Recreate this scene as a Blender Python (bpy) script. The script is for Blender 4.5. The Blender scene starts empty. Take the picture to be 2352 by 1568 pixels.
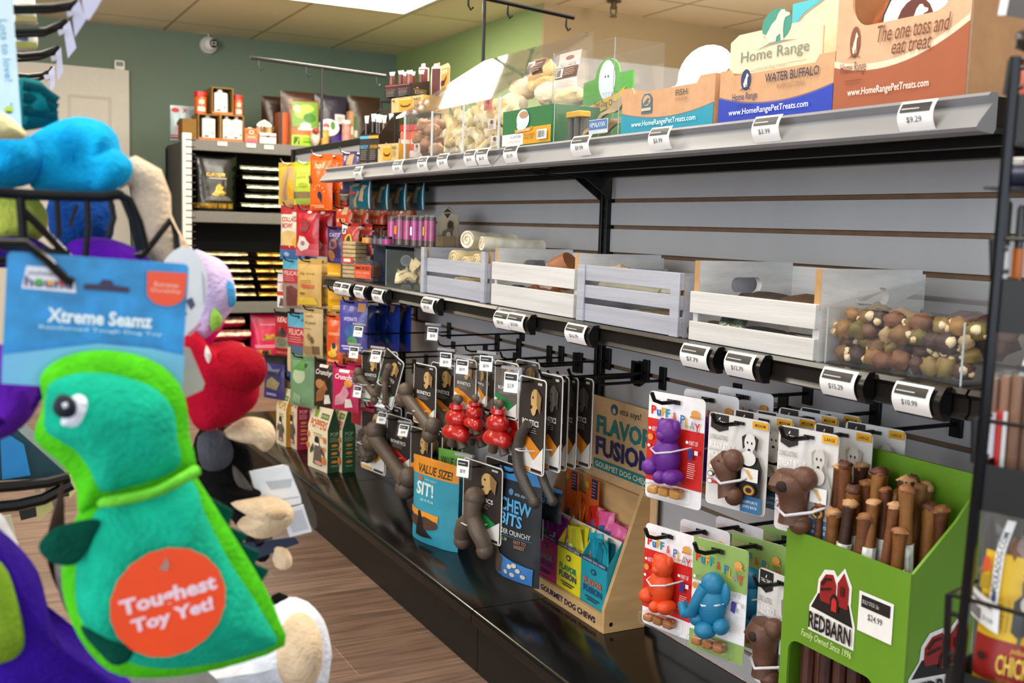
import bpy, bmesh, math, random
from mathutils import Vector, Matrix, noise as mnoise
SC = bpy.context.scene
COL = SC.collection
PI = math.pi
rnd = random.Random(7)

# ---------------------------------------------------------------- camera, world, lights, exposure
FPX = 2465.74
CAMZ = 0.99
YAW, PITCH, ROLL = 0.4797329, 0.1060089, 0.0292589
def _rows():
    cy, sy = math.cos(YAW), math.sin(YAW)
    fw = Vector((sy*math.cos(PITCH), cy*math.cos(PITCH), -math.sin(PITCH)))
    r0 = Vector((cy, -sy, 0)); u0 = r0.cross(fw)
    r = math.cos(ROLL)*r0 + math.sin(ROLL)*u0
    u = -math.sin(ROLL)*r0 + math.cos(ROLL)*u0
    return r, u, fw
CR, CU, CF = _rows()
CP = Vector((0, 0, CAMZ))
cd = bpy.data.cameras.new('camera'); cam = bpy.data.objects.new('camera', cd); COL.objects.link(cam)
cam.matrix_world = Matrix(((CR.x, CU.x, -CF.x, 0), (CR.y, CU.y, -CF.y, 0), (CR.z, CU.z, -CF.z, CAMZ), (0, 0, 0, 1)))
cd.sensor_width = 36; cd.sensor_fit = 'HORIZONTAL'; cd.lens = FPX/2352*36
cd.clip_start = 0.05; cd.clip_end = 60
cd.dof.use_dof = True; cd.dof.focus_distance = 1.85; cd.dof.aperture_fstop = 7.4; cd.dof.aperture_blades = 8
SC.camera = cam
SC.view_settings.view_transform = 'Standard'; SC.view_settings.look = 'None'
SC.view_settings.gamma = 1.0; SC.view_settings.use_curve_mapping = False
SC.view_settings.exposure = 0.85
SC.cycles.transparent_max_bounces = 28
SC.cycles.max_bounces = 8
W = bpy.data.worlds.new('world'); SC.world = W; W.use_nodes = True
W.node_tree.nodes['Background'].inputs[0].default_value = (0.80, 0.90, 1.0, 1)
W.node_tree.nodes['Background'].inputs[1].default_value = 0.10

def area(name, loc, rot, sx, sy, power, col, spread=180):
    l = bpy.data.lights.new(name, 'AREA'); l.shape = 'RECTANGLE'; l.size = sx; l.size_y = sy
    l.energy = power; l.color = col; l.spread = math.radians(spread)
    o = bpy.data.objects.new(name, l); COL.objects.link(o); o.location = loc; o.rotation_euler = rot
    return o
# ceiling troffers over the aisles (fluorescent), storefront daylight behind the photographer
WARM = (1.0, 0.93, 0.80)
for i, (x, y, p) in enumerate([(1.95, 6.08, 10), (1.95, 4.95, 20), (1.95, 3.0, 26), (0.35, 2.9, 18), (1.95, 1.25, 30), (0.3, 0.9, 14)]):
    area('ceiling_troffer_lamp', (x, y, 2.272), (0, 0, 0), 1.15, 0.58, p, WARM)
for x, y, p in ((0.3, 5.3, 20), (-1.5, 4.2, 26), (3.5, 4.2, 13), (3.3, 1.6, 13)):  # unseen point lamps, added to brighten the ceiling
    l = bpy.data.lights.new('ceiling_fill_lamp', 'POINT'); l.energy = p; l.color = WARM; l.shadow_soft_size = .16
    o = bpy.data.objects.new('ceiling_fill_lamp', l); COL.objects.link(o); o.location = (x, y, 2.06)
area('storefront_daylight', (0.0, -2.4, 1.5), (math.radians(90), 0, math.radians(-16)), 3.4, 2.0, 40, (0.80, 0.90, 1.0))
area('side_window_daylight', (-3.2, 0.4, 1.45), (math.radians(90), 0, math.radians(-82)), 4.0, 1.9, 84, (0.86, 0.92, 1.0))

# ---------------------------------------------------------------- points from the photograph's geometry (metres)
def ray(px, py):
    return CR*((px-1176)/FPX) + CU*(-(py-784)/FPX) + CF
def ax(px, py, X):
    d = ray(px, py); return CP + d*(X/d.x)
def ay(px, py, Y):
    d = ray(px, py); return CP + d*(Y/d.y)
def az(px, py, Z):
    d = ray(px, py); return CP + d*((Z-CAMZ)/d.z)
def apl(px, py, P, n):
    d = ray(px, py); return CP + d*((P-CP).dot(n)/d.dot(n))
def front(th):
    return Vector((math.sin(th), -math.cos(th), 0))
class Fit: pass
def fit(x0, y0, x1, y1, X=None, Y=None, yaw=0.0):
    """box seen in the photo on a vertical plane -> real place and size. yaw: degrees turned from the shelf front"""
    xm, ym = (x0+x1)/2, (y0+y1)/2
    if X is not None:
        th = -PI/2 + math.radians(yaw); P = ax(xm, ym, X)
    else:
        th = math.radians(yaw); P = ay(xm, ym, Y)
    n = front(th)
    L, R = apl(x0, ym, P, n), apl(x1, ym, P, n)
    T, B = apl(xm, y0, P, n), apl(xm, y1, P, n)
    f = Fit(); f.th = th; f.w = (R-L).length; f.x = (L.x+R.x)/2; f.y = (L.y+R.y)/2
    f.t = T.z; f.b = B.z; f.h = T.z-B.z
    return f

# ---------------------------------------------------------------- materials
def lin(c):
    return c/12.92 if c <= 0.04045 else ((c+0.055)/1.055)**2.4
def rgb(h):
    h = h.lstrip('#'); return tuple(lin(int(h[i:i+2], 16)/255) for i in (0, 2, 4)) + (1,)
_M = {}
def mat(name, hx, rough=0.5, metal=0.0, var=0.06, vscale=30, bump=0.0, bscale=60, sheen=0.0, coat=0.0, spec=0.5, trans=0.0, emit=0.0, stretch=None):
    key = (name, hx, rough, metal, var, vscale, bump, bscale, sheen, coat, spec, trans, emit, stretch)
    if key in _M: return _M[key]
    m = bpy.data.materials.new(name); m.use_nodes = True
    nt = m.node_tree; N = nt.nodes; L = nt.links; b = N['Principled BSDF']
    c = rgb(hx)
    b.inputs['Roughness'].default_value = rough; b.inputs['Metallic'].default_value = metal
    b.inputs['Specular IOR Level'].default_value = spec
    if sheen: b.inputs['Sheen Weight'].default_value = sheen; b.inputs['Sheen Roughness'].default_value = 0.4; b.inputs['Sheen Tint'].default_value = c
    if coat: b.inputs['Coat Weight'].default_value = coat; b.inputs['Coat Roughness'].default_value = 0.12
    if emit: b.inputs['Emission Color'].default_value = c; b.inputs['Emission Strength'].default_value = emit
    b.inputs['Base Color'].default_value = c
    if var or bump:
        tc = N.new('ShaderNodeTexCoord'); src = tc.outputs['Object']
        if stretch:
            mp = N.new('ShaderNodeMapping'); mp.inputs['Scale'].default_value = stretch; L.new(src, mp.inputs[0]); src = mp.outputs[0]
        if var:
            n = N.new('ShaderNodeTexNoise'); n.inputs['Scale'].default_value = vscale; n.inputs['Detail'].default_value = 3
            r = N.new('ShaderNodeValToRGB'); L.new(src, n.inputs['Vector']); L.new(n.outputs[0], r.inputs[0])
            lo, hi = max(0, 1-var*1.3), 1+var
            r.color_ramp.elements[0].position = .3; r.color_ramp.elements[1].position = .7
            r.color_ramp.elements[0].color = tuple(min(1, x*lo) for x in c[:3])+(1,)
            r.color_ramp.elements[1].color = tuple(min(1, x*hi) for x in c[:3])+(1,)
            L.new(r.outputs[0], b.inputs['Base Color'])
        if bump:
            n2 = N.new('ShaderNodeTexNoise'); n2.inputs['Scale'].default_value = bscale; n2.inputs['Detail'].default_value = 2
            bp = N.new('ShaderNodeBump'); bp.inputs['Strength'].default_value = bump; bp.inputs['Distance'].default_value = 0.004
            L.new(src, n2.inputs['Vector']); L.new(n2.outputs[0], bp.inputs['Height']); L.new(bp.outputs[0], b.inputs['Normal'])
    _M[key] = m
    return m
def ink(hx): return mat('printed_ink', hx, rough=.45, var=.03, vscale=40)
def film(hx): return mat('glossy_film', hx, rough=.28, var=.07, vscale=22, bump=.35, bscale=45)
def foil(hx): return mat('metal_foil', hx, rough=.3, metal=.55, var=.6, vscale=34, bump=.8, bscale=70, spec=1.0)
def matte(hx): return mat('matte_film', hx, rough=.5, var=.06, vscale=25, bump=.15, bscale=40)
def card(hx): return mat('paperboard', hx, rough=.55, var=.04, vscale=60)
def plush(hx): return mat('plush_fabric', hx, rough=.95, var=.13, vscale=60, bump=.55, bscale=260, sheen=.5, spec=.1)
def rubber(hx): return mat('moulded_rubber', hx, rough=.5, var=.05, vscale=60, bump=.1, bscale=300)
def chew(hx): return mat('chew_hide', hx, rough=.55, var=.16, vscale=35, bump=.4, bscale=60)
def cardboard(hx): return mat('corrugated_cardboard', hx, rough=.85, var=.06, vscale=50, bump=.05, bscale=200)
BLACKM = mat('black_powder_coat', '#100f0e', rough=.42, var=.1, vscale=40, spec=.3)
BLACKG = mat('black_gloss_laminate', '#0c0b0b', rough=.16, var=.15, vscale=6)
WIRE = mat('black_wire', '#101012', rough=.3, metal=.3, var=.1)
CHROME = mat('bright_wire', '#8d8c8a', rough=.25, metal=.9, var=.05)
GREYM = mat('grey_channel_plastic', '#868689', rough=.42, var=.04, vscale=10)
WHITEP = mat('white_plastic', '#e9e7e2', rough=.45, var=.03)
TAGW = mat('white_label_paper', '#f1f0ee', rough=.5, var=.02)

def clear(name='clear_acrylic', tint='#ffffff', refl=1.0, op=0.05, rough=.03):
    key = (name, tint, refl, op)
    if key in _M: return _M[key]
    m = bpy.data.materials.new(name); m.use_nodes = True; nt = m.node_tree; N = nt.nodes; L = nt.links
    for n in list(N): N.remove(n)
    out = N.new('ShaderNodeOutputMaterial'); t = N.new('ShaderNodeBsdfTransparent'); g = N.new('ShaderNodeBsdfGlossy'); d = N.new('ShaderNodeBsdfDiffuse')
    t.inputs[0].default_value = rgb(tint); g.inputs['Roughness'].default_value = rough; d.inputs[0].default_value = (.9, .92, .95, 1)
    fa = N.new('ShaderNodeLayerWeight'); fa.inputs['Blend'].default_value = .5
    lw = N.new('ShaderNodeMath'); lw.operation = 'POWER'; lw.inputs[1].default_value = 4.0; L.new(fa.outputs['Facing'], lw.inputs[0])
    mu = N.new('ShaderNodeMath'); mu.operation = 'MULTIPLY_ADD'; mu.inputs[1].default_value = .8*refl; mu.inputs[2].default_value = .03*refl; mu.use_clamp = True
    nz = N.new('ShaderNodeTexNoise'); nz.inputs['Scale'].default_value = 14; ma = N.new('ShaderNodeMath'); ma.operation = 'MULTIPLY'; ma.inputs[1].default_value = op*2
    m1 = N.new('ShaderNodeMixShader'); m2 = N.new('ShaderNodeMixShader')
    L.new(nz.outputs[0], ma.inputs[0]); L.new(ma.outputs[0], m1.inputs[0]); L.new(t.outputs[0], m1.inputs[1]); L.new(d.outputs[0], m1.inputs[2])
    L.new(lw.outputs[0], mu.inputs[0]); L.new(mu.outputs[0], m2.inputs[0]); L.new(m1.outputs[0], m2.inputs[1]); L.new(g.outputs[0], m2.inputs[2]); L.new(m2.outputs[0], out.inputs[0])
    _M[key] = m
    return m
ACRYL = clear(op=.015)
BLISTER = clear('clear_blister', '#ffffff', .9, .015)
BAGCLEAR = clear('clear_bag_film', '#f4f4f2', 1.2, .04, .12)

# ---------------------------------------------------------------- mesh building
_T = {}
def text_geo(s, bold=0.0, shear=0.0):
    key = (s, bold, shear)
    if key in _T: return _T[key]
    c = bpy.data.curves.new('t', 'FONT'); c.body = s; c.size = 1; c.offset = bold; c.shear = shear; c.resolution_u = 2; c.fill_mode = 'FRONT'
    o = bpy.data.objects.new('t', c); me = bpy.data.meshes.new_from_object(o)
    vs = [(v.co.x, v.co.y) for v in me.vertices]; fs = [tuple(p.vertices) for p in me.polygons]
    bpy.data.objects.remove(o); bpy.data.curves.remove(c); bpy.data.meshes.remove(me)
    if vs:
        x0, x1 = min(v[0] for v in vs), max(v[0] for v in vs); y0, y1 = min(v[1] for v in vs), max(v[1] for v in vs)
        vs = [((x-x0)/max(1e-6, x1-x0), (y-y0)/max(1e-6, y1-y0)) for x, y in vs]
    _T[key] = (vs, fs)
    return _T[key]

class MB:
    def __init__(s): s.v = []; s.f = []; s.m = []; s.mats = []
    def mi(s, mt):
        for i, x in enumerate(s.mats):
            if x is mt: return i
        s.mats.append(mt); return len(s.mats)-1
    def add(s, vs, fs, mt, T=None):
        o = len(s.v); i = s.mi(mt)
        s.v += [tuple(T @ Vector(v)) if T else tuple(v) for v in vs]
        s.f += [tuple(a+o for a in f) for f in fs]; s.m += [i]*len(fs)
        return s
    def box(s, a, b, mt, T=None):
        x0, y0, z0 = a; x1, y1, z1 = b
        if x0 > x1: x0, x1 = x1, x0
        if y0 > y1: y0, y1 = y1, y0
        if z0 > z1: z0, z1 = z1, z0
        vs = [(x0, y0, z0), (x1, y0, z0), (x1, y1, z0), (x0, y1, z0), (x0, y0, z1), (x1, y0, z1), (x1, y1, z1), (x0, y1, z1)]
        return s.add(vs, [(0, 3, 2, 1), (4, 5, 6, 7), (0, 1, 5, 4), (1, 2, 6, 5), (2, 3, 7, 6), (3, 0, 4, 7)], mt, T)
    def loft(s, rings, mt, caps=True, T=None):
        n = len(rings[0]); vs = [p for r in rings for p in r]; fs = []
        for k in range(len(rings)-1):
            for i in range(n):
                j = (i+1) % n
                fs.append((k*n+i, k*n+j, (k+1)*n+j, (k+1)*n+i))
        if caps: fs += [tuple(reversed(range(n))), tuple((len(rings)-1)*n+i for i in range(n))]
        return s.add(vs, fs, mt, T)
    def tube(s, pts, r, mt, n=8, T=None, closed=False):
        P = [Vector(p) for p in pts]; R = r if isinstance(r, (list, tuple)) else [r]*len(P); rings = []
        up = None
        for i, p in enumerate(P):
            if closed: d = (P[(i+1) % len(P)]-P[i-1])
            else: d = (P[min(i+1, len(P)-1)]-P[max(i-1, 0)])
            d = d.normalized() if d.length > 1e-9 else Vector((0, 0, 1))
            if up is None: up = Vector((0, 0, 1)) if abs(d.z) < .9 else Vector((1, 0, 0))
            a = d.cross(up); a = a.normalized() if a.length > 1e-6 else Vector((1, 0, 0))
            b = a.cross(d).normalized(); up = b
            rings.append([tuple(p+a*(math.cos(2*PI*k/n)*R[i])+b*(math.sin(2*PI*k/n)*R[i])) for k in range(n)])
        if closed: rings.append(rings[0]); return s.loft(rings, mt, False, T)
        return s.loft(rings, mt, True, T)
    def cyl(s, p0, p1, r, mt, n=12, T=None): return s.tube([p0, p1], r, mt, n, T)
    def ell(s, c, r, mt, nu=14, nv=8, T=None, amp=0.0, fr=30.0, seed=0.0):
        cx, cy, cz = c; rx, ry, rz = r if isinstance(r, (tuple, list)) else (r, r, r); vs = []; fs = []
        for j in range(nv+1):
            ph = PI*j/nv - PI/2
            for i in range(nu):
                t = 2*PI*i/nu; q = Vector((math.cos(t)*math.cos(ph), math.sin(t)*math.cos(ph), math.sin(ph)))
                k = 1 + (amp*mnoise.noise(q*fr/10+Vector((seed, seed*1.7, 0))) if amp else 0)
                vs.append((cx+rx*q.x*k, cy+ry*q.y*k, cz+rz*q.z*k))
        for j in range(nv):
            for i in range(nu):
                a, b = j*nu+i, j*nu+(i+1) % nu
                fs.append((a, b, b+nu, a+nu))
        return s.add(vs, fs, mt, T)
    def prism(s, poly, y0, y1, mt, T=None):
        n = len(poly); vs = [(x, y0, z) for x, z in poly]+[(x, y1, z) for x, z in poly]
        area2 = sum(poly[i][0]*poly[(i+1) % n][1]-poly[(i+1) % n][0]*poly[i][1] for i in range(n))
        fr = tuple(range(n)); bk = tuple(range(2*n-1, n-1, -1))
        fs = [fr, bk] + [(i, i+n, (i+1) % n+n, (i+1) % n) for i in range(n)]
        if area2 < 0: fs = [tuple(reversed(f)) for f in fs]
        return s.add(vs, fs, mt, T)
    def grid(s, fn, nu, nv, mt, T=None):
        vs = [fn(i/nu, j/nv) for j in range(nv+1) for i in range(nu+1)]; fs = []
        for j in range(nv):
            for i in range(nu):
                a = j*(nu+1)+i; fs.append((a, a+1, a+nu+2, a+nu+1))
        return s.add(vs, fs, mt, T)
    def puff(s, pts, th, mt, c=None, y=0.0, k=5, T=None, back=True, amp=0.0):
        """soft stuffed shape from an outline (x, z): cushions towards the middle, front at -y"""
        n = len(pts)
        if c is None: c = (sum(p[0] for p in pts)/n, sum(p[1] for p in pts)/n)
        for sg in ((-1, 1) if back else (-1,)):
            vs = []; fs = []
            for j in range(k):
                t = j/k*PI/2; sc = math.cos(t); d = math.sin(t)*th
                for (x, z) in pts:
                    X = c[0]+(x-c[0])*sc; Z = c[1]+(z-c[1])*sc
                    e = amp*mnoise.noise(Vector((X*40, Z*40, 3.1))) if amp else 0
                    vs.append((X, y+sg*(d+e*math.sin(t)), Z))
            vs.append((c[0], y+sg*th, c[1]))
            for j in range(k-1):
                for i in range(n):
                    a, b = j*n+i, j*n+(i+1) % n
                    q = (a, b, b+n, a+n); fs.append(q if sg < 0 else tuple(reversed(q)))
            for i in range(n):
                q = ((k-1)*n+i, (k-1)*n+(i+1) % n, k*n); fs.append(q if sg < 0 else tuple(reversed(q)))
            s.add(vs, fs, mt, T)
        return s
    def prints(s, ops, F, flat=True, T=None, e0=.0005, de=.00035):
        e = e0
        for op in ops:
            e += de
            if op[0] == 'R':
                u0, v0, u1, v1 = op[1:5]; mt = ink(op[5]) if isinstance(op[5], str) else op[5]
                nu, nv = (1, 1) if flat else (max(2, int(abs(u1-u0)*10)), max(2, int(abs(v1-v0)*12)))
                s.grid(lambda a, b: F(u0+(u1-u0)*a, v0+(v1-v0)*b, e), nu, nv, mt, T)
            elif op[0] == 'E':
                cu, cv, ru, rv = op[1:5]; mt = ink(op[5]) if isinstance(op[5], str) else op[5]; n = 18; k = 1 if flat else 3
                vs = [F(cu, cv, e)]; fs = []
                for q in range(1, k+1):
                    for i in range(n): vs.append(F(cu+ru*q/k*math.cos(2*PI*i/n), cv+rv*q/k*math.sin(2*PI*i/n), e))
                for i in range(n): fs.append((0, 1+i, 1+(i+1) % n))
                for q in range(k-1):
                    for i in range(n):
                        a = 1+q*n+i; b = 1+q*n+(i+1) % n; fs.append((a, a+n, b+n, b))
                s.add(vs, fs, mt, T)
            elif op[0] == 'T':
                t, u0, v0, u1, v1, cl = op[1:7]; bold = op[7] if len(op) > 7 else .012; sh = op[8] if len(op) > 8 else 0.0
                vs, fs = text_geo(t, bold, sh)
                s.add([F(u0+(u1-u0)*x, v0+(v1-v0)*y, e) for x, y in vs], fs, ink(cl), T)
            elif op[0] == 'P':
                pts = op[1]; mt = ink(op[2]) if isinstance(op[2], str) else op[2]; n = len(pts)
                if flat: s.add([F(u, v, e) for u, v in pts], [tuple(range(n))], mt, T)
                else:
                    c = (sum(p[0] for p in pts)/n, sum(p[1] for p in pts)/n); k = 3; vs = [F(c[0], c[1], e)]; fs = []
                    dn = []
                    for i in range(n):
                        a, b = pts[i], pts[(i+1) % n]
                        for q in range(3): dn.append((a[0]+(b[0]-a[0])*q/3, a[1]+(b[1]-a[1])*q/3))
                    m = len(dn)
                    for q in range(1, k+1):
                        for (u, v) in dn: vs.append(F(c[0]+(u-c[0])*q/k, c[1]+(v-c[1])*q/k, e))
                    for i in range(m): fs.append((0, 1+i, 1+(i+1) % m))
                    for q in range(k-1):
                        for i in range(m):
                            a = 1+q*m+i; b = 1+q*m+(i+1) % m; fs.append((a, a+m, b+m, b))
                    s.add(vs, fs, mt, T)
        return s
    def build(s, name, parent=None, angle=38, bevel=0.0, seg=2, weld=False):
        me = bpy.data.meshes.new(name); me.from_pydata(s.v, [], s.f)
        for m in s.mats: me.materials.append(m)
        me.polygons.foreach_set('material_index', s.m)
        if angle is not None:
            me.polygons.foreach_set('use_smooth', [True]*len(s.f)); me.set_sharp_from_angle(angle=math.radians(angle))
        me.update()
        o = bpy.data.objects.new(name, me); COL.objects.link(o)
        if parent is not None: o.parent = parent
        if bevel:
            b = o.modifiers.new('edge', 'BEVEL'); b.width = bevel; b.segments = seg; b.limit_method = 'ANGLE'; b.angle_limit = math.radians(50)
        return o

def tag(o, label, cat, group=None):
    o['label'] = label; o['category'] = cat
    if group: o['group'] = group
    return o
def thing(name, label, cat, loc=(0, 0, 0), th=0.0, group=None, tilt=0.0):
    o = bpy.data.objects.new(name, None); COL.objects.link(o); o.location = loc; o.rotation_euler = (tilt, 0, th)
    o.empty_display_size = .02
    return tag(o, label, cat, group)
def struct(name, mb, **k):
    o = mb.build(name, None, **k); o['kind'] = 'structure'; return o
def lab(o, text): o['label'] = text; return o
def kids(o): return [c for c in bpy.data.objects if c.parent is o]
def dup(root, loc, th=None, label=None, group=None):
    r = root.copy(); COL.objects.link(r); r.location = loc
    if th is not None: r.rotation_euler = (root.rotation_euler[0], root.rotation_euler[1], th)
    if label: r['label'] = label
    if group: r['group'] = group
    for ch in list(root.children):
        c = ch.copy(); COL.objects.link(c); c.parent = r
        for g in list(ch.children):
            d = g.copy(); COL.objects.link(d); d.parent = c
    return r
def rr(w, h, r, n=4, x=0.0, z=0.0):
    """rounded rectangle outline, lower left at (x, z)"""
    out = []
    for cx, cz, a0 in ((x+w-r, z+r, -PI/2), (x+w-r, z+h-r, 0), (x+r, z+h-r, PI/2), (x+r, z+r, PI)):
        for i in range(n+1):
            a = a0+PI/2*i/n; out.append((cx+r*math.cos(a), cz+r*math.sin(a)))
    return out
# ================================================================ THE ROOM
CEIL = 2.294
BACKY = 8.0
def floor_mat():
    m = bpy.data.materials.new('wood_plank_floor'); m.use_nodes = True; nt = m.node_tree; N = nt.nodes; L = nt.links; b = N['Principled BSDF']
    tc = N.new('ShaderNodeTexCoord')
    br = N.new('ShaderNodeTexBrick'); br.inputs['Scale'].default_value = 1; br.inputs['Brick Width'].default_value = 1.22; br.inputs['Row Height'].default_value = .18
    br.inputs['Mortar Size'].default_value = .0012; br.offset = .37; br.inputs['Color1'].default_value = rgb('#80685a'); br.inputs['Color2'].default_value = rgb('#6c5547'); br.inputs['Mortar'].default_value = rgb('#9c8472')
    L.new(tc.outputs['Object'], br.inputs['Vector'])
    mp = N.new('ShaderNodeMapping'); mp.inputs['Scale'].default_value = (1.3, 17, 1); L.new(tc.outputs['Object'], mp.inputs[0])
    nz = N.new('ShaderNodeTexNoise'); nz.inputs['Scale'].default_value = 2.2; nz.inputs['Detail'].default_value = 6; nz.inputs['Distortion'].default_value = 1.4; L.new(mp.outputs[0], nz.inputs['Vector'])
    rp = N.new('ShaderNodeValToRGB'); e = rp.color_ramp.elements; e[0].position = .36; e[0].color = (.42, .38, .36, 1); e[1].position = .62; e[1].color = (1.1, 1.05, 1, 1)
    L.new(nz.outputs[0], rp.inputs[0])
    mx = N.new('ShaderNodeMix'); mx.data_type = 'RGBA'; mx.blend_type = 'MULTIPLY'; mx.inputs[0].default_value = .75
    L.new(br.outputs['Color'], mx.inputs[6]); L.new(rp.outputs[0], mx.inputs[7]); L.new(mx.outputs[2], b.inputs['Base Color'])
    b.inputs['Roughness'].default_value = .42
    return m
def ceil_mat():
    m = bpy.data.materials.new('acoustic_ceiling_tile'); m.use_nodes = True; nt = m.node_tree; N = nt.nodes; L = nt.links; b = N['Principled BSDF']
    tc = N.new('ShaderNodeTexCoord'); mp = N.new('ShaderNodeMapping'); mp.inputs['Location'].default_value = (-1.945+.61*20, -6.41+1.22*20, 0); L.new(tc.outputs['Object'], mp.inputs[0])
    br = N.new('ShaderNodeTexBrick'); br.inputs['Scale'].default_value = 1; br.inputs['Brick Width'].default_value = .61; br.inputs['Row Height'].default_value = 1.22; br.offset = 0
    br.inputs['Mortar Size'].default_value = .011; br.inputs['Mortar Smooth'].default_value = .3
    br.inputs['Color1'].default_value = rgb('#f4e6c6'); br.inputs['Color2'].default_value = rgb('#f0e1bf'); br.inputs['Mortar'].default_value = rgb('#b5a27f')
    L.new(mp.outputs[0], br.inputs['Vector']); L.new(br.outputs['Color'], b.inputs['Base Color']); b.inputs['Roughness'].default_value = .95
    n2 = N.new('ShaderNodeTexNoise'); n2.inputs['Scale'].default_value = 220; bp = N.new('ShaderNodeBump'); bp.inputs['Strength'].default_value = .15; bp.inputs['Distance'].default_value = .003
    L.new(tc.outputs['Object'], n2.inputs['Vector']); L.new(n2.outputs[0], bp.inputs['Height']); L.new(bp.outputs[0], b.inputs['Normal'])
    return m
struct('floor', MB().box((-3.4, -3, -.05), (6, BACKY+.1, 0), floor_mat()))
struct('ceiling', MB().box((-3.4, -3, CEIL), (6, BACKY+.1, CEIL+.05), ceil_mat()))
PG = lambda n, h: mat(n, h, rough=.75, var=.02, vscale=3, bump=.06, bscale=300)
struct('wall_back', MB().box((-3.4, BACKY, 0), (3.2, BACKY+.1, CEIL), PG('sage_green_paint', '#6f8070')))
struct('wall_side', MB().box((3.08, 5.66, 0), (3.2, BACKY, CEIL), PG('leaf_green_paint', '#8ea468')))
b = MB(); b.prism([(3.081, 0), (4.62, 0), (4.62, CEIL), (3.081, CEIL)], 0, .1, PG('tan_paint', '#a8946f'))
o = struct('wall_rear', b); o.location = (0, 5.64, 0)
struct('wall_right', MB().box((4.56, -3, 0), (4.66, 5.8, CEIL), PG('tan_paint', '#a8946f')))
# pale lower wainscot of the tan wall
b = MB().box((3.16, 5.6, .1), (4.55, 5.64, 2.0), PG('pale_grey_paint', '#c9c9cb'))
struct('trim_1', b)
# door in the back wall
dx0, dx1, dz = .19, 1.098, 1.99
b = MB(); DW = mat('white_door_paint', '#d9d2c6', rough=.5, var=.02)
b.box((dx0, BACKY-.035, .005), (dx1, BACKY-.001, dz), DW)
o = b.build('door_1', None, bevel=.002); o['kind'] = 'structure'
def door_panel(x0, x1, z0, z1):
    q = MB(); y = BACKY-.035
    # sunk moulding with a raised field
    def ring(i, yy): return [(x0+i, yy, z0+i), (x1-i, yy, z0+i), (x1-i, yy, z1-i), (x0+i, yy, z1-i)]
    q.loft([ring(0, y-.001), ring(.012, y-.008), ring(.024, y-.001), ring(.06, y-.009)], DW, False)
    q.add(ring(.06, y-.009), [(0, 1, 2, 3)], DW)
    return q.build('door_panel', o)
for x0, x1 in ((.31, .59), (.70, .98)):
    door_panel(x0, x1, 1.30, 1.80); door_panel(x0, x1, .18, 1.12)
kb = MB(); kb.cyl((.27, BACKY-.04, .98), (.27, BACKY-.08, .98), .012, CHROME); kb.ell((.27, BACKY-.10, .98), .028, CHROME); kb.build('door_handle', o)
# thermostat sitting at the top of the door
f = fit(262, 139, 286, 161, Y=BACKY)
t = thing('thermostat', 'small white thermostat with grey screen above the white door', 'thermostat', (f.x, BACKY-.0355 if False else BACKY, f.b), 0)
MB().prism(rr(f.w, f.h, .012, x=-f.w/2), -.022, 0, WHITEP).build('housing', t, bevel=.002)
MB().box((-f.w*.34, -.0225, f.h*.38), (f.w*.34, -.0221, f.h*.82), mat('lcd_screen', '#6c7468', rough=.2)).build('screen', t)
# dome camera hung from its cable
p = ay(478, 105, BACKY)
t = thing('security_camera', 'white dome security camera high on the green back wall', 'camera', (p.x, BACKY, p.z))
b = MB(); b.tube([(0, 0, 0), (0, -.02, 0), (0, -.045, 0)], [.062, .062, .055], WHITEP, 24); b.build('base', t)
b = MB(); b.ell((0, -.055, 0), (.05, .05, .05), WHITEP, 24, 12); b.build('dome', t)
b = MB(); b.tube([(.018, -.098, .004), (.018, -.107, .004)], [.030, .027], mat('camera_black', '#17171a', rough=.2), 18); b.build('lens', t)
b = MB(); b.add([(.018-.017, -.1075, .004-.012), (.018+.017, -.1075, -.008), (.035, -.1075, .016), (.001, -.1075, .016)], [(0, 1, 2, 3)], WHITEP)
b.add([(.006, -.108, -.004), (.030, -.108, -.004), (.030, -.108, .012), (.006, -.108, .012)], [(0, 1, 2, 3)], mat('camera_black', '#17171a', rough=.2)); b.build('lens_ring', t)
b = MB(); b.tube([(0, -.02, .06), (-.005, -.02, .09), (-.03, -.015, .115), (-.05, -.01, CEIL-p.z)], .004, WHITEP, 6); b.build('cable', t)
# recessed ceiling light
b = MB(); LX0, LX1, LY0, LY1 = 1.335, 2.5, 5.80, 6.38
t = thing('ceiling_light', 'bright rectangular ceiling light panel near the back of the shop', 'ceiling light', (0, 0, CEIL))
for a, c in (((LX0-.03, LY0-.03), (LX1+.03, LY0)), ((LX0-.03, LY1), (LX1+.03, LY1+.03)), ((LX0-.03, LY0), (LX0, LY1)), ((LX1, LY0), (LX1+.03, LY1))):
    b.box((a[0], a[1], -.012), (c[0], c[1], -.0005), WHITEP)
b.build('frame', t)
MB().box((LX0, LY0, -.006), (LX1, LY1, -.001), mat('glowing_diffuser', '#fff6e0', emit=7, var=0)).build('diffuser', t)
# sprinkler
p = az(1410, 2, CEIL)
t = thing('fire_sprinkler', 'small brass fire sprinkler head hanging from the ceiling tiles', 'sprinkler', (p.x, p.y, CEIL))
BR = mat('aged_brass', '#5b5040', rough=.35, metal=.8)
b = MB(); b.tube([(0, 0, 0), (0, 0, -.008)], [.045, .04], BR, 18); b.build('escutcheon', t)
b = MB(); b.cyl((0, 0, -.008), (0, 0, -.03), .016, BR); b.cyl((0, 0, -.03), (0, 0, -.045), .020, BR)
b.tube([(.018, 0, -.045), (.018, 0, -.07), (0, 0, -.085)], .004, BR, 6); b.tube([(-.018, 0, -.045), (-.018, 0, -.07), (0, 0, -.085)], .004, BR, 6); b.build('body', t)
b = MB(); b.cyl((0, 0, -.085), (0, 0, -.09), .022, BR); b.build('deflector', t)

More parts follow.
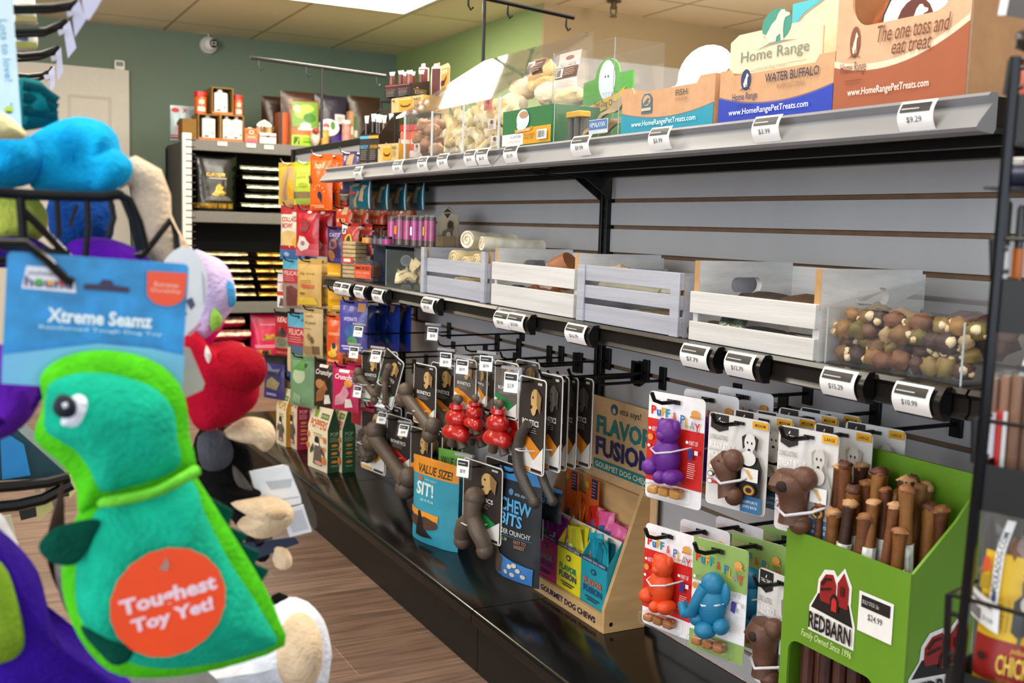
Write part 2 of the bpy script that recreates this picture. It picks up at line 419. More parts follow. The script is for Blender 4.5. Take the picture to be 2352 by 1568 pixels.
# ================================================================ THE GONDOLA ALONG THE RIGHT OF THE AISLE
SX = 1.31                       # face of the slat wall
DECKX, DECKZ = .995, .148
YS = (-.37, .85, 2.07, 3.29, 4.6)
SLAT = mat('grey_slatwall_laminate', '#aba9a9', rough=.55, var=.03, vscale=9, bump=.03, bscale=200, stretch=(1, 1, .15))
GRV = mat('brown_groove_core', '#6e543c', rough=.8, var=.1)
gon = thing('gondola_shelving', 'long black gondola fixture with grey slatwall back and glossy black base deck', 'shelving', (SX, 2.07, 0))
OFF = Vector((SX, 2.07, 0))
def gl(x, y, z): return (x-SX, y-2.07, z)
GZ = [.205, .445, .685, .876, .937, .997, 1.055]
for k in range(4):
    y0, y1 = YS[k]+.014, YS[k+1]-.014
    top = 1.27 if k == 3 else 1.12
    b = MB(); z = .15
    for g in GZ+[None]:
        z1 = top if g is None else g-.0045
        b.box(gl(SX, y0, z), gl(SX+.018, y1, z1), SLAT)
        if g is not None: z = g+.0045
    b.box(gl(SX+.009, y0, .15), gl(SX+.03, y1, top), GRV)
    b.build('slat_panel', gon)
for k, y in enumerate(YS):
    b = MB(); top = 1.295 if k >= 3 else 1.17
    b.box(gl(SX-.012, y-.016, 0), gl(SX+.04, y-.005, top), BLACKM); b.box(gl(SX-.012, y+.005, 0), gl(SX+.04, y+.016, top), BLACKM); b.box(gl(SX-.004, y-.005, 0), gl(SX+.04, y+.005, top), mat('dark_slot', '#050505', rough=.8))
    z = .2
    while z < top-.03:
        b.box(gl(SX-.0075, y-.005, z), gl(SX-.003, y+.005, z+.012), BLACKM); z += .026
    b.build('upright', gon, bevel=.0015)
b = MB(); b.box(gl(SX-.006, 3.29, 1.271), gl(SX+.03, 4.6, 1.295), BLACKM); b.build('top_rail', gon, bevel=.002)
for k in range(4):
    b = MB(); y0, y1 = YS[k]+.0015, YS[k+1]-.0015
    if k == 3: y1 = 4.66
    prof = [(DECKX+.006, DECKZ-.036), (DECKX, DECKZ-.030), (DECKX, DECKZ-.010), (DECKX+.004, DECKZ-.003), (DECKX+.010, DECKZ), (SX, DECKZ), (SX, DECKZ-.036)]
    b.loft([[gl(x, y0, z) for x, z in prof], [gl(x, y1, z) for x, z in prof]], BLACKG); b.build('base_deck', gon)
    b = MB(); b.box(gl(DECKX+.018, y0, .0), gl(DECKX+.032, y1, DECKZ-.037), BLACKM); b.build('kick_plate', gon)
MB().box(gl(DECKX+.002, 4.661, 0), gl(SX+.05, 4.675, DECKZ-.001), mat('dark_red_end_panel', '#4a1512', rough=.4)).build('end_panel', gon)

def price_label(parent, y, z, top, w=.066, h=.032, x=0.0, name='price_label', txt='$9.29', vis=True, curve=.010):
    """white strip label bowed outwards with a black header band and the price; local: faces -x"""
    b = MB()
    def F(u, v, e): return (x-curve*math.sin(PI*(.08+.84*v))-e, y+w/2-u*w, z+v*h)
    b.grid(lambda u, v: F(u, v, 0), 1, 8, TAGW); b.prints([('R', .06, .62, .9, .92, '#1d1c1c'), ('R', .1, .72, .6, .76, '#b5b3b0')], lambda u, v, e: F(u, v, e), flat=False)
    if vis: b.prints([('T', txt, .28, .26, .70, .48, '#55565c', .004)], F, flat=False, e0=.0009)
    return b

def upper_shelf(y0, y1, label):
    t = thing('wall_shelf', label, 'shelf', (1.03, (y0+y1)/2, 1.156), 0, 'upper gondola shelves')
    c = (y0+y1)/2; L0, L1 = y0-c, y1-c
    b = MB(); b.box((.012, L0+.002, -.038), (SX-1.03-.013, L1-.002, -.003), BLACKM); b.build('shelf_tray', t, bevel=.002)
    pr = [(.014, 0), (.002, 0), (-.002, -.004), (.006, -.012), (-.014, -.034), (-.018, -.040), (-.014, -.044), (.010, -.046), (.014, -.040)]
    b = MB(); b.loft([[(x, L0, z) for x, z in pr], [(x, L1, z) for x, z in pr]], GREYM); b.build('price_channel', t)
    for yy in (L0+.02, L1-.02):
        b = MB(); b.prism([(.03, -.04), (SX-1.03-.014, -.04), (SX-1.03-.014, -.10), (.2, -.055)], yy-.002, yy+.002, BLACKM); b.build('bracket', t)
    b = MB(); b.box((.10, L0+.03, -.05), (.12, L1-.03, -.038), BLACKM); b.box((.235, L0+.03, -.052), (.26, L1-.03, -.038), BLACKM); b.build('stiffener', t)
    return t
us2 = upper_shelf(2.063, 3.275, 'far upper shelf with grey price channel under acrylic bins')
us1 = upper_shelf(.842, 2.058, 'near upper shelf with grey price channel under printed boxes')
def shelf_tag(px, py, txt, label, wpx=None, upper=True, vis=True):
    X = 1.012 if upper else 1.022
    p = ax(px, py, X)
    w = .052 if wpx is None else abs(ax(px-wpx/2, py, X).y-ax(px+wpx/2, py, X).y)
    t = thing('price_tag', label, 'price tag', (X, p.y, p.z), 0, 'shelf price tags')
    pl = price_label(t, 0, -.018, 0, w=w, h=.036, txt=txt, vis=vis, x=.004 if upper else -.0075).build('paper_label', t)
    if not upper:
        b = MB(); n = 8
        hol = [(.006, .020)]+[(-.003-.0115*math.sin(PI*(.05+.9*i/n)), .019-.04*i/n) for i in range(n+1)]+[(.006, -.021)]
        b.loft([[(x, -w/2-.012, z) for x, z in hol], [(x, w/2+.001, z) for x, z in hol]], mat('black_plastic', '#0d0d0e', rough=.25)); b.build('label_holder', t)
    return t
def mid_shelf(y0, y1, label):
    t = thing('wall_shelf', label, 'shelf', (1.03, (y0+y1)/2, .82), 0, 'middle gondola shelves')
    c = (y0+y1)/2; L0, L1 = y0-c, y1-c
    b = MB(); b.box((.010, L0+.001, -.02), (SX-1.03-.013, L1-.001, 0), BLACKM); b.build('shelf_tray', t, bevel=.002)
    pr = [(.012, 0), (.0, 0), (-.004, -.006), (.003, -.012), (.003, -.028), (-.003, -.034), (.004, -.037), (.012, -.037)]
    b = MB(); b.loft([[(x, L0, z) for x, z in pr], [(x, L1, z) for x, z in pr]], mat('black_channel', '#1b1714', rough=.3, var=.1)); b.build('price_channel', t)
    for yy in (L0+.02, L1-.02):
        b = MB(); b.prism([(.05, -.02), (SX-1.03-.014, -.02), (SX-1.03-.014, -.08), (.2, -.04)], yy-.002, yy+.002, BLACKM); b.build('bracket', t)
    return t
ms1 = mid_shelf(.842, 2.046, 'near middle shelf with black edge under white crates')
ms2 = mid_shelf(2.05, 3.285, 'far middle shelf with black edge under the first white crates')
for px, py, tx, lb, w in [(825, 397, '$7.99', 'leftmost price tag on the far upper shelf edge', 18), (917, 383, '$5.99', 'second price tag from the far end of the far upper shelf', 22),
        (974, 376, '$8.99', 'price tag on upper shelf below the left end of the acrylic bin', 22), (1020, 370, '$9.99', 'price tag on upper shelf below the middle of the acrylic bin', 24),
        (1083, 362, '$4.79', 'left one of two touching price tags on the far upper shelf', 26), (1112, 359, '$6.29', 'right one of two touching price tags on the far upper shelf', 26),
        (1177, 353, '$12.99', 'price tag below the green and yellow chew box', 32), (1337, 334, '$9.99', 'price tag below the open acrylic bin of dried chews', 42),
        (1519, 317, '$3.99', 'price tag below the teal printed treat box', 48), (1764, 295, '$3.99', 'price tag below the blue printed treat box', 62), (2109, 266, '$9.29', 'large price tag at the near end of upper shelf', 82)]:
    shelf_tag(px, py, tx, lb, w)
for px, py, tx, lb, w in [(787, 662, '$1.19', 'farther of two tags at the left end of middle shelf', 18), (805, 665, '$2.99', 'second tag from the left end of middle shelf', 18), (836, 670, '$5.29', 'tag on middle shelf below the orange smoked treat pack', 22),
        (879, 679, '$4.39', 'tag on middle shelf below the white round stickers', 24), (995, 701, '$7.39', 'tag on middle shelf below the first white crate', 28), (1166, 735, '$8.98', 'left of the paired tags below the handled crate', 34),
        (1199, 740, '$13.09', 'right of the paired tags below the handled crate', 38), (1337, 766, '$16.79', 'tag on middle shelf below the crate of white rolls', 46), (1612, 818, '$7.79', 'left tag on shelf below the whitest crate', 62),
        (1716, 838, '$12.79', 'right tag on shelf below the whitest crate', 66), (1944, 879, '$15.29', 'tag on shelf below the acrylic bin of bone chews', 80), (2114, 915, '$10.99', 'nearest price tag at the right end of middle shelf', 88)]:
    shelf_tag(px, py, tx, lb, w, upper=False)
# sign rods above the gondola
def sign_rod(a, b2, post, zb, label, mt):
    t = thing('sign_holder_rod', label, 'sign rod', (post.x, post.y, zb))
    q = MB(); q.cyl((0, 0, 0), (0, 0, post.z-zb), .0055, mt, 8); q.build('post', t)
    q = MB(); A = a-Vector((post.x, post.y, zb)); B = b2-Vector((post.x, post.y, zb)); q.cyl(A, B, .0065, mt, 8); q.build('crossbar', t)
    for k in (.06, .40, .93):
        c = A.lerp(B, k); q = MB(); q.tube([c, c+Vector((0, 0, -.03)), c+Vector((.008, 0, -.042)), c+Vector((.016, 0, -.034))], .003, mt, 6); q.build('hook', t)
sign_rod(ay(575, 132, 3.9), ay(886, 175, 3.9), ay(740, 152, 3.9), 1.296, 'thin dark sign rod with crossbar above the hanging bags', mat('dark_rod', '#4a4a48', rough=.3, metal=.6))
sign_rod(ay(1060, -16, 2.9), ay(1318, 41, 2.9), ay(1113, -4, 2.9), 1.17, 'thin dark sign rod with crossbar over the acrylic bin', WIRE)
# ================================================================ BUILDERS FOR GOODS
def pouch_fn(w, h, d, hang=True, stand=False, seed=0.0, wr=.004, taper=.02):
    """front surface of a filled pouch; u, v in 0..1, v=1 top"""
    def F(u, v, e, side=-1):
        s = 2*u-1
        if stand: pv = (1-v)**.55*.9 if v > .12 else .9*(.88**.55)*(.75+.25*v/.12)
        else: pv = (math.sin(PI*min(1, max(0, v/.9)))**.6 if v < .9 else 0)
        ed = max(0.0, 1-abs(s)**2.6)
        q = mnoise.noise(Vector((u*3.2+seed, v*3.6, seed*2.3)))+.5*mnoise.noise(Vector((u*7+seed, v*6, 9+seed)))
        y = -(d/2*pv*ed**.7 + wr*q*ed*(.4+pv)) - e
        x = (u-.5)*w*(1-taper*math.sin(PI*v)) + .0015*mnoise.noise(Vector((v*5, seed, 1)))
        z = (v-1)*h if hang else v*h
        return (x, y*(-side) if side > 0 else y, z)
    return F
def pouch(name, label, cat, f, col, ops=(), d=.03, hang=True, stand=False, seal=None, loc=None, group=None, fin=film, hole=True, sag=0.0, seed=None, h=None, w=None, roll=0.0, back=None):
    """f: Fit. parts: body (with its print), top_seal"""
    w = w or f.w; h = h or f.h
    if loc is None: loc = (f.x, f.y, f.t if hang else f.b)
    seed = rnd.random()*50 if seed is None else seed
    t = thing(name, label, cat, loc, f.th, group)
    if roll: t.rotation_euler = (0, math.radians(roll), f.th)
    F = pouch_fn(w, h, d, hang, stand, seed)
    vs0 = .90
    m = fin(col); mb = MB()
    def shell(v0, v1, nv, mt, mb):
        nu = 12
        for sd in (-1, 1):
            mm = mt if sd < 0 else (back or mt)
            if sd < 0: mb.grid(lambda a, b: F(a, v0+(v1-v0)*b, 0), nu, nv, mm)
            else: mb.grid(lambda a, b: (lambda p: (p[0], -p[1]*.8, p[2]))(F(1-a, v0+(v1-v0)*b, 0)), nu, nv, mm)
    shell(0, vs0, 12, m, mb)
    if stand:
        pts = [F(i/12, 0, 0) for i in range(13)]; pb = [(p[0], -p[1]*.8, p[2]) for p in reversed(pts)]
        mb.add(pts+pb, [tuple(reversed(range(len(pts+pb))))], m)
    mb.prints(ops, F, flat=False)
    mb.build('body', t, angle=60)
    sb = MB(); sm = fin(seal) if seal else m
    shell(vs0, 1.0, 2, sm, sb)
    for k in range(4):
        v = .915+.02*k; sb.grid(lambda a, b: F(.02+.96*a, v+.005*b, .0006), 6, 1, sm)
    if hole and hang: sb.prints([('E', .5, .955, .055, .012, '#16130f')], F, flat=False, e0=.0012)
    sb.build('top_seal', t, angle=60)
    return t
def copies_behind(root, n, step, labels, group, jit=.004, dyaw=2.5):
    """further packs on the same peg, each behind the last (towards the slat wall)"""
    out = []
    for k in range(n):
        loc = Vector(root.location)+Vector((step*(k+1), rnd.uniform(-jit, jit), rnd.uniform(-jit, jit)*.6))
        out.append(dup(root, loc, root.rotation_euler.z+math.radians(rnd.uniform(-dyaw, dyaw)), labels if isinstance(labels, str) else labels[k], group))
    return out
_HK = [0]
def hook(y, z, xt, label, mt=WIRE, flip=None, x0=SX, r=.0026, dy=0.0, txt='$8.99', double=False):
    """peg hook out of the slat wall, tip at xt; flip: clear label holder on its tip"""
    t = thing('peg_hook', label, 'peg hook', (x0, y, z), 0, 'peg hooks')
    L = xt-x0
    b = MB(); b.tube([(-.002, 0, 0), (L*.5, dy*.5, -.001), (L+.02, dy, -.002), (L+.006, dy, .003), (L, dy, .016)], r, mt, 6); b.build('wire', t)
    b = MB(); b.box((-.006, -.011, -.02), (-.0005, .011, .028), BLACKM); b.build('back_plate', t, bevel=.001)
    if flip:
        fw, fh, tilt = flip
        hp = MB(); T = Matrix.Translation((L-.003, dy, .028)) @ Matrix.Rotation(math.radians(28), 4, 'Z') @ Matrix.Rotation(math.radians(tilt), 4, 'Y')
        hp.box((-.0015, -fw/2, -fh), (0, fw/2, 0), BLISTER, T); hp.box((-.003, -fw/2, -.004), (.006, fw/2, .002), mat('clear_plastic_clip', '#8d8a8c', rough=.3), T)
        o = hp.build('label_holder', t)
        lb = MB(); F = lambda u, v, e: (-.0018-e, fw*.34-u*fw*.68, -fh*.92+v*fh*.74)
        lb.grid(lambda u, v: F(u, v, 0), 1, 1, TAGW, T); lb.prints([('R', .08, .62, .92, .92, '#1d1c1c'), ('R', .15, .74, .7, .78, '#c8c6c2'), ('T', txt, .3, .2, .75, .45, '#55565c', .004)], F, T=T)
        lb.build('paper_label', o)
    return t

def flat_F(w, h, t=.0, hang=True):
    return lambda u, v, e: ((u-.5)*w, -t-e, (v-1)*h if hang else v*h)

def carton(name, label, cat, loc, th, w, h, d, col, ops=(), side_ops=(), side_col=None, top_ops=(), part='box_body', group=None, left_ops=(), fin=card):
    """closed printed box; local origin at front-bottom centre... front face y=0, going back +y"""
    t = thing(name, label, cat, loc, th, group)
    b = MB(); b.box((-w/2, 0, 0), (w/2, d, h), fin(col))
    b.prints(ops, lambda u, v, e: ((u-.5)*w, -e, v*h))
    if side_col: b.add([(w/2+.0003, .0005, .0005), (w/2+.0003, d, .0005), (w/2+.0003, d, h), (w/2+.0003, .0005, h)], [(0, 1, 2, 3)], fin(side_col))
    b.prints(side_ops, lambda u, v, e: (w/2+e+.0003, u*d, v*h))
    b.prints(left_ops, lambda u, v, e: (-w/2-e, d-u*d, v*h))
    b.build(part, t, bevel=.0008)
    return t

def bone_toy(mb, p0, p1, r, mt, knob=1.7, split=.9, axis=Vector((1, 0, 0))):
    p0 = Vector(p0); p1 = Vector(p1); d = (p1-p0).normalized(); s = d.cross(Vector((0, 1, 0))).normalized()
    pts = [p0.lerp(p1, k/6) for k in range(7)]
    mb.tube(pts, [r*1.25, r*1.05, r*.95, r*.92, r*.95, r*1.05, r*1.25], mt, 12)
    for p in (p0, p1):
        for q in (-1, 1): mb.ell(p+s*q*r*split, (r*knob*.8,)*3, mt, 12, 8)

def dog_face(cx, cy, s, c1='#d9c49a', c2='#8f7552', c3='#201a16', asp=1.0):
    """small printed portrait of a dog: ears, head, muzzle, eyes, nose"""
    a = asp
    return [('P', [(cx-s*1.15*a, cy+s*.75), (cx-s*.6*a, cy+s*1.05), (cx-s*.45*a, cy+s*.1), (cx-s*.95*a, cy-s*.35)], c2), ('P', [(cx+s*1.15*a, cy+s*.75), (cx+s*.6*a, cy+s*1.05), (cx+s*.45*a, cy+s*.1), (cx+s*.95*a, cy-s*.35)], c2),
            ('E', cx, cy+s*.35, s*.75*a, s*.78, c1), ('E', cx, cy-s*.35, s*.48*a, s*.62, c1), ('E', cx-s*.3*a, cy+s*.35, s*.1*a, s*.11, c3), ('E', cx+s*.3*a, cy+s*.35, s*.1*a, s*.11, c3), ('E', cx, cy-s*.3, s*.2*a, s*.15, c3), ('R', cx-s*.22*a, cy-s*.72, cx+s*.22*a, cy-s*.66, c3)]
def dog_side(cx, cy, s, col, asp=1.0, flip=1):
    """sitting dog outline as a flat printed mark"""
    P = [(-.55, -.9), (-.75, -.55), (-.95, -.25), (-.72, -.4), (-.55, -.15), (-.35, .2), (-.05, .45), (.1, .8), (.3, 1.0), (.5, .98), (.62, .8), (.9, .7), (.88, .55), (.6, .48), (.5, .2), (.48, -.3), (.55, -.9), (.36, -.9), (.3, -.45), (.05, -.6), (.0, -.9)]
    return ('P', [(cx+flip*x*s*asp, cy+y*s) for x, y in P], col)
def lines(u0, u1, v1, n, dv, col, th=.3):
    out = []
    for k in range(n):
        out.append(('R', u0, v1-k*dv-dv*th, u0+(u1-u0)*rnd.uniform(.75, 1), v1-k*dv, col))
    return out
# ================================================================ MIDDLE SHELF: crates and bins
WOODW = mat('whitewashed_pine', '#cfcdcb', rough=.7, var=.10, vscale=5, bump=.1, bscale=30, stretch=(3, .6, 12))
WOODSHADE = mat('whitewashed_pine_shaded', '#a9abb6', rough=.7, var=.10, vscale=5, bump=.1, bscale=30, stretch=(3, .6, 12))  # same pine for the shaded crates, cool shade put into the colour
EDGEW = mat('raw_pine_edge', '#b98e5c', rough=.7, var=.15, vscale=20)
MZ = .82
def crate(px0, px1, X, ztop, depth, front_slats, label, hole=True, zends=None, lowends=False, wood=WOODW, yaw=0.0):
    y0 = ax(px1, 690, X).y+.004; y1 = ax(px0, 690, X).y-.004   # near, far
    L = y1-y0; t = thing('wooden_crate', label, 'crate', (X, (y0+y1)/2, MZ), math.radians(yaw), 'whitewashed crates on the middle shelf')
    H = ztop-MZ
    # end boards with a hand hole, spanning the depth
    for sy, nm in ((-1, 'end_board'), (1, 'end_board')):
        yy = sy*(L/2-.006)
        b = MB(); h = H if not lowends else H
        n = 10; hw, hh, hz = depth*.16, .013, h*.70
        # board with a stadium hole: ring of quads between outer rectangle and hole
        hole_pts = [(depth/2+hw*(1 if math.cos(a) > 0 else -1)*.6+hh*math.cos(a), hz+hh*math.sin(a)) for a in [2*PI*i/24+.001 for i in range(24)]]
        def outer(a):
            c, s = math.cos(a), math.sin(a); hx = depth/2
            k = min(hx/abs(c) if abs(c) > 1e-6 else 9, ((h-hz) if s > 0 else hz)/abs(s) if abs(s) > 1e-6 else 9)
            return (depth/2+c*k, hz+s*k)
        if hole:
            A = [math.atan2(hz0-hz, hx0-depth/2) for hx0, hz0 in hole_pts]
            corners = [math.atan2(zz-hz, xx-depth/2) for xx, zz in ((0, 0), (depth, 0), (depth, h), (0, h))]
            out = [list(outer(a)) for a in A]
            for ca, (xx, zz) in zip(corners, ((0, 0), (depth, 0), (depth, h), (0, h))):
                i = min(range(24), key=lambda q: abs((A[q]-ca+PI) % (2*PI)-PI)); out[i] = [xx, zz]
            R = [[(x, yy+s2*.006, z) for x, z in ring] for s2, ring in ((-1, hole_pts), (-1, out), (1, out), (1, hole_pts), (-1, hole_pts))]
            b.loft(R, wood, False)
        else: b.box((0, yy-.006, 0), (depth, yy+.006, h), wood)
        b.box((-.0004, yy-.006, h*.55), (.0, yy+.006, h), EDGEW)
        b.build(nm, t)
    for sx in (0, 1):
        for (z0, z1) in (front_slats if sx == 0 else [(H*.08, H*.42), (H*.55, H*.95)]):
            b = MB(); x = -.008 if sx == 0 else depth
            b.box((x, -L/2+.0005, z0), (x+.008, L/2-.0005, z1), wood); b.build('slat', t, bevel=.001)
    b = MB(); b.box((0, -L/2+.012, .002), (depth, L/2-.012, .008), wood); b.build('bottom_board', t)
    return t
c1 = crate(977, 1128, 1.055, .934, .19, [(.001, .044), (.054, .088)], 'narrow white crate heaped with cream rawhide rolls', wood=WOODSHADE)
for sy in (-1, 1):
    b = MB(); L1_ = ax(977, 690, 1.055).y-ax(1128, 690, 1.055).y-.008; yy = sy*(L1_/2-.010); b.box((-.0165, yy-.010, .0005), (-.0081, yy+.010, .114), WOODSHADE); b.build('corner_post', c1, bevel=.001)
c2 = crate(1133, 1328, 1.05, .9435, .19, [(.001, .046), (.056, .094)], 'white crate with wide grained slats holding brown braided chews')
c3 = crate(1334, 1576, 1.045, .918, .185, [(.001, .033), (.044, .068), (.076, .1045)], 'low white crate with three front slats and corner posts', hole=False, wood=WOODSHADE)
for sy in (-1, 1):
    b = MB(); L3 = ax(1334, 690, 1.045).y-ax(1576, 690, 1.045).y-.008; yy = sy*(L3/2-.012)
    b.box((-.012, yy-.012, .0005), (-.0081, yy+.012, .1045), WOODSHADE); b.build('corner_post', c3, bevel=.001)
c4 = crate(1590, 1890, 1.04, .946, .19, [(.001, .031), (.044, .078)], 'whitest crate with hand hole and dark flat chews inside')
# --- what the crates hold
RAW = chew('#e4d2a4'); RAWW = chew('#e9e2cc'); BRN = chew('#7a4420'); DKB = chew('#33251c')
def roll(p0, p1, r, mt, label, grp=None, knots=True, name='rawhide_roll', core=True):
    p0 = Vector(p0); p1 = Vector(p1); t = thing(name, label, 'dog chew', p0, 0, grp)
    d = p1-p0; b = MB(); n = 8
    pts = [d*(k/n) for k in range(n+1)]
    b.tube(pts, [r*(1+.06*math.sin(k*1.7)) for k in range(n+1)], mt, 16); b.build('roll', t)
    if core:
        a = d.normalized(); s = a.cross(Vector((0, 0, 1))).normalized(); u = s.cross(a)
        for end, sg in ((Vector((0, 0, 0)), -1), (d, 1)):
            q = MB(); sp = []
            for k in range(22):
                an = k*.55; rad = r*.9*(1-k/24); sp.append(end+a*sg*.0015+s*math.cos(an)*rad+u*math.sin(an)*rad)
            q.tube(sp, r*.05, chew('#c9b288'), 5); q.build('spiral_end', t)
    return t
def nugget(p, r, mt, label, grp, name='dog_chew', knob=True, th=0.0, seed=0.0, lump=.35):
    t = thing(name, label, 'dog chew', p, th, grp)
    b = MB(); b.ell((0, 0, 0), r, mt, 14, 9, amp=lump, fr=22, seed=seed)
    b.build('chew', t, angle=70)
    return t
# crate 1: heaped rolls, the big white roll lying across the top
y = (ax(1160, 570, 1.1).y)
roll((1.085, ax(1072, 575, 1.085).y, .958), (1.245, ax(1060, 575, 1.1).y+.01, .950), .021, RAWW, 'long white rawhide roll lying across the heap top', 'rolls in the first crate')
roll((1.075, ax(1110, 575, 1.08).y, .951), (1.235, ax(1112, 575, 1.08).y+.004, .945), .016, RAWW, 'second white rawhide roll on top nearer the camera', 'rolls in the first crate')
for k, (px, py, r, dz, lb) in enumerate([(1052, 595, .022, 0, 'curled cream rawhide at the left of the heap'), (1080, 608, .02, 0, 'round-ended cream rawhide in the middle of the heap'), (1105, 600, .018, 0, 'cream rawhide at the right of the heap'), (1060, 655, .02, 0, 'cream rawhide seen in the gap left'), (1082, 660, .018, 0, 'cream rawhide seen in the gap middle'), (1103, 668, .016, 0, 'orange-tinted rawhide seen in the gap right')]):
    p = ax(px, py, 1.085 if k < 3 else 1.08)
    roll((1.072 if k < 3 else 1.066, p.y, p.z), (1.20, p.y+.012, p.z-.004), r, RAW if k != 5 else chew('#d9a767'), lb, 'rolls in the first crate')
# crate 2
p = ax(1298, 612, 1.10)
t = thing('braided_chew_roll', 'thick brown braided roll standing up at right end of the crate', 'dog chew', (p.x, p.y+.01, p.z-.02))
b = MB(); b.tube([(0, .03, -.05), (0, .018, -.02), (0, 0, .012), (.01, -.02, .028)], [.03, .034, .034, .026], chew('#9a5c33'), 14); b.build('roll', t)
b = MB(); b.tube([(0, .021, -.028), (0, .016, -.012)], .0355, chew('#d8c3ad'), 16); b.tube([(.002, .002, .007), (.003, -.002, .012)], .0355, chew('#d8c3ad'), 16); b.build('pale_band', t)
for k, (xa, lb) in enumerate([(1180, 'brown braided stick seen through the left of the gap'), (1250, 'brown braided stick seen through the right of the gap')]):
    p = ax(xa, 672, 1.075)
    t = thing('braided_chew_stick', lb, 'dog chew', (1.075, p.y, p.z), 0, 'braided sticks in the grained crate')
    b = MB()
    for s in (0, PI): b.tube([(.006*math.cos(s+q*.9), .06-q*.012, .006*math.sin(s+q*.9)) for q in range(11)], .010, chew('#8d5128'), 8)
    b.build('stick', t)
    if k == 0:
        b = MB(); b.tube([(0, -.005, 0), (0, -.035, 0)], .0185, mat('navy_label', '#1d3152', rough=.4), 14); b.build('paper_band', t)
# crate 3
for k, (x0, x1, py, r, c, lb) in enumerate([(1385, 1520, 660, .0125, '#c9c1a4', 'greyish wrapped rawhide roll in upper gap of the low crate'), (1350, 1450, 713, .0105, '#d9c483', 'yellow rawhide stick in the lower gap of the low crate'), (1455, 1500, 722, .010, '#d5c9b0', 'short cream knot beside the yellow stick'), (1500, 1548, 733, .011, '#ddd5c8', 'white rawhide end at lower right of the low crate'), (1525, 1552, 668, .011, '#e0d3bd', 'small white knot at the right of the upper gap')]):
    pa, pb = ax(x0, py, 1.068), ax(x1, py+(x1-x0)*.10, 1.068)
    roll((1.068, pa.y, pa.z), (1.07+.004*k, pb.y, pa.z-.002), r, chew(c), lb, 'rolls in the low crate', core=False)
p = ax(1425, 612, 1.10); nugget((p.x, p.y, .905), (.02, .035, .02), chew('#c3a987'), 'tan chew lump showing above the low crate', None, seed=2)
b = MB(); b.box((1.06, ax(1560, 690, 1.06).y, MZ+.0085), (1.22, ax(1345, 690, 1.06).y, MZ+.02), mat('brown_paper_liner', '#8f7b62', rough=.9))
tag(b.build('paper_liner'), 'brown paper liner lying in the low crate', 'liner')
# crate 4: flat dark chews
for k, (px, py, sx, sy, c, lb) in enumerate([(1770, 686, .05, .07, '#3b322c', 'dark grey flat chew at the back of the whitest crate'), (1850, 694, .06, .055, '#5a4030', 'brown flat chew at the right of the whitest crate'), (1640, 742, .035, .06, '#4b3d2a', 'olive brown chew behind the left of the gap'), (1760, 758, .035, .07, '#2b2a2c', 'dark chew behind the right of the gap')]):
    p = ax(px, py, 1.12 if k < 2 else 1.075)
    t = thing('flat_dried_chew', lb, 'dog chew', (p.x, p.y, p.z-.012), 0, 'flat chews in the whitest crate')
    b = MB(); b.ell((0, 0, 0), (sx*.8, sy, .022 if k < 2 else .016), chew(c), 18, 8, amp=.3, fr=26, seed=k*3.1); b.build('chew', t, angle=70)
pa = ax(1713, 738, 1.062)
t = thing('plastic_pouch_flap', 'crumpled silver pouch flap poking out between the slats', 'pouch', (1.048, pa.y, pa.z), 0)
b = MB(); b.grid(lambda u, v: (-.014*(1-v)-.001, .03-.06*u+.006*v, (v-.5)*.016-.004*u+.002*math.sin(u*9)), 8, 3, foil('#4d5a4b')); b.build('film', t)

# --- acrylic bin of bone chews (right end)
def acrylic_box(name, label, loc, L, D, H, th=.003, lid=None, slope=0.0, div=()):
    t = thing(name, label, 'bin', loc)
    for nm, a, c in (('front_panel', (0, -L/2, 0), (th, L/2, H)), ('back_panel', (D-th, -L/2, 0), (D, L/2, H*1.0)), ('end_panel', (th, -L/2, 0), (D-th, -L/2+th, H)), ('end_panel', (th, L/2-th, 0), (D-th, L/2, H)), ('base_panel', (th, -L/2+th, .0005), (D-th, L/2-th, .0035))):
        b = MB(); b.box(a, c, ACRYL); b.build(nm, t)
    for yy in (-L/2, L/2-th): MB().box((-.0004, yy, 0), (.0, yy+th, H), mat('acrylic_edge', '#9fa9ac', rough=.15)).build('polished_edge', t)
    return t
y0 = ax(2215, 800, 1.045).y; y1 = ax(1888, 800, 1.045).y-.006
bin1 = acrylic_box('acrylic_bin', 'clear acrylic bin of marrow bone chews at the right end of shelf', (1.045, (y0+y1)/2, MZ), y1-y0, .19, .075)
b = MB(); b.grid(lambda u, v: (v*.19, (u-.5)*(y1-y0), .078+.035*v), 1, 1, ACRYL); b.build('sloped_lid', bin1)
rr2 = random.Random(3)
cols = ['#9a6f3a', '#7d5a30', '#6b4630', '#b3966a', '#4e2c20', '#8a7238', '#6f6228', '#75482a', '#3f2620']
n = 0
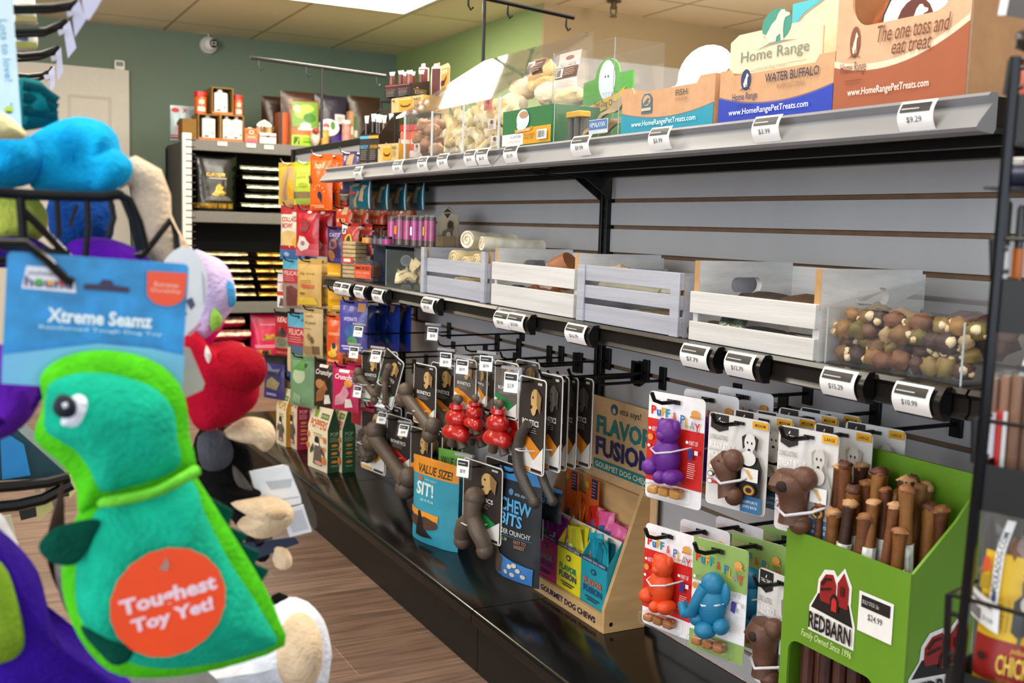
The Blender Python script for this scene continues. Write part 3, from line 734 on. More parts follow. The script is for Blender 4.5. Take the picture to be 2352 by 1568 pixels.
for row in range(4):
    for k in range(9):
        yy = y1-.014-(y1-y0-.028)*k/8+rr2.uniform(-.005, .005); zz = MZ+.014+row*.0165+rr2.uniform(-.003, .003)
        xx = 1.063+rr2.uniform(0, .006)+(.012 if row % 2 else 0)
        t = thing('bone_chew', 'knobbly brown marrow bone chew piled in the acrylic bin', 'dog chew', (xx, yy, zz), rr2.uniform(0, 6), 'bone chews in the acrylic bin')
        c = rr2.choice(cols); b = MB(); a = rr2.uniform(.009, .0135)
        b.ell((0, 0, 0), (a*1.25, a, a), chew(c), 12, 8, amp=.4, fr=20, seed=n*1.3); b.build('meat', t, angle=70)
        if rr2.random() < .8:
            b = MB(); q = rr2.uniform(0, 6); b.ell((a*math.cos(q), a*math.sin(q), a*.2), (a*.5, a*.55, a*.5), chew('#ecd5b0'), 10, 6, amp=.4, seed=n); b.ell((a*math.cos(q+1), a*math.sin(q+1), -a*.3), (a*.4, a*.4, a*.4), chew('#e3c597'), 10, 6, amp=.4, seed=n+5); b.build('bone_knob', t, angle=70)
        n += 1
for k in range(6):
    yy = y1-.02-(y1-y0-.04)*k/5
    t = thing('bone_chew', 'larger reddish bone chew at the back of the acrylic bin', 'dog chew', (1.115+rr2.uniform(0, .02), yy, MZ+.05+rr2.uniform(-.006, .008)), rr2.uniform(0, 6), 'larger chews behind in the acrylic bin')
    b = MB(); b.ell((0, 0, 0), (.032, .024, .026), chew(rr2.choice(cols)), 14, 8, amp=.45, fr=20, seed=n); b.build('meat', t, angle=70); n += 1
# long brown chew sticks lying behind, running right past the rack
for k in range(5):
    p = .838-.0*k
    t = thing('long_chew_stick', 'long brown bully stick lying at the near end of middle shelf', 'dog chew', (1.09+.03*k, .63, MZ+.012+.02*(k % 2)+.006*k), 0, 'long sticks past the bone bin')
    b = MB(); b.tube([(0, -.2, 0), (.004, -.1, .002), (0, .05, 0), (.003, .17, -.002)], [.011, .012, .0115, .010], chew(['#6b3d1c', '#7d4a22', '#5a3018', '#86562b', '#4a2a18'][k]), 10); b.build('stick', t)
ms0 = mid_shelf(-.368, .838, 'middle shelf going on past the wire rack with long sticks')
t = thing('clear_stick_bin', 'clear low tray holding long bully sticks behind the rack', 'bin', (1.05, .64, MZ))
for a, c, nm in (((0, -.22, 0), (.003, .19, .07), 'front_panel'), ((.2, -.22, 0), (.203, .19, .09), 'back_panel'), ((.003, .187, 0), (.2, .19, .07), 'end_panel'), ((.003, -.22, .0005), (.2, .187, .0025), 'base_panel')):
    b = MB(); b.box(a, c, ACRYL); b.build(nm, t)

# --- small acrylic bin of cream chews at the left
y0 = ax(976, 640, 1.05).y+.006; y1 = ax(886, 640, 1.05).y
bin2 = acrylic_box('acrylic_bin', 'small acrylic bin of cream ear chews left of the first crate', (1.05, (y0+y1)/2, MZ), y1-y0, .17, .10)
rr3 = random.Random(5)
for k in range(11):
    yy = y0+.03+(y1-y0-.06)*rr3.random(); zz = MZ+.016+.04*rr3.random()*(1 if k > 4 else .2); xx = 1.07+.012*(k % 4)
    t = thing('ear_chew', 'curled cream ear chew in the small acrylic bin', 'dog chew', (xx, yy, zz), rr3.uniform(-1, 1), 'ear chews in the small acrylic bin')
    b = MB(); a = rr3.uniform(.03, .045); b.grid(lambda u, v: ((u-.5)*.03*(1-v*.4), (v-.5)*a*1.6, .012*math.sin(PI*u)*(1+v)+.006*math.sin(v*5+k)), 6, 8, chew('#dcc79c')); b.grid(lambda u, v: ((.5-u)*.03*(1-v*.4), (v-.5)*a*1.6, .008*math.sin(PI*u)*(1+v)+.006*math.sin(v*5+k)-.004), 6, 8, chew('#cfb98b')); b.build('ear', t, angle=80)
for k, (px, py, lb) in enumerate([(877, 622, 'upper round white sticker on the dark box'), (877, 646, 'lower round white sticker on the dark box')]):
    pass
# --- small packs at the left end of the middle shelf
def shelf_pack(px0, py0, px1, py1, X, col, ops, label, name='treat_pack', cat='treat pack', d=.05, yaw=0, side_col=None, group=None, z=MZ, side_ops=()):
    f = fit(px0, py0, px1, py1, X=X, yaw=yaw)
    return carton(name, label, cat, (f.x, f.y, z), f.th, f.w, f.t-z, d, col, ops, side_ops, side_col, group=group)
shelf_pack(857, 565, 884, 665, 1.10, '#16263f', [], 'dark navy box behind two round white stickers', 'treat_box', 'box', d=.09, yaw=0, side_col='#14233b',
    side_ops=[('E', .72, .62, .2, .16, '#e8e6e2'), ('E', .72, .24, .2, .16, '#e8e6e2'), ('E', .72, .62, .14, .11, '#b9bcc4'), ('E', .72, .24, .14, .11, '#b9bcc4')])
shelf_pack(752, 594, 782, 652, 1.06, '#e3a41c', [('R', .1, .1, .9, .2, '#f3c860'), ('P', [(.2, .98), (.5, 1.0), (.8, .98), (.5, .8)], '#c98a10')], 'yellow carton at the far left end of the middle shelf', 'treat_box', 'box', yaw=24, side_col='#c8860f')
f = fit(782, 590, 815, 655, X=1.06, yaw=22)
t = thing('biscuit_stack', 'clear pack of stacked pale biscuits with a red label', 'treat pack', (f.x, f.y, MZ), f.th)
b = MB()
for k in range(9): b.box((-f.w/2+.004, .004, .002+k*.0125), (f.w/2-.004, .05, .002+k*.0125+.0105), chew('#d8b981'))
b.build('biscuits', t, bevel=.002)
b = MB(); b.box((-f.w/2, 0, 0), (f.w/2, .054, .116), BAGCLEAR); b.build('clear_wrap', t)
b = MB(); b.prints([('R', .12, .40, .88, .56, '#c23b2f'), ('R', .25, .44, .72, .52, '#e9d9c4')], lambda u, v, e: ((u-.5)*f.w, -.0006-e, v*.116)); b.build('red_label', t)
f = fit(815, 598, 855, 660, X=1.055, yaw=18)
t = thing('smoked_treat_pack', 'orange SMOKED treat pack in a clear bag on the middle shelf', 'treat pack', (f.x, f.y, MZ), f.th)
h = f.t-MZ; b = MB(); b.box((-f.w/2, 0, .012), (f.w/2, .04, h*.78), chew('#7a3d22')); b.build('treats', t, bevel=.006)
b = MB(); b.box((-f.w/2-.002, -.002, .001), (f.w/2+.002, .043, h), BAGCLEAR); b.build('clear_bag', t)
b = MB(); b.prints([('R', .02, .14, .98, .80, '#d9542a'), ('T', 'SMOKED', .06, .55, .94, .72, '#33201a', .02), ('T', 'SIRLOIN', .12, .36, .88, .46, '#e8b199', .01)]+lines(.15, .85, .30, 3, .05, '#e09a7c'), lambda u, v, e: ((u-.5)*f.w, -.0026-e, v*h)); b.build('front_label', t)
# pink-wrapped sticks standing in clear cylinders on a raised black rack
f0 = fit(885, 490, 1002, 566, X=1.12)
rk = thing('wire_display_tray', 'low black wire tray carrying the pink wrapped sticks', 'tray', (1.05, (ax(900, 580, 1.1).y+ax(1002, 570, 1.1).y)/2, MZ+.112), 0)
L = .36; b = MB(); b.box((0, -L/2, -.003), (.2, L/2+.12, 0), BLACKM); b.build('tray_base', rk, bevel=.001)
for q in (-L/2, L/2+.11):
    MB().prism([(.06, -.0035), (SX-1.05-.013, -.0035), (SX-1.05-.013, -.014)], q, q+.004, BLACKM).build('bracket', rk)
pk = [(894, 496, 911, 562), (912, 492, 930, 562), (930, 494, 946, 565), (947, 494, 961, 562), (962, 495, 974, 564), (975, 493, 986, 563), (986, 494, 999, 562)]
cc = ['#c9248c', '#b3307c', '#cf4a94', '#cc2f9c', '#a23c86', '#d9308e', '#b02a78']
for k, (a, b0, c, d0) in enumerate(pk):
    f = fit(a, b0, c, d0, X=1.085+.008*(k % 3), yaw=20); r = f.w*.5
    t = thing('wrapped_chew_tube', ['%s pink-labelled chew tube in the row beside the dog card' % w for w in ('leftmost', 'second', 'third', 'fourth', 'fifth', 'sixth', 'rightmost')][k], 'chew tube', (f.x, f.y, MZ+.112), 0, 'pink chew tubes')
    hh = f.t-MZ-.112; b = MB(); b.cyl((0, 0, .001), (0, 0, hh*.94), r*.86, chew('#57301f'), 12); b.build('chew', t)
    b = MB(); b.cyl((0, 0, hh*.2), (0, 0, hh*.82), r*.95, mat('magenta_label', cc[k], rough=.35, var=.2, vscale=60), 12); b.build('label_band', t)
    b = MB(); b.cyl((0, 0, .0005), (0, 0, hh), r, BAGCLEAR, 12); b.build('clear_sleeve', t)
    if k % 2 == 1:
        q = MB(); n = front(f.th); s = Vector((-n.y, n.x, 0)); q.box((-r*.5, -r-.0015, hh*.35), (r*.1, -r-.0005, hh*.62), ink(['#e88a2a', '#e9e9ee', '#efb62e'][k//2]), Matrix.Rotation(f.th, 4, 'Z')); q.build('sticker', t)
# grey header card with a spaniel
f = fit(1004, 478, 1052, 568, X=1.20)
t = thing('header_card', 'grey display card with a standing spaniel and a dark diamond badge', 'display card', (f.x, f.y, f.b), f.th, None)
W2, H2 = f.w, f.h; GC = card('#a79c88')
out = [(-W2/2, 0), (W2/2, 0), (W2/2, H2*.83), (W2*.24, H2*.85), (W2*.24, H2*.93), (W2*.0, H2*1.03), (-W2*.26, H2*.93), (-W2*.28, H2*.82), (-W2/2, H2*.78)]
b = MB(); b.prism(out, 0, .003, GC)
Fc = flat_F(W2, H2, 0, False)
b.prints([('P', [(.5, 1.0), (.71, .90), (.5, .74), (.29, .90)], '#26231f'), ('R', .32, .86, .68, .90, '#8a8174'), ('P', [(.2, .05), (.25, .3), (.3, .42), (.5, .46), (.52, .62), (.62, .70), (.78, .66), (.82, .5), (.74, .42), (.76, .05), (.66, .05), (.62, .25), (.42, .28), (.36, .05)], '#6f675b'), ('E', .66, .58, .12, .10, '#2c2825'), ('E', .6, .3, .12, .1, '#dcd6ca'), ('R', .05, .0, .95, .05, '#7c7263')], Fc)
b.build('card', t)
t2 = thing('card_stand', 'kraft carton standing behind the pink chew tubes', 'box', (1.16, ax(960, 600, 1.16).y, MZ+.1125), -PI/2)
MB().box((-.19, 0, .0), (.17, .1, .028), cardboard('#ab9474')).build('box_body', t2)
# ================================================================ ON THE UPPER SHELF
UZ = 1.156
KR = '#c99a72'
KRAFT = cardboard(KR)
# printed treat boxes: dispenser trays with a curved colour band, logo and web address
def range_logo(cu, cv, su, sv, col, text=True, tag_=True, small=True):
    ops = [('E', cu, cv+.55*sv, .42*su, .52*sv, col), dog_side(cu+.02*su, cv+.5*sv, .36*sv, '#ead9c2', asp=.7*su/sv)]
    ops += [('P', [(cu-.55*su, cv-.02*sv), (cu-.2*su, cv+.16*sv), (cu+.2*su, cv+.16*sv), (cu+.55*su, cv-.02*sv), (cu+.2*su, cv+.09*sv), (cu-.2*su, cv+.09*sv)], col)]
    if text: ops += [('T', 'Home Range', cu-1.05*su, cv-.55*sv, cu+1.05*su, cv-.10*sv, col, .004)]
    if tag_: ops += [('R', cu-.7*su, cv-.72*sv, cu+.7*su, cv-.70*sv, col), ('T', 'natural dog treats', cu-.62*su, cv-.86*sv, cu+.62*su, cv-.76*sv, col, .0, .2)]
    return ops
def band(col, edge, v_l, v_m, v_r, n=14):
    top = []
    for i in range(n+1):
        u = i/n; top.append((u, v_l*(1-u)**2+2*(v_m)*u*(1-u)+v_r*u*u))
    lo = [(0, 0)]; up = top
    ed = [(u, v+.028) for u, v in up]
    return [('P', [(1, 0), (0, 0)][::-1] and [(0, 0), (1, 0)]+list(reversed(ed)), edge), ('P', [(0, 0), (1, 0)]+list(reversed(up)), col)]
def tray_box(name, label, X, px0, px1, zt, depth, ops, notch=None, top_l=None, inner='#b98f68', back_h=None):
    """open dispenser: front wall (dipped), side walls, back wall, base"""
    ya, yb = ax(px1, 260, X).y, ax(px0, 260, X).y; w = yb-ya-.004
    t = thing(name, label, 'box', (X, (ya+yb)/2, UZ), -PI/2); h = zt-UZ; th = .003
    n0, n1, dip = notch or (.1, .8, .14)
    out = [(-w/2, 0), (w/2, 0), (w/2, h), (w/2-w*(1-n1)*.8, h), (w/2-w*(1-n1), h*(1-dip)), (-w/2+w*n0, h*(1-dip)), (-w/2+w*n0*.8, h), (-w/2, h)]
    b = MB(); b.prism(out, 0, th, KRAFT); b.prints(ops, lambda u, v, e: ((u-.5)*w, -e, v*h)); b.build('front_wall', t)
    hb = back_h or h
    for sx in (-1, 1):
        b = MB(); x = sx*(w/2-th); b.box((min(x, x+sx*th), th+.0003, 0), (max(x, x+sx*th), depth, h), KRAFT); b.build('side_wall', t)
    b = MB(); b.box((-w/2+th+.0003, depth-th, 0), (w/2-th-.0003, depth, hb), KRAFT); b.build('back_wall', t)
    b = MB(); b.box((-w/2+th+.0003, th+.0003, .0005), (w/2-th-.0003, depth-th-.0003, .003), KRAFT); b.build('base', t)
    t['w'] = w
    return t, w, h
TEAL, BLUE, RUST = '#0f8fa8', '#1436a8', '#9c4f2c'
fish, fw_, fh_ = tray_box('treat_box', 'kraft and teal FISH treat box on the upper shelf', 1.06, 1427, 1641, 1.2385, .17,
    band(TEAL, '#5d7478', .46, .12, .44)+[('P', [(.24, .42), (.36, .42), (.36, .72), (.33, .82), (.27, .82), (.24, .72)], '#3f6b7c'), ('E', .30, .68, .045, .11, '#c99a72'), dog_side(.30, .66, .07, '#3f6b7c', asp=.6), ('R', .245, .47, .355, .53, '#d8b894'),
     ('T', 'FISH', .62, .68, .74, .80, '#3d4b45', .006), ('T', 'POISSON', .62, .58, .745, .64, '#8d7259', .0), ('T', 'www.HomeRangePetTreats.com', .14, .13, .84, .27, '#eef4f5', .004)], notch=(.14, .82, .13))
buf, bw_, bh_ = tray_box('treat_box', 'kraft and royal blue WATER BUFFALO treat box on the upper shelf', 1.06, 1649, 1915, 1.238, .17,
    band(BLUE, '#6e5c7a', .50, .12, .48)+range_logo(.255, .58, .11, .36, '#1d2b63')+[('T', 'WATER BUFFALO', .44, .66, .89, .82, '#2b2f4a', .014), ('T', 'BUFFLES D\'EAU', .55, .53, .78, .61, '#8a6b55', .0), ('T', 'www.HomeRangePetTreats.com', .12, .12, .82, .26, '#f0f2fb', .004)], notch=(.12, .84, .12))
# tall box behind: cream flap with large logo, teal corner, Tilapia Skin sticker
ya, yb = ax(1884, 120, 1.13).y, ax(1690, 120, 1.13).y; w = yb-ya
t = thing('treat_box', 'tall cream treat box with large green dog logo behind the blue box', 'box', (1.245, (ya+yb)/2, UZ), -PI/2)
CRM = cardboard('#ecd3b2'); h1 = .215
b = MB(); b.box((-w/2, 0, 0), (w/2, .04, h1), CRM); F = lambda u, v, e: ((u-.5)*w, -e, v*h1)
b.prints([('P', [(0, .80), (.15, .90), (.45, 1.0), (0, 1.0)], '#8d9d8f'), ('P', [(0, .82), (.15, .92), (.42, 1.0), (0, 1.0)], '#3fb4c4')], F)
b.build('box_body', t, bevel=.001)
b = MB(); fl, fr_ = ax(1678, 120, 1.10).y, ax(1888, 120, 1.10).y; w2 = fl-fr_; TX = None; t9 = thing('display_card', 'cream dog logo card standing in the blue treat box', 'display card', (1.10, (fl+fr_)/2, UZ+.0035), -PI/2); h2 = ax(1783, 62, 1.10).z-UZ-.0035; b.prism([(-w2/2, 0), (w2/2, 0), (w2/2, h2*.92), (w2/2-.02, h2), (-w2/2+.02, h2), (-w2/2, h2*.93)], 0, .003, CRM)
V = lambda py: (ax(1783, py, 1.10).z-UZ-.0035)/h2
b.prints([('E', .52, V(58), .16, V(20)-V(58), '#2f8a78'), dog_side(.52, V(62), .17, '#efd9ba', asp=.9), ('P', [(.30, V(108)), (.45, V(97)), (.6, V(95)), (.76, V(100)), (.6, V(99)), (.45, V(101))], '#7c8f7d'), ('T', 'Home Range', .14, V(139), .88, V(105), '#6f8478', .004), ('R', .14, V(155), .32, V(153.5), '#9aa08e'), ('R', .66, V(150), .86, V(148.5), '#9aa08e'), ('T', 'natural dog treats', .32, V(158), .66, V(146), '#8d9684', .0, .2)], lambda u, v, e: ((u-.5)*w2, -e, v*h2))
b.build('card', t9)
b = MB(); b.prints([('E', .84, .90, .12, .075, '#f3f3f1'), ('T', 'Tilapia', .76, .905, .92, .935, '#3a3344', .006), ('T', 'Skin', .79, .865, .89, .893, '#3a3344', .006)], F, e0=.0008); b.build('round_sticker', t)
for k, (px, py) in enumerate([(1705, 168), (1835, 150)]):
    p = ax(px, py, 1.13); tt = thing('dried_chew_tip', ['dark dried chew tip at left above the blue treat box', 'dark dried chew tip at right above the blue treat box'][k], 'dog chew', (1.12, p.y, UZ+.004), 0)
    b = MB(); hh = p.z-UZ; b.tube([(0, 0, 0), (0, 0, hh-.01), (0, .02, hh)], [.012, .012, .006], chew('#5c4630'), 8); b.build('chew', tt)
# white arch display card behind the fish box
f = fit(1485, 98, 1680, 205, X=1.20)
t = thing('display_card', 'plain white card with a domed top behind the teal FISH box', 'display card', (1.245, f.y, UZ), -PI/2)
zz = lambda py: ax(1575, py, 1.2).z-UZ
hb = zz(172); ht = zz(98); o = [(-f.w/2, 0), (f.w/2, 0), (f.w/2, hb+.008), (f.w*.30, hb+.008)]
for i in range(13):
    a = PI*i/12; o.append((-.02*f.w+f.w*.32*math.cos(a), hb+(ht-hb)*math.sin(a)**.9))
o += [(-f.w*.36, hb-.006), (-f.w/2, hb-.01)]
b = MB(); b.prism(o, 0, .004, mat('white_display_card', '#f4f6f8', rough=.5, var=0)); b.build('card', t)
# big box at the near end
ya, yb = ax(2226, 100, 1.06).y, ax(1921, 100, 1.06).y; w = yb-ya; H = .30
t = thing('treat_box', 'large kraft and rust box reading The one toss and eat treat', 'box', (1.06, (ya+yb)/2, UZ), -PI/2)
hz0, hz1 = .098/H, .27/H
b = MB(); th = .004
win = rr(w*.76, .19, .03, 5, -w*.38, .108)
# front wall with a window hole
R = []; m = len(win)
outp = []
for (x, z) in win:
    dx, dz2 = x, z-.2; k = min((w/2)/abs(dx) if abs(dx) > 1e-6 else 99, ((H-.2) if dz2 > 0 else .2)/abs(dz2) if abs(dz2) > 1e-6 else 99); outp.append([dx*k, .2+dz2*k])
for cx, cz in ((-w/2, 0), (w/2, 0), (w/2, H), (-w/2, H)):
    i = min(range(m), key=lambda q: (outp[q][0]-cx)**2+(outp[q][1]-cz)**2); outp[i] = [cx, cz]
for yy, rg in ((0, win), (0, outp), (th, outp), (th, win), (0, win)): R.append([(x, yy, z) for x, z in rg])
b.loft(R, cardboard('#cfa583'), False)
F = lambda u, v, e: ((u-.5)*w, -e, v*H)
vb = .103/H
b.prints(band('#9d5230', '#e3c9ae', .20, .10, .30)+range_logo(.165, .225, .10, .13, '#7c4327')+[('T', 'The one toss and', .35, .275, .88, .345, '#6f3a22', .006, .25), ('T', 'eat treat', .47, .215, .76, .268, '#6f3a22', .006, .25), ('T', 'www.HomeRangePetTreats.com', .14, .055, .76, .095, '#f3e6dc', .004)], F)
b.build('front_wall', t)
for sx, nm in ((-1, 'side_wall'), (1, 'side_wall')):
    b = MB(); x = sx*(w/2-th); b.box((min(x, x+sx*th), th+.0003, 0), (max(x, x+sx*th), .18, H), cardboard('#c49468'))
    if sx > 0: b.prints([('E', .58, .62, .17, .17, '#93542f'), dog_side(.57, .59, .12, '#d0a073', asp=1.0), ('T', 'Home Range', .28, .33, .90, .43, '#7b4a2c', .006), ('R', .45, .27, .78, .285, '#7b4a2c')], lambda u, v, e: (w/2+e, u*.18, v*H))
    b.build(nm, t)
b = MB(); b.box((-w/2+th+.0003, .176, 0), (w/2-th-.0003, .18, H), KRAFT); b.build('back_wall', t)
b = MB(); b.box((-w/2+th+.0003, th+.0003, .0005), (w/2-th-.0003, .175, .004), KRAFT); b.build('base', t)
# wrapped chew and its label seen in the window
tt = thing('wrapped_jerky', 'wrapped reddish chew showing in the window of large kraft box', 'dog chew', (1.085, (ya+yb)/2, UZ+.01), -PI/2)
b = MB(); b.tube([(-.08, .02, .10), (-.055, .02, .115), (-.02, .025, .15), (.03, .03, .175), (.075, .03, .165)], [.012, .02, .026, .03, .028], mat('wrapped_meat', '#b56a44', rough=.2, var=.35, vscale=40, coat=.6), 14); b.build('chew', tt)
b = MB(); b.tube([(-.02, .07, .005), (0, .07, .10)], [.045, .06], mat('cream_wrap', '#e0c2a0', rough=.25, var=.15), 14); b.build('inner_pouch', tt)
b = MB(); b.prints([('E', .5, .5, .5, .5, '#241d1b'), ('E', .5, .5, .47, .47, '#eeeae4'), ('E', .5, .5, .26, .28, '#5b2418'), dog_side(.5, .5, .2, '#eeeae4')], lambda u, v, e: ((u-.5)*.115+.008, -.006-e, v*.115+.035)); b.build('round_label', tt)
# green and yellow chew box with open acrylic bin
GRN, YEL = '#1d6a34', '#d99a1c'
ya, yb = ax(1268, 250, 1.06).y, ax(1156, 250, 1.06).y; w = yb-ya; h = ax(1200, 250, 1.06).z-UZ
t = thing('chew_box', 'dark green and yellow dog chew box on the upper shelf', 'box', (1.06, (ya+yb)/2, UZ), -PI/2)
b = MB(); b.box((-w/2, 0, 0), (w/2, .112, h), card(GRN))
b.prints([('R', 0, .08, .45, .38, '#e6e8ee'), ('R', .45, .08, 1, .50, YEL), ('E', .44, .72, .13, .26, '#d9e2ee'), ('E', .42, .56, .10, .12, '#c8d6e6'), ('E', .46, .84, .09, .09, '#b08a60'), ('P', [(.30, .38), (.62, .42), (.66, .52), (.60, .50), (.45, .47), (.34, .46), (.28, .48)], '#d98a2a'), ('T', 'YETI DOG CHEW', .33, .41, .60, .47, '#fff2d8', .006),
          ('T', 'ALL NATURAL', .20, .26, .43, .33, '#54545c', .0), ('T', 'HIMALAYAN', .14, .14, .40, .20, '#d9a13a', .0), ('T', 'FOR CHEERS', .49, .28, .70, .34, '#6b4a14', .0), ('T', 'WAGS TOO', .49, .20, .68, .26, '#6b4a14', .0), ('R', .76, .16, .95, .40, '#f0f0ec')]+[('R', .78+.02*k, .20, .788+.02*k, .37, '#222222') for k in range(8)], lambda u, v, e: ((u-.5)*w, -e, v*h))
b.build('box_body', t, bevel=.001)
hh = ax(1395, 140, 1.15).z-UZ
t2 = thing('display_card', 'green display card with white oval and yellow ribbon', 'display card', (1.20, ax(1395, 180, 1.2).y, UZ), -PI/2)
f = fit(1340, 160, 1452, 260, X=1.20); W3 = f.w; H3 = ax(1395, 172, 1.2).z-UZ; TP = ax(1395, 134, 1.2).z-UZ
o = [(-W3/2, 0), (W3/2, 0), (W3/2, H3), (W3*.20, H3)]+[(W3*.24*math.cos(PI*i/10), H3+(TP-H3)*math.sin(PI*i/10)) for i in range(11)]+[(-W3*.28, H3*.97), (-W3/2, H3*.95)]
b = MB(); b.prism(o, 0, .004, card('#5aa84a')); Fy = lambda u, v, e: ((u-.5)*W3, -e, v*TP)
b.prints([('E', .5, .76, .17, .22, '#f1f5fb'), ('E', .5, .72, .12, .16, '#dfe9f5'), ('E', .47, .80, .012, .014, '#33405a'), ('E', .53, .80, .012, .014, '#33405a'), ('P', [(.16, .50), (.27, .52), (.5, .56), (.75, .60), (.88, .66), (.84, .56), (.88, .48), (.74, .48), (.5, .44), (.27, .40), (.16, .36), (.21, .44)], '#e2b13a'), ('T', 'Yeti Dog Chew', .26, .45, .75, .54, '#3a2f5a', .01)], Fy); b.build('card', t2)

def wall_bin(name, label, X, px0, px1, py, H, depth, th=.003):
    ya, yb = ax(px1, py, X).y, ax(px0, py, X).y; L = yb-ya-.004
    return acrylic_box(name, label, (X, (ya+yb)/2, UZ), L, depth, H, th), (ya+yb)/2, L
openbin, oy, oL = wall_bin('acrylic_bin', 'open acrylic bin beside the green chew box on upper shelf', 1.06, 1272, 1424, 250, .082, .115)
# dried chews and pouches in the open bin
for k, (px, py, c, lb) in enumerate([(1290, 300, '#7f776b', 'bundle of grey chew sticks with a yellow band in the open bin'), ]):
    tt = thing('chew_stick_bundle', lb, 'dog chew', (1.085, oy+oL*.34, UZ+.0045), 0)
    for q in range(4):
        b = MB(); b.cyl((.012*(q % 2), .014-.012*q, .0), (.012*(q % 2), .014-.012*q, .045), .006, chew('#5f5a56'), 8); b.build('stick', tt)
    b = MB(); b.box((-.0075, -.03, .046), (.019, .022, .058), ink('#d9a52c')); b.build('band', tt, bevel=.002)
for k, (s0, s1, z0, z1, c, lb) in enumerate([(.18, -.42, .004, .06, '#8a7248', 'long olive rawhide strip slanting across the open bin'), (.08, -.44, .003, .035, '#a08a5c', 'second olive rawhide strip lower in the open bin'), (-.2, -.44, .006, .05, '#c8b387', 'pale crumpled chew at the near end of the open bin')]):
    tt = thing('rawhide_strip', lb, 'dog chew', (1.078+.017*k, oy, UZ+.004), 0)
    b = MB(); b.grid(lambda u, v: (.012*v+.004*math.sin(u*9+k), oL*(s0+(s1-s0)*u), z0+(z1-z0)*u+.022*v+.004*math.sin(u*13+v*4)), 14, 4, chew(c)); b.grid(lambda u, v: (.012*(1-v)+.006+.004*math.sin(u*9+k), oL*(s0+(s1-s0)*u), z0+(z1-z0)*u+.022*(1-v)+.004*math.sin(u*13+4-v*4)), 14, 4, chew(c)); b.build('strip', tt, angle=80)
tt = thing('blue_chew_label', 'small blue and white printed label leaning in the open bin', 'label', (1.068, oy-oL*.16, UZ+.012), -PI/2)
b = MB(); b.box((-.035, 0, 0), (.03, .001, .026), ink('#dfe6ee')); b.prints([('R', .02, .3, .98, .95, '#3f76b8'), ('T', 'HIMALAYAN', .08, .45, .9, .8, '#eef3fa', .01)], lambda u, v, e: (-.035+u*.065, -e, v*.026)); b.build('paper', tt)

# sloped acrylic bin with rolls: three compartments, slanted lid
Y0, Y1 = ax(1150, 300, 1.06).y+.004, ax(930, 310, 1.06).y; L = Y1-Y0; yc = (Y0+Y1)/2
HF = ax(930, 268, 1.06).z-UZ
pk_ = ax(1283, 97, 1.29); HBk = pk_.z-UZ; DB = .23
bb = thing('acrylic_bin', 'large clear acrylic bin with slanted lid full of cream rawhide', 'bin', (1.06, yc, UZ))
th = .004
MB().box((0, -L/2, 0), (th, L/2, HF), ACRYL).build('front_panel', bb)
MB().box((DB-th, -L/2, 0), (DB, L/2, HBk), ACRYL).build('back_panel', bb)
for yy in (-L/2, -L/6, L/6, L/2-th):
    b = MB(); T = Matrix.Identity(4)
    prof = [(th+.0002, .004), (DB-th-.0002, .004), (DB-th-.0002, HBk-.004), (th+.0002, HF-.003)]
    b.loft([[(x, yy, z) for x, z in prof], [(x, yy+th, z) for x, z in prof]], ACRYL); b.build('divider' if abs(yy) < L/3 else 'end_panel', bb)
    MB().box((-.002, yy-.002, 0), (.0, yy+th+.003, HF), mat('acrylic_edge_pale', '#c9d0d2', rough=.1)).build('corner_strip', bb)
MB().box((th, -L/2+th, .0005), (DB-th, L/2-th, .004), ACRYL).build('base_panel', bb)
b = MB(); sl = [(-.022, HF-.006), (DB+.002, HBk+.002), (DB+.002, HBk+.006), (-.022, HF-.002)]
b.loft([[(x, -L/2-.006, z) for x, z in sl], [(x, L/2+.012, z) for x, z in sl]], ACRYL); b.build('slanted_lid', bb)
rg = random.Random(11)
def rnoise(c, h=.15): return c
# contents: near two compartments of cream bones, far one reddish
n = 0
for row in range(5):
    for k in range(8):
        u = (k+.5)/8; yy = -L/6+.012+(L*2/3-.03)*(1-u)-L/3+.004 if False else -L/2+.02+(L*2/3-.035)*u
        if abs(yy+L/6) < .012: continue
        zz = UZ+.02+row*.021+rg.uniform(-.004, .004); xx = 1.06+.024+rg.uniform(0, .012)+(.03 if row > 3 else 0)
        tt = thing('rawhide_bone', 'cream knotted rawhide bone heaped in the slanted acrylic bin', 'dog chew', (xx, yc+yy+rg.uniform(-.004, .004), zz), 0, 'rawhide bones in the slanted bin')
        a = rg.uniform(0, 3.1); l = rg.uniform(.014, .026); r = rg.uniform(.0085, .012)
        d = Vector((rg.uniform(-.4, .4), math.cos(a), math.sin(a)*.7)).normalized()*l
        c = rg.choice(['#ead6a6', '#e3cb95', '#f0e0bb', '#e9d9b6', '#dcc08a'])
        b = MB(); b.tube([-d, -d*.5, d*.5, d], [r*1.1, r*.9, r*.9, r*1.1], chew(c), 10); b.build('bone', tt)
        b = MB(); b.ell(tuple(d*1.08), r*1.2, chew(c), 10, 6, amp=.3); b.build('knot', tt); b = MB(); b.ell(tuple(-d*1.08), r*1.2, chew(c), 10, 6, amp=.3); b.build('knot', tt)
        n += 1
for k in range(10):
    tt = thing('dried_meat_chew', 'reddish brown dried chew in the far compartment of slanted bin', 'dog chew', (1.085+.02*(k % 2), yc+L/6+.03+(L/3-.05)*((k*37) % 10)/10, UZ+.022+.0165*(k//2)), 0, 'reddish chews in the slanted bin')
    b = MB(); b.ell((0, 0, 0), (.022, .024, .017), chew(rg.choice(['#9c6a4c', '#b0805e', '#8a5638', '#c79a78'])), 12, 8, amp=.45, seed=k); b.build('chew', tt, angle=70)
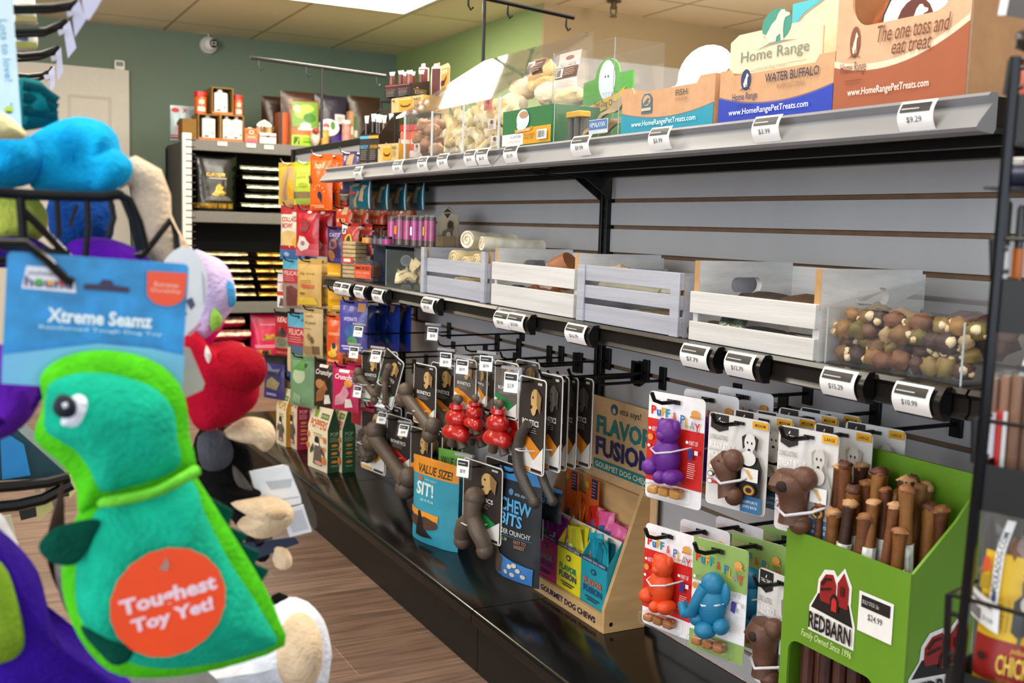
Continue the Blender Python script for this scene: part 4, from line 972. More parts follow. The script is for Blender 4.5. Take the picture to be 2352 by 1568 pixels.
for k, (yy, zz, c) in enumerate([(-L*.40, .06, '#e9dfd2'), (-L*.36, .105, '#d9746a'), (-L*.43, .022, '#efe6da'), (L*.38, .03, '#e6dcd4')]):
    tt = thing('packet_label', ['white card label among the rolls', 'pink card label among the rolls', 'low white card label among the rolls', 'white arched label in the far compartment'][k]+' inside the slanted bin', 'label', (1.0675, yc+yy, UZ+zz), -PI/2)
    b = MB(); b.box((-.02, 0, -.012), (.02, .001, .012), ink(c)); b.prints([('E', .5, .7, .2, .2, '#7a4a3c')]+lines(.15, .85, .42, 3, .12, '#9a7a6c'), lambda u, v, e: (-.02+u*.04, -e, -.012+v*.024)); b.build('paper', tt)
# packed rolls with NO HIDE labels piled high beside it, behind the green box
for k, (px, py, rx, ry, rz, c, lb) in enumerate([(1245, 165, .03, .05, .028, '#e8c98e', 'golden rawhide lump at the top of the back pile'), (1205, 205, .03, .055, .026, '#ecd9b6', 'cream rawhide lump at the left of the back pile'), (1265, 215, .03, .05, .026, '#f0e2c8', 'cream rawhide roll low in the back pile'), (1310, 225, .03, .05, .024, '#ead0a0', 'golden rawhide roll at the right of the back pile'), (1180, 240, .03, .05, .026, '#f1e6d0', 'pale rawhide roll at the lower left of the back pile'), (1250, 195, .028, .05, .024, '#e2bd80', 'amber rawhide lump in the middle of the back pile')]):
    p = ax(px, py, 1.24 if k < 2 or k == 5 else 1.21)
    tt = thing('rawhide_lump', lb, 'dog chew', p, 0); b = MB(); b.ell((0, 0, 0), (rx, ry, rz), chew(c), 16, 10, amp=.35, seed=k*2.2); b.build('chew', tt, angle=70)
rk2 = acrylic_box('acrylic_bin', 'tall clear acrylic bin beside the slanted one, behind the green box', (1.175, 1.975, UZ), .25, .12, .215)
for k, (x0, y0, x1, y1, lb) in enumerate([(1283, 120, 1332, 205, 'pink and white label strip hanging in the acrylic bin'), (1212, 140, 1252, 172, 'brown and white barcode label on the left roll')]):
    f = fit(x0, y0, x1, y1, X=1.172); tt = thing('roll_label', lb, 'label', (1.168, f.y, f.b), -PI/2)
    b = MB(); b.grid(lambda u, v: ((u-.5)*f.w+.006*v, -.004*math.sin(v*5), v*f.h), 1, 6, ink('#f2e2de'))
    Fl = lambda u, v, e: ((u-.5)*f.w+.006*v, -.004*math.sin(v*5)-e, v*f.h)
    if k == 0: b.prints([('R', 0, .72, 1, 1, '#eebdb6'), ('E', .5, .85, .2, .06, '#8a5a4c'), ('T', 'NO HIDE', .14, .62, .86, .70, '#7a5a50', .006), ('R', 0, .30, 1, .60, '#5b3626'), ('R', .03, .33, .35, .57, '#efe9e2')]+[('R', .06+.06*q, .35, .09+.06*q, .55, '#22201e') for q in range(4)]+lines(.45, .95, .54, 4, .05, '#b79a86')+lines(.1, .9, .22, 4, .045, '#d6bdb6'), Fl, flat=False)
    else: b.prints([('R', .4, 0, 1, 1, '#5b3626')]+[('R', .06+.07*q, .1, .09+.07*q, .9, '#22201e') for q in range(4)]+lines(.5, .95, .8, 4, .18, '#b79a86'), Fl, flat=False)
    b.build('paper', tt)
# counter displays at the far end: dark meat stick boxes and chicken boxes
def stick_display(px0, py0, px1, py1, X, label, fcols, names, z=None, tiltx=0.0, hb=1.7):
    f = fit(px0, py0, px1, py1, X=X, yaw=22); z0 = UZ if z is None else z; h = f.t-z0
    t = thing('stick_display_box', label, 'display box', (f.x, f.y, z0), f.th)
    w, d = f.w, .075; b = MB(); b.box((-w/2, 0, 0), (w/2, .002, h*.9), card('#2a211d')); b.box((-.001, .002, 0), (.001, d, h*.95), card('#2a211d'))
    ops = []
    for q in range(2):
        a = q*.5; ops += [('R', a+.02, .86, a+.48, .95, fcols[q]), ('T', names[q], a+.06, .55, a+.44, .66, fcols[q], .01)]+lines(a+.08, a+.42, .5, 6, .055, '#8c8177')+[('R', a+.1, .06, a+.4, .12, '#6f655c')]
    b.prints(ops, lambda u, v, e: ((u-.5)*w, -e, v*h*.9)); b.build('front_wall', t)
    for sx in (-1, 1):
        b = MB(); x = sx*(w/2-.001); P = [(0, 0), (d, 0), (d, h*hb), (0, h*.9)]
        b.loft([[(x-.001, y, zz) for y, zz in P], [(x+.001, y, zz) for y, zz in P]], card('#3a2a20'))
        if sx > 0: b.prints([('T', 'CHICKEN', .12, .46, .86, .56, '#d9a02c', .01), ('R', .2, .2, .8, .42, '#d8ccbb'), ('R', .23, .22, .77, .40, '#2a1d17'), ('T', 'YUMMY', .27, .32, .73, .385, '#d8ccbb', .01), ('T', 'STICKS', .27, .24, .73, .30, '#d8ccbb', .01), ('E', .3, .64, .06, .03, '#d8ccbb')], lambda u, v, e: (w/2+e, .001+u*(d-.002), v*h))
        b.build('side_wall', t)
    b = MB(); b.box((-w/2+.002, d-.002, 0), (w/2-.002, d, h*hb), card('#2a211d')); b.build('back_wall', t)
    return t, f, w, d, h
def sticks_in(t, w, d, h, n, label, grp, top, cols):
    for k in range(n):
        x = -w/2+w*(k+.5)/n; p = t.matrix_basis @ Vector((x, .02+.03*(k % 2), 0))
        q = thing('wrapped_meat_stick', label, 'meat stick', (p.x, p.y, t.location.z+.002), t.rotation_euler.z, grp)
        hh = h*(top+.08*((k*3) % 4)/4); r = w/n*.40
        b = MB(); b.cyl((0, 0, 0), (0, 0, hh*.90), r, mat('dark_stick_wrap', cols[k % len(cols)], rough=.25, var=.3, vscale=50), 8); b.build('wrapper', q)
        b = MB(); b.grid(lambda u, v: ((u-.5)*r*3.4*(.6+.4*v), .001*math.sin(u*9), hh*.88+v*hh*.18), 3, 2, mat('white_wrapper_end', '#e6e8ea', rough=.3)); b.grid(lambda u, v: ((.5-u)*r*3.4*(.6+.4*v), .001*math.sin(u*9)+.0008, hh*.88+v*hh*.18), 3, 2, mat('white_wrapper_end', '#e6e8ea', rough=.3)); b.build('wrapper_end', q)
t, f, w, d, h = stick_display(826, 300, 872, 378, 1.09, 'dark stick display box with blue and yellow tops at the shelf end', ['#58a6c4', '#d9a02c'], ['BEEF', 'CHICKEN'])
for k_ in range(1):
    sticks_in(t, w, d, h, 6, 'dark wrapped meat stick standing in the shelf-end display box', 'sticks in the shelf-end display box', 1.35, ['#3b2a24', '#5a4030', '#2b2322', '#8a6a4c'])
# upper display box of pink meat sticks on a small riser
rz = ax(905, 222, 1.16).z
ri = thing('acrylic_riser', 'small dark wire riser under the upper meat stick display', 'riser', (1.17, ax(925, 215, 1.2).y, UZ), 0)
b = MB()
for yy in (-.1, .1):
    b.tube([(0, yy, 0), (0, yy, rz-UZ-.003), (.11, yy, rz-UZ-.003), (.11, yy, 0)], .003, WIRE, 6)
b.build('frame', ri); MB().box((-.004, -.104, rz-UZ-.003), (.114, .104, rz-UZ), BLACKM).build('top_plate', ri)
t, f, w, d, h = stick_display(884, 190, 944, 226, 1.17, 'upper dark display box of reddish meat sticks', ['#a04438', '#8a4a3c'], ['PORK', 'BEEF'], z=rz, hb=1.25)
sticks_in(t, w, d, h, 6, 'reddish wrapped meat stick in the upper display box', 'sticks in the upper display box', 1.75, ['#7a3c34', '#92564a', '#6a3430'])
for k, (px, c) in enumerate([(928, '#7a2f28'), (956, '#5a2a28')]):
    f2 = fit(px-10, 142, px+12, 180, X=1.20, yaw=20); q = thing('header_card', ['left red stepped header card over the meat sticks', 'right maroon stepped header card over the meat sticks'][k], 'display card', (1.262, f2.y, rz+.001), f2.th)
    hh = f2.t-rz; ww = f2.w; b = MB(); b.prism([(-ww/2, 0), (ww/2, 0), (ww/2, hh*.86), (ww*.1, hh*.9), (ww*.1, hh), (-ww*.25, hh), (-ww*.25, hh*.92), (-ww/2, hh*.9)], 0, .002, card('#efe8e2'))
    b.prism([(-ww*.42, 0), (ww*.42, 0), (ww*.42, hh*.84), (-ww*.42, hh*.86)], -.0012, -.0002, card(c)); b.build('card', q)
# chicken boxes
def chicken_box(px0, py0, px1, py1, X, z0, label, yaw=12, d=.06, h=None, zlow=False):
    f = fit(px0, py0, px1, py1, X=X, yaw=yaw); hh = h or (f.t-z0)
    ops = [('R', .25, .12, .66, .95, '#d99a22'), ('P', [(.30, .42), (.38, .30), (.54, .30), (.62, .42), (.62, .55), (.54, .42), (.38, .42), (.30, .55)], '#4a2d16'), ('T', 'CHICKEN', .28, .78, .63, .90, '#fff0c8', .01), ('T', 'NO', .72, .66, .92, .86, '#3a2d20', .012)]+lines(.72, .94, .58, 4, .09, '#6b5638')+[('E', .1, .8, .04, .06, '#4a3a28')]
    return carton('chicken_treat_box', label, 'treat box', (f.x, f.y, z0), f.th, f.w, hh, d, '#cfae74', ops, (), '#e0a83c')
chicken_box(868, 330, 915, 368, 1.05, UZ, 'kraft chicken treat box at the front of the shelf end')
zb = ax(920, 258, 1.12).z
st = thing('acrylic_riser', 'low wire stand under the middle chicken treat box', 'riser', (1.13, ax(925, 255, 1.13).y, UZ), 0)
b = MB()
for yy in (-.06, .06): b.tube([(0, yy, 0), (0, yy, zb-UZ-.003), (.09, yy, zb-UZ-.003), (.09, yy, 0)], .0025, WIRE, 6)
b.build('frame', st); MB().box((-.003, -.063, zb-UZ-.003), (.093, .063, zb-UZ-.0002), BLACKM).build('top_plate', st)
chicken_box(899, 222, 972, 256, 1.125, zb, 'kraft chicken treat box raised beside the upper meat sticks')
f = fit(974, 142, 1032, 205, X=1.26, yaw=10); hh = f.t-UZ
t = thing('header_card', 'tall kraft display card with orange square and goose', 'display card', (1.27, f.y, UZ), -PI/2)
b = MB(); w = f.w; b.prism([(-w/2, 0), (w/2, 0), (w/2, hh*.93), (w*.4, hh*.97), (-w*.05, hh*.96), (-w*.05, hh), (-w*.4, hh*.985), (-w/2, hh*.9)], 0, .003, card('#d8bd8c'))
b.prints([('R', -.08+.36, .74, .98, .93, '#d98f22'), ('P', [(.34, .83), (.45, .77), (.75, .77), (.9, .83), (.9, .87), (.75, .82), (.45, .82), (.34, .87)], '#4a2d16'), ('T', 'CHICKEN', .34, .88, .92, .915, '#fff0c8', .01), ('P', [(.06, .76), (.2, .80), (.24, .88), (.14, .9), (.2, .93), (.3, .88), (.26, .76), (.18, .72)], '#efe7d6'), ('T', 'etta says!', .05, .94, .42, .965, '#4a3a28', .006)], lambda u, v, e: ((u-.5)*w, -e, v*hh)); b.build('card', t)
# orange jars next to the bin
for k, (px0, py0, px1, py1, X, lb) in enumerate([(905, 292, 930, 362, 1.075, 'orange jar with red lid at the left of acrylic bin'), (1000, 290, 1020, 350, 1.27, 'orange jar with red lid seen through the acrylic bin')]):
    f = fit(px0, py0, px1, py1, X=X); r = .026; hh = .10
    t = thing('treat_jar', lb, 'jar', (X+.03, f.y, UZ) if k == 0 else (1.305, f.y, UZ), 0)
    if k == 1: t.location = (1.12, yc+L/2+.045, UZ)
    b = MB(); b.tube([(0, 0, 0), (0, 0, hh*.78), (0, 0, hh*.84)], [r, r, r*.9], mat('orange_jar_label', '#cf4f22', rough=.35, var=.1), 18)
    b.build('jar_body', t); b = MB(); b.cyl((0, 0, hh*.845), (0, 0, hh), r*1.02, mat('red_lid', '#cc2a1e', rough=.3), 18); b.build('lid', t)
    b = MB(); b.grid(lambda u, v: ((r+.0006)*math.cos(3.1+u*1.6), (r+.0006)*math.sin(3.1+u*1.6), hh*(.12+.18*v)), 8, 1, ink('#efe4d8')); b.grid(lambda u, v: ((r+.0006)*math.cos(3.3+u*1.2), (r+.0006)*math.sin(3.3+u*1.2), hh*(.48+.12*v)), 8, 1, ink('#f2d9c2')); b.build('label', t)
# ================================================================ HANGING BAGS ON THE FAR SECTION
def bagset(box, X, yaw, col, ops, label, seal=None, n=0, blab=None, grp=None, d=.026, step=.044, fin=film, hk=None, mt=WIRE, roll=0.0, hookless=False, stand=False, name='treat_bag', cat='treat bag', minw=.0):
    f = fit(*box, X=X, yaw=yaw)
    root = pouch(name, label, cat, f, col, ops, d=d, seal=seal, fin=fin, group=grp, roll=roll)
    if n: copies_behind(root, n, step, blab, grp)
    if not hookless:
        hook(f.y, f.t-.004, X-.035, hk or 'peg hook carrying the '+' '.join(label.split()[:5]), mt=mt)
    return root
TAN = '#c09a68'
bagset((640, 373, 693, 470), 1.06, 24, '#e2b83c', [('P', [(.12, .06), (.5, .02), (.9, .05), (.86, .5), (.7, .86), (.42, .88), (.2, .55)], TAN), ('P', [(.50, .14), (.72, .10), (.78, .42), (.66, .72), (.55, .5)], '#e5a51d'), ('P', [(.25, .1), (.38, .5), (.48, .8), (.52, .55), (.42, .12)], '#a98254')],
       'yellow bag with long tan chews at the top far end of pegs', n=1, blab='second yellow chew bag behind the top far one', grp='bags on the top pegs', mt=CHROME)
bagset((676, 371, 731, 470), 1.06, 24, '#c3d63c', [('R', .18, .42, .88, .84, '#cfe04c'), ('T', 'LUCKYDUCK', .22, .60, .84, .66, '#6d7a2e', .012), ('T', 'all natural', .32, .72, .72, .76, '#87943c', .0), ('T', 'duck', .36, .68, .68, .71, '#87943c', .0), ('E', .5, .46, .22, .05, '#aebf3a'), ('R', .14, .16, .92, .30, '#8d7350'), ('R', .0, .14, .14, .3, '#5a6b50'), ('R', .1, .0, .94, .14, '#a9b84c')],
       'lime green bag with dark lettering on the top row of pegs', n=1, blab='second lime bag behind the lettered one', grp='bags on the top pegs', mt=CHROME)
OR = '#e2641c'
orops = [('T', 'holi', .28, .74, .72, .86, '#f3d3b0', .01, .2), ('E', .55, .26, .09, .07, '#232c55'), ('P', [(.46, .26), (.60, .12), (.64, .26)], '#232c55')]+[('P', [(.55+.18*math.cos(a), .28+.13*math.sin(a)), (.55+.24*math.cos(a-.07), .28+.18*math.sin(a-.07)), (.55+.24*math.cos(a+.07), .28+.18*math.sin(a+.07))], '#f6d9bf') for a in (.3, .75, 1.2, 1.65, 2.1, 2.6)]+[('R', .15, .07, .7, .085, '#f2b98e'), ('R', .3, .04, .72, .055, '#f2b98e'), ('P', [(.0, .45), (.22, .5), (.1, .62), (0, .66)], '#4b3a3c')]
bagset((712, 354, 764, 482), 1.06, 22, OR, orops, 'front tall orange bag with a dark blue sunburst drop', n=2, blab=['second tall orange bag behind the sunburst one', 'third tall orange bag at the back of its peg'], grp='tall orange bags', mt=CHROME, step=.045)
bagset((787, 348, 820, 440), 1.10, 16, '#4a4672', [('R', .45, .66, .85, .93, '#b98c62'), ('T', 'CHEWY', .1, .5, .8, .58, '#8d89b5', .01)], 'indigo bag with a tan flap under the shelf end', n=1, blab='second indigo bag behind the one with tan flap', grp='indigo bags', mt=CHROME, step=.04)
bagset((781, 412, 807, 476), 1.12, 10, '#3a3030', [('P', [(.2, .3), (.5, .5), (.85, .35), (.7, .2)], '#6d5a4a'), ('R', .15, .42, .9, .47, '#8b8685'), ('E', .5, .75, .28, .1, '#a58a62'), ('P', [(.4, .05), (.8, .08), (.75, .2), (.45, .18)], '#b03328')], 'dark bag with bone pictures left of the teal bone bags', d=.02)
tealops = [('P', [(.30, .08), (.45, .06), (.52, .40), (.62, .60), (.50, .66), (.42, .42)], '#b59a72'), ('P', [(.58, .28), (.74, .26), (.80, .66), (.90, .80), (.70, .84), (.66, .6)], '#c2a87e'), ('P', [(.15, .74), (.5, .80), (.52, .90), (.2, .88)], '#b79d74'), ('R', .06, .52, .48, .60, '#c8443a'), ('R', .95, .02, .985, .95, '#d3dedd')]
r = bagset((803, 414, 853, 480), 1.09, 4, '#11697c', tealops, 'front teal bag printed with tan bones below shelf', d=.022, grp='teal bone bags', step=.058, n=3, blab=['second teal bone bag on the same peg', 'third teal bone bag on the same peg', 'fourth teal bone bag nearest the slatwall'])
# row 2
bagset((645, 472, 700, 596), 1.06, 24, '#e4d9c3', [('R', 0, .84, 1, 1, '#b4252a'), ('T', 'COLLAGEN', .10, .70, .92, .79, '#b8282c', .02), ('T', 'NOW!', .14, .58, .6, .68, '#b8282c', .02), ('E', .5, .38, .42, .16, '#d9b878'), ('E', .78, .32, .16, .1, '#d6a92e'), ('R', 0, .18, 1, .26, '#a52a36'), ('R', 0, 0, 1, .18, '#3f6ea5'), ('E', .35, .1, .1, .04, '#9db8d6'), ('R', .55, .80, .95, .88, '#c9c2bd')], 'white and red bag with blue base and treat picture', n=1, blab='second white and red bag behind the front one', grp='collagen bags')
bagset((676, 466, 708, 560), 1.14, 20, '#d99b1c', [('R', .1, .42, .95, .62, '#b8741c'), ('R', .3, .86, .75, .94, '#4c3c20')], 'yellow bag with brown band behind the red flower bag', d=.02, grp=None)
rf = [('R', 0, .0, 1, .14, '#c7606c'), ('R', 0, .14, 1, .26, '#bd4450'), ('P', [(.12, .20), (.3, .10), (.6, .16), (.72, .26), (.5, .40), (.28, .42)], '#d9cfc4'), ('E', .42, .27, .09, .05, '#a06a70'), ('T', '25', .42, .62, .72, .72, '#7e2e34', .02), ('P', [(.3, .52), (.6, .50), (.72, .62), (.5, .78), (.34, .70)], '#8d3036'), ('E', .62, .92, .1, .03, '#e8d5c8')]
bagset((680, 478, 733, 588), 1.05, 26, '#b8202a', rf, 'front red bag with a white flower near its base', n=1, blab='second red bag with white flower behind', grp='red flower bags')
bagset((716, 480, 749, 588), 1.12, 18, '#9c1f30', [('R', 0, 0, 1, .2, '#a8415e'), ('P', [(.2, .32), (.5, .22), (.75, .35), (.55, .5), (.3, .46)], '#7a5a9a'), ('E', .5, .90, .18, .035, '#d9c6bc')], 'crimson bag with a violet flower beside the red one', n=1, blab='second crimson bag with violet flower behind', grp='crimson flower bags')
bagset((772, 474, 806, 540), 1.08, 12, '#d2461f', [('R', .5, .72, .85, .97, '#d9b27e'), ('R', .1, .10, .8, .2, '#e29a70'), ('T', 'BITES', .2, .45, .8, .58, '#f0c7a4', .01)], 'orange red pack with a tan flap in the second row', d=.02, n=4, step=.052, blab=['second red pack on the long peg', 'third red pack on the long peg', 'fourth red pack on the long peg', 'last red pack on the long peg'], grp='red packs on the long peg')
bagset((752, 520, 792, 604), 1.06, 22, '#3d2a55', [('T', 'CATIT', .2, .72, .85, .82, '#b9a3d2', .02), ('E', .5, .52, .26, .14, '#8a5236'), ('E', .5, .52, .14, .08, '#3d2a55'), ('E', .4, .2, .2, .16, '#a5642c'), ('R', .5, .02, 1, .14, '#4a3f96')], 'purple bag with brown ring treats below the red packs', n=1, blab='second purple bag with ring treats behind', grp='purple ring bags')
bagset((786, 512, 824, 586), 1.08, 14, '#b0302a', [('R', .0, .66, .4, .98, '#e7dcd2'), ('R', .15, .70, .35, .9, '#27306a'), ('E', .62, .45, .2, .22, '#d8b632'), ('E', .62, .47, .12, .15, '#2d3238'), ('E', .62, .36, .07, .06, '#d9c8a8'), ('R', .3, .02, .9, .14, '#23408c')], 'red bag with a dog face in a yellow oval', n=1, blab='second red bag with the dog face behind', grp='red dog face bags')
gr = [('R', .55, .38, .85, .96, '#c43a38'), ('R', 0, .0, 1, .22, '#b43530'), ('R', .1, .08, .9, .12, '#e5c2b4'), ('R', .96, 0, 1, 1, '#e6e2da')]
bagset((803, 521, 839, 568), 1.12, 6, '#98907f', gr, 'grey pack with a red ribbon in front of another', d=.018, n=2, step=.055, blab=['second grey pack with red ribbon', 'third grey pack with red ribbon'], grp='grey ribbon packs')
for k, (a, c) in enumerate([((840, 565, 858, 583), '#d98a2c'), ((858, 566, 872, 584), '#5b4f58'), ((872, 567, 884, 584), '#6c6670'), ((884, 566, 897, 584), '#b43a7c')]):
    f = fit(*a, X=1.07, yaw=10); q = thing('small_jar', ['orange labelled', 'dark grey', 'lighter grey', 'pink labelled'][k]+' tiny jar on the low black tray', 'jar', (1.07, f.y, MZ+.1122), 0)
    hh = f.h; b = MB(); b.cyl((0, 0, 0), (0, 0, hh*.7), f.w*.5, mat('jar_band', c, rough=.3, var=.25, vscale=80), 12); b.build('jar_body', q); b = MB(); b.cyl((0, 0, hh*.7), (0, 0, hh), f.w*.48, mat('dark_lid', '#26222a', rough=.3), 12); b.build('lid', q)
# row 3
f = fit(637, 640, 658, 706, X=1.03, yaw=30)
def hang_box(box, X, yaw, col, ops, label, side, d=.03, hk=True):
    f = fit(*box, X=X, yaw=yaw); t = carton('hanging_treat_box', label, 'treat box', (f.x, f.y, f.b), f.th, f.w, f.h, d, col, ops, (), side)
    b = MB(); b.prism([(-f.w/2, f.h), (f.w/2, f.h), (f.w*.35, f.h+.03), (-f.w*.35, f.h+.03)], 0, .001, card(col)); b.build('hang_tab', t)
    if hk: hook(f.y, f.t+.022, X-.03, 'peg hook carrying the '+' '.join(label.split()[:5]))
hang_box((637, 640, 658, 706), 1.05, 30, '#ded6cf', [('R', 0, .42, 1, .56, '#b8352a'), ('R', 0, .86, 1, .9, '#9c2a32'), ('P', [(.2, .05), (.8, .05), (.7, .3), (.4, .35)], '#5a4a48'), ('E', .5, .72, .2, .1, '#c9b3a8'), ('R', .6, .6, .9, .84, '#a33a38')], 'slim white and red hanging box beside the red panelled bag', '#7c2a2c')
pel = lambda b2: [('R', 0, .80, 1, 1, '#4f9ab4'), ('R', 0, .52, 1, .80, '#a92832'), ('T', 'PELICAN', .12, .68, .92, .77, '#e6b9b0', .012)]+lines(.15, .85, .65, 3, .035, '#d08a88')+[('P', [(.3, .05), (.8, .08), (.85, .4), (.6, .48), (.3, .44)], '#6d3a34') if b2 else ('P', [(.05, .1), (.25, .08), (.3, .48), (.1, .48)], '#d2b487')]
bagset((650, 596, 697, 708), 1.06, 24, '#9a8478', pel(True), 'upper bag with blue top, red panel and clear base', n=1, blab='second blue topped bag behind the upper one', grp='upper pelican bags')
kr = [('T', 'big creek', .2, .66, .8, .74, '#7a6030', .0)]+lines(.2, .8, .56, 4, .04, '#8d7040')+[('R', .3, .40, .8, .47, '#b5502c'), ('R', .2, .26, .42, .30, '#7a6030'), ('P', [(.05, .03), (.9, .05), (.8, .2), (.2, .2)], '#d9b43c')]
bagset((683, 596, 739, 704), 1.04, 30, '#c39d54', kr, 'yellow kraft bag with small brown drawings', fin=matte, n=1, blab='second yellow kraft bag behind the drawn one', grp='yellow kraft bags')
bagset((722, 600, 749, 704), 1.12, 16, '#8f6a3c', lines(.2, .8, .6, 4, .05, '#6b4c28'), 'darker brown kraft bag beside the yellow kraft one', fin=matte, n=1, blab='second darker kraft bag behind', grp='darker kraft bags')
# row 4
bagset((632, 716, 670, 822), 1.05, 28, '#a31d22', [('R', 0, .9, 1, 1, '#17120f'), ('T', 'REAL', .2, .78, .8, .88, '#e2b9a6', .02), ('P', [(.3, .52), (.5, .68), (.8, .55), (.7, .46)], '#2b211d'), ('R', .0, .22, 1, .46, '#8a7c62'), ('E', .55, .36, .3, .1, '#6b6a52'), ('T', 'SALMON BITES', .15, .10, .9, .15, '#d58a80', .006), ('R', 0, 0, 1, .05, '#17120f')], 'red bag with mountain picture and black base', n=1, blab='second red mountain bag behind the front one', grp='red mountain bags')
bagset((661, 722, 712, 868), 1.06, 24, '#51677f', pel(False)+[('R', 0, .0, 1, .08, '#24487c')], 'lower bag with teal top, red panel and blue base', n=1, blab='second lower teal topped bag behind', grp='lower pelican bags')
bagset((697, 708, 742, 820), 1.05, 24, '#b79d6e', [('T', 'Lucky', .15, .80, .6, .87, '#57452c', .0, .2), ('T', 'le petit', .2, .66, .75, .74, '#57452c', .0, .2), ('R', .15, .58, .6, .59, '#7a6240'), ('E', .45, .42, .12, .07, '#8f734a'), ('E', .62, .36, .1, .07, '#6d5438'), ('R', .1, .06, .7, .22, '#967b52'), ('R', .6, .08, .9, .24, '#6b5334')], 'plain beige bag with handwritten brown words', fin=matte, n=1, blab='second plain beige bag behind the front one', grp='plain beige bags')
bagset((753, 664, 802, 716), 1.05, 26, '#d69c16', [('E', .45, .72, .26, .24, '#c98f10'), ('E', .8, .72, .2, .22, '#c98f10'), ('R', .3, .12, .85, .18, '#f0cf7c'), ('R', .35, .22, .85, .27, '#f0cf7c')], 'yellow bag with round cat outlines below the middle shelf', n=1, blab='second yellow bag with cat outlines behind', grp='yellow cat bags', d=.02)
bagset((751, 722, 788, 840), 1.04, 26, '#d0521c', [('R', .3, .60, .9, .66, '#e08a58'), ('E', .62, .36, .2, .09, '#e0b030'), ('E', .62, .40, .12, .06, '#2c2f5a'), ('E', .5, .24, .3, .07, '#e0b030'), ('R', .15, .08, .85, .13, '#eba572'), ('R', .2, .04, .7, .06, '#5a4a66')], 'orange bag with yellow and navy bird shape', n=3, step=.06, blab=['second orange bird bag on the peg', 'third orange bird bag on the peg', 'last orange bird bag near the slatwall'], grp='orange bird bags')
bagset((780, 690, 844, 812), 1.035, 30, '#4c4796', [('R', .68, .80, .95, .96, '#b9854c'), ('T', 'HYDRATE', .26, .62, .72, .69, '#cfcbe8', .016), ('E', .5, .42, .22, .13, '#3b5f96'), ('E', .55, .24, .2, .09, '#4a8a4a'), ('R', .15, .12, .9, .15, '#cfcbe8'), ('R', .2, .07, .85, .1, '#cfcbe8'), ('E', .5, .02, .05, .012, '#cfcbe8')], 'indigo bag with a tan corner patch', n=0)
bagset((822, 702, 862, 800), 1.10, 14, '#1c3a92', [('E', .55, .3, .22, .12, '#2d5f96')], 'royal blue bag just behind the indigo patch bag', n=1, blab='second royal blue bag behind the indigo patch bag', grp='blue bags by the indigo one', step=.04)
bagset((868, 700, 918, 806), 1.16, 8, '#16358f', [('T', 'HYDRATE', .2, .58, .7, .64, '#6f8cd0', .012), ('P', [(.45, .3), (.6, .5), (.65, .3)], '#1b2a5c'), ('E', .5, .24, .2, .07, '#2f7a5a'), ('R', .6, .86, .8, 1.0, '#a87850')], 'royal blue bag hanging alone near the black upright', n=1, blab='second blue bag near the black upright', grp='blue bags near the upright', step=.04)
# row 5
bagset((607, 816, 654, 916), 1.06, 26, '#3a3468', [('R', 0, .82, 1, 1, '#1a1716'), ('P', [(.2, .84), (.5, .66), (.85, .72), (.8, .6), (.3, .62)], '#6c6488'), ('R', .15, .56, .85, .64, '#232a33'), ('P', [(.2, .26), (.75, .22), (.85, .40), (.5, .52), (.25, .42)], '#8a7a52'), ('R', .2, .08, .7, .14, '#8a86b8')], 'navy and purple bag lowest at the far end of pegs', n=1, blab='second navy and purple bag behind', grp='navy purple bags')
bagset((650, 826, 684, 900), 1.13, 16, '#2e3a2a', [('E', .45, .65, .35, .2, '#5c7a40'), ('P', [(.2, .1), (.85, .08), (.7, .34)], '#c9762a')], 'dark green bag with orange corner beside the mint bag', d=.02)
bagset((667, 816, 722, 934), 1.05, 26, '#6d8f68', [('E', .45, .62, .25, .16, '#a9b795'), ('P', [(.2, .72), (.5, .92), (.8, .85), (.6, .7)], '#4f8a3c'), ('E', .7, .82, .06, .04, '#3a4a34'), ('P', [(.15, .1), (.5, .06), (.6, .22), (.25, .28)], '#86a07c')], 'mint green bag with leafy print in the lowest row', n=2, step=.05, blab=['second mint green bag behind the leafy one', 'third mint green bag behind the leafy one'], grp='mint green bags')
cr = lambda c1, c2: [('T', 'Crunchy', .15, .66, .9, .80, c1, .02, .2), ('P', [(.15, .1), (.5, .16), (.75, .42), (.6, .6), (.4, .4), (.2, .3)], c2), ('P', [(.55, .08), (.85, .12), (.8, .3), (.6, .28)], '#d8cfc2'), ('R', .3, .84, .7, .9, c1)]
bagset((722, 826, 772, 936), 1.05, 22, '#2a1d17', cr('#d9cfc4', '#8d5c34')+[('E', .4, .5, .2, .1, '#a5703c')], 'dark brown treat bag between mint and pink bags', n=2, blab=['second dark brown treat bag behind', 'third dark brown treat bag behind'], grp='brown crunchy bags')
bagset((764, 838, 824, 944), 1.045, 26, '#b51f50', cr('#f0dfe0', '#c98a96')+[('E', .72, .62, .14, .08, '#d98a30')], 'pink treat bag hanging above the green snack boxes', n=2, step=.05, blab=['second pink treat bag behind the front one', 'third pink treat bag behind the front one'], grp='pink crunchy bags')
bagset((808, 846, 838, 975), 1.12, 12, '#8f1626', [('R', .1, .3, .9, .36, '#c98a80')], 'plain dark red bag right of the pink treat bags', d=.02, n=1, blab='second plain dark red bag behind', grp='plain dark red bags')
p = ax(828, 790, 1.03)
hook(p.y, p.z+.03, 1.03, 'peg hook with white price flap over the indigo patch bag', flip=(.05, .04, 12), txt='$11.99')
p = ax(826, 925, 1.03)
hook(p.y, p.z+.03, 1.03, 'peg hook with clear label flap at the lower left of cards', flip=(.045, .045, 10))

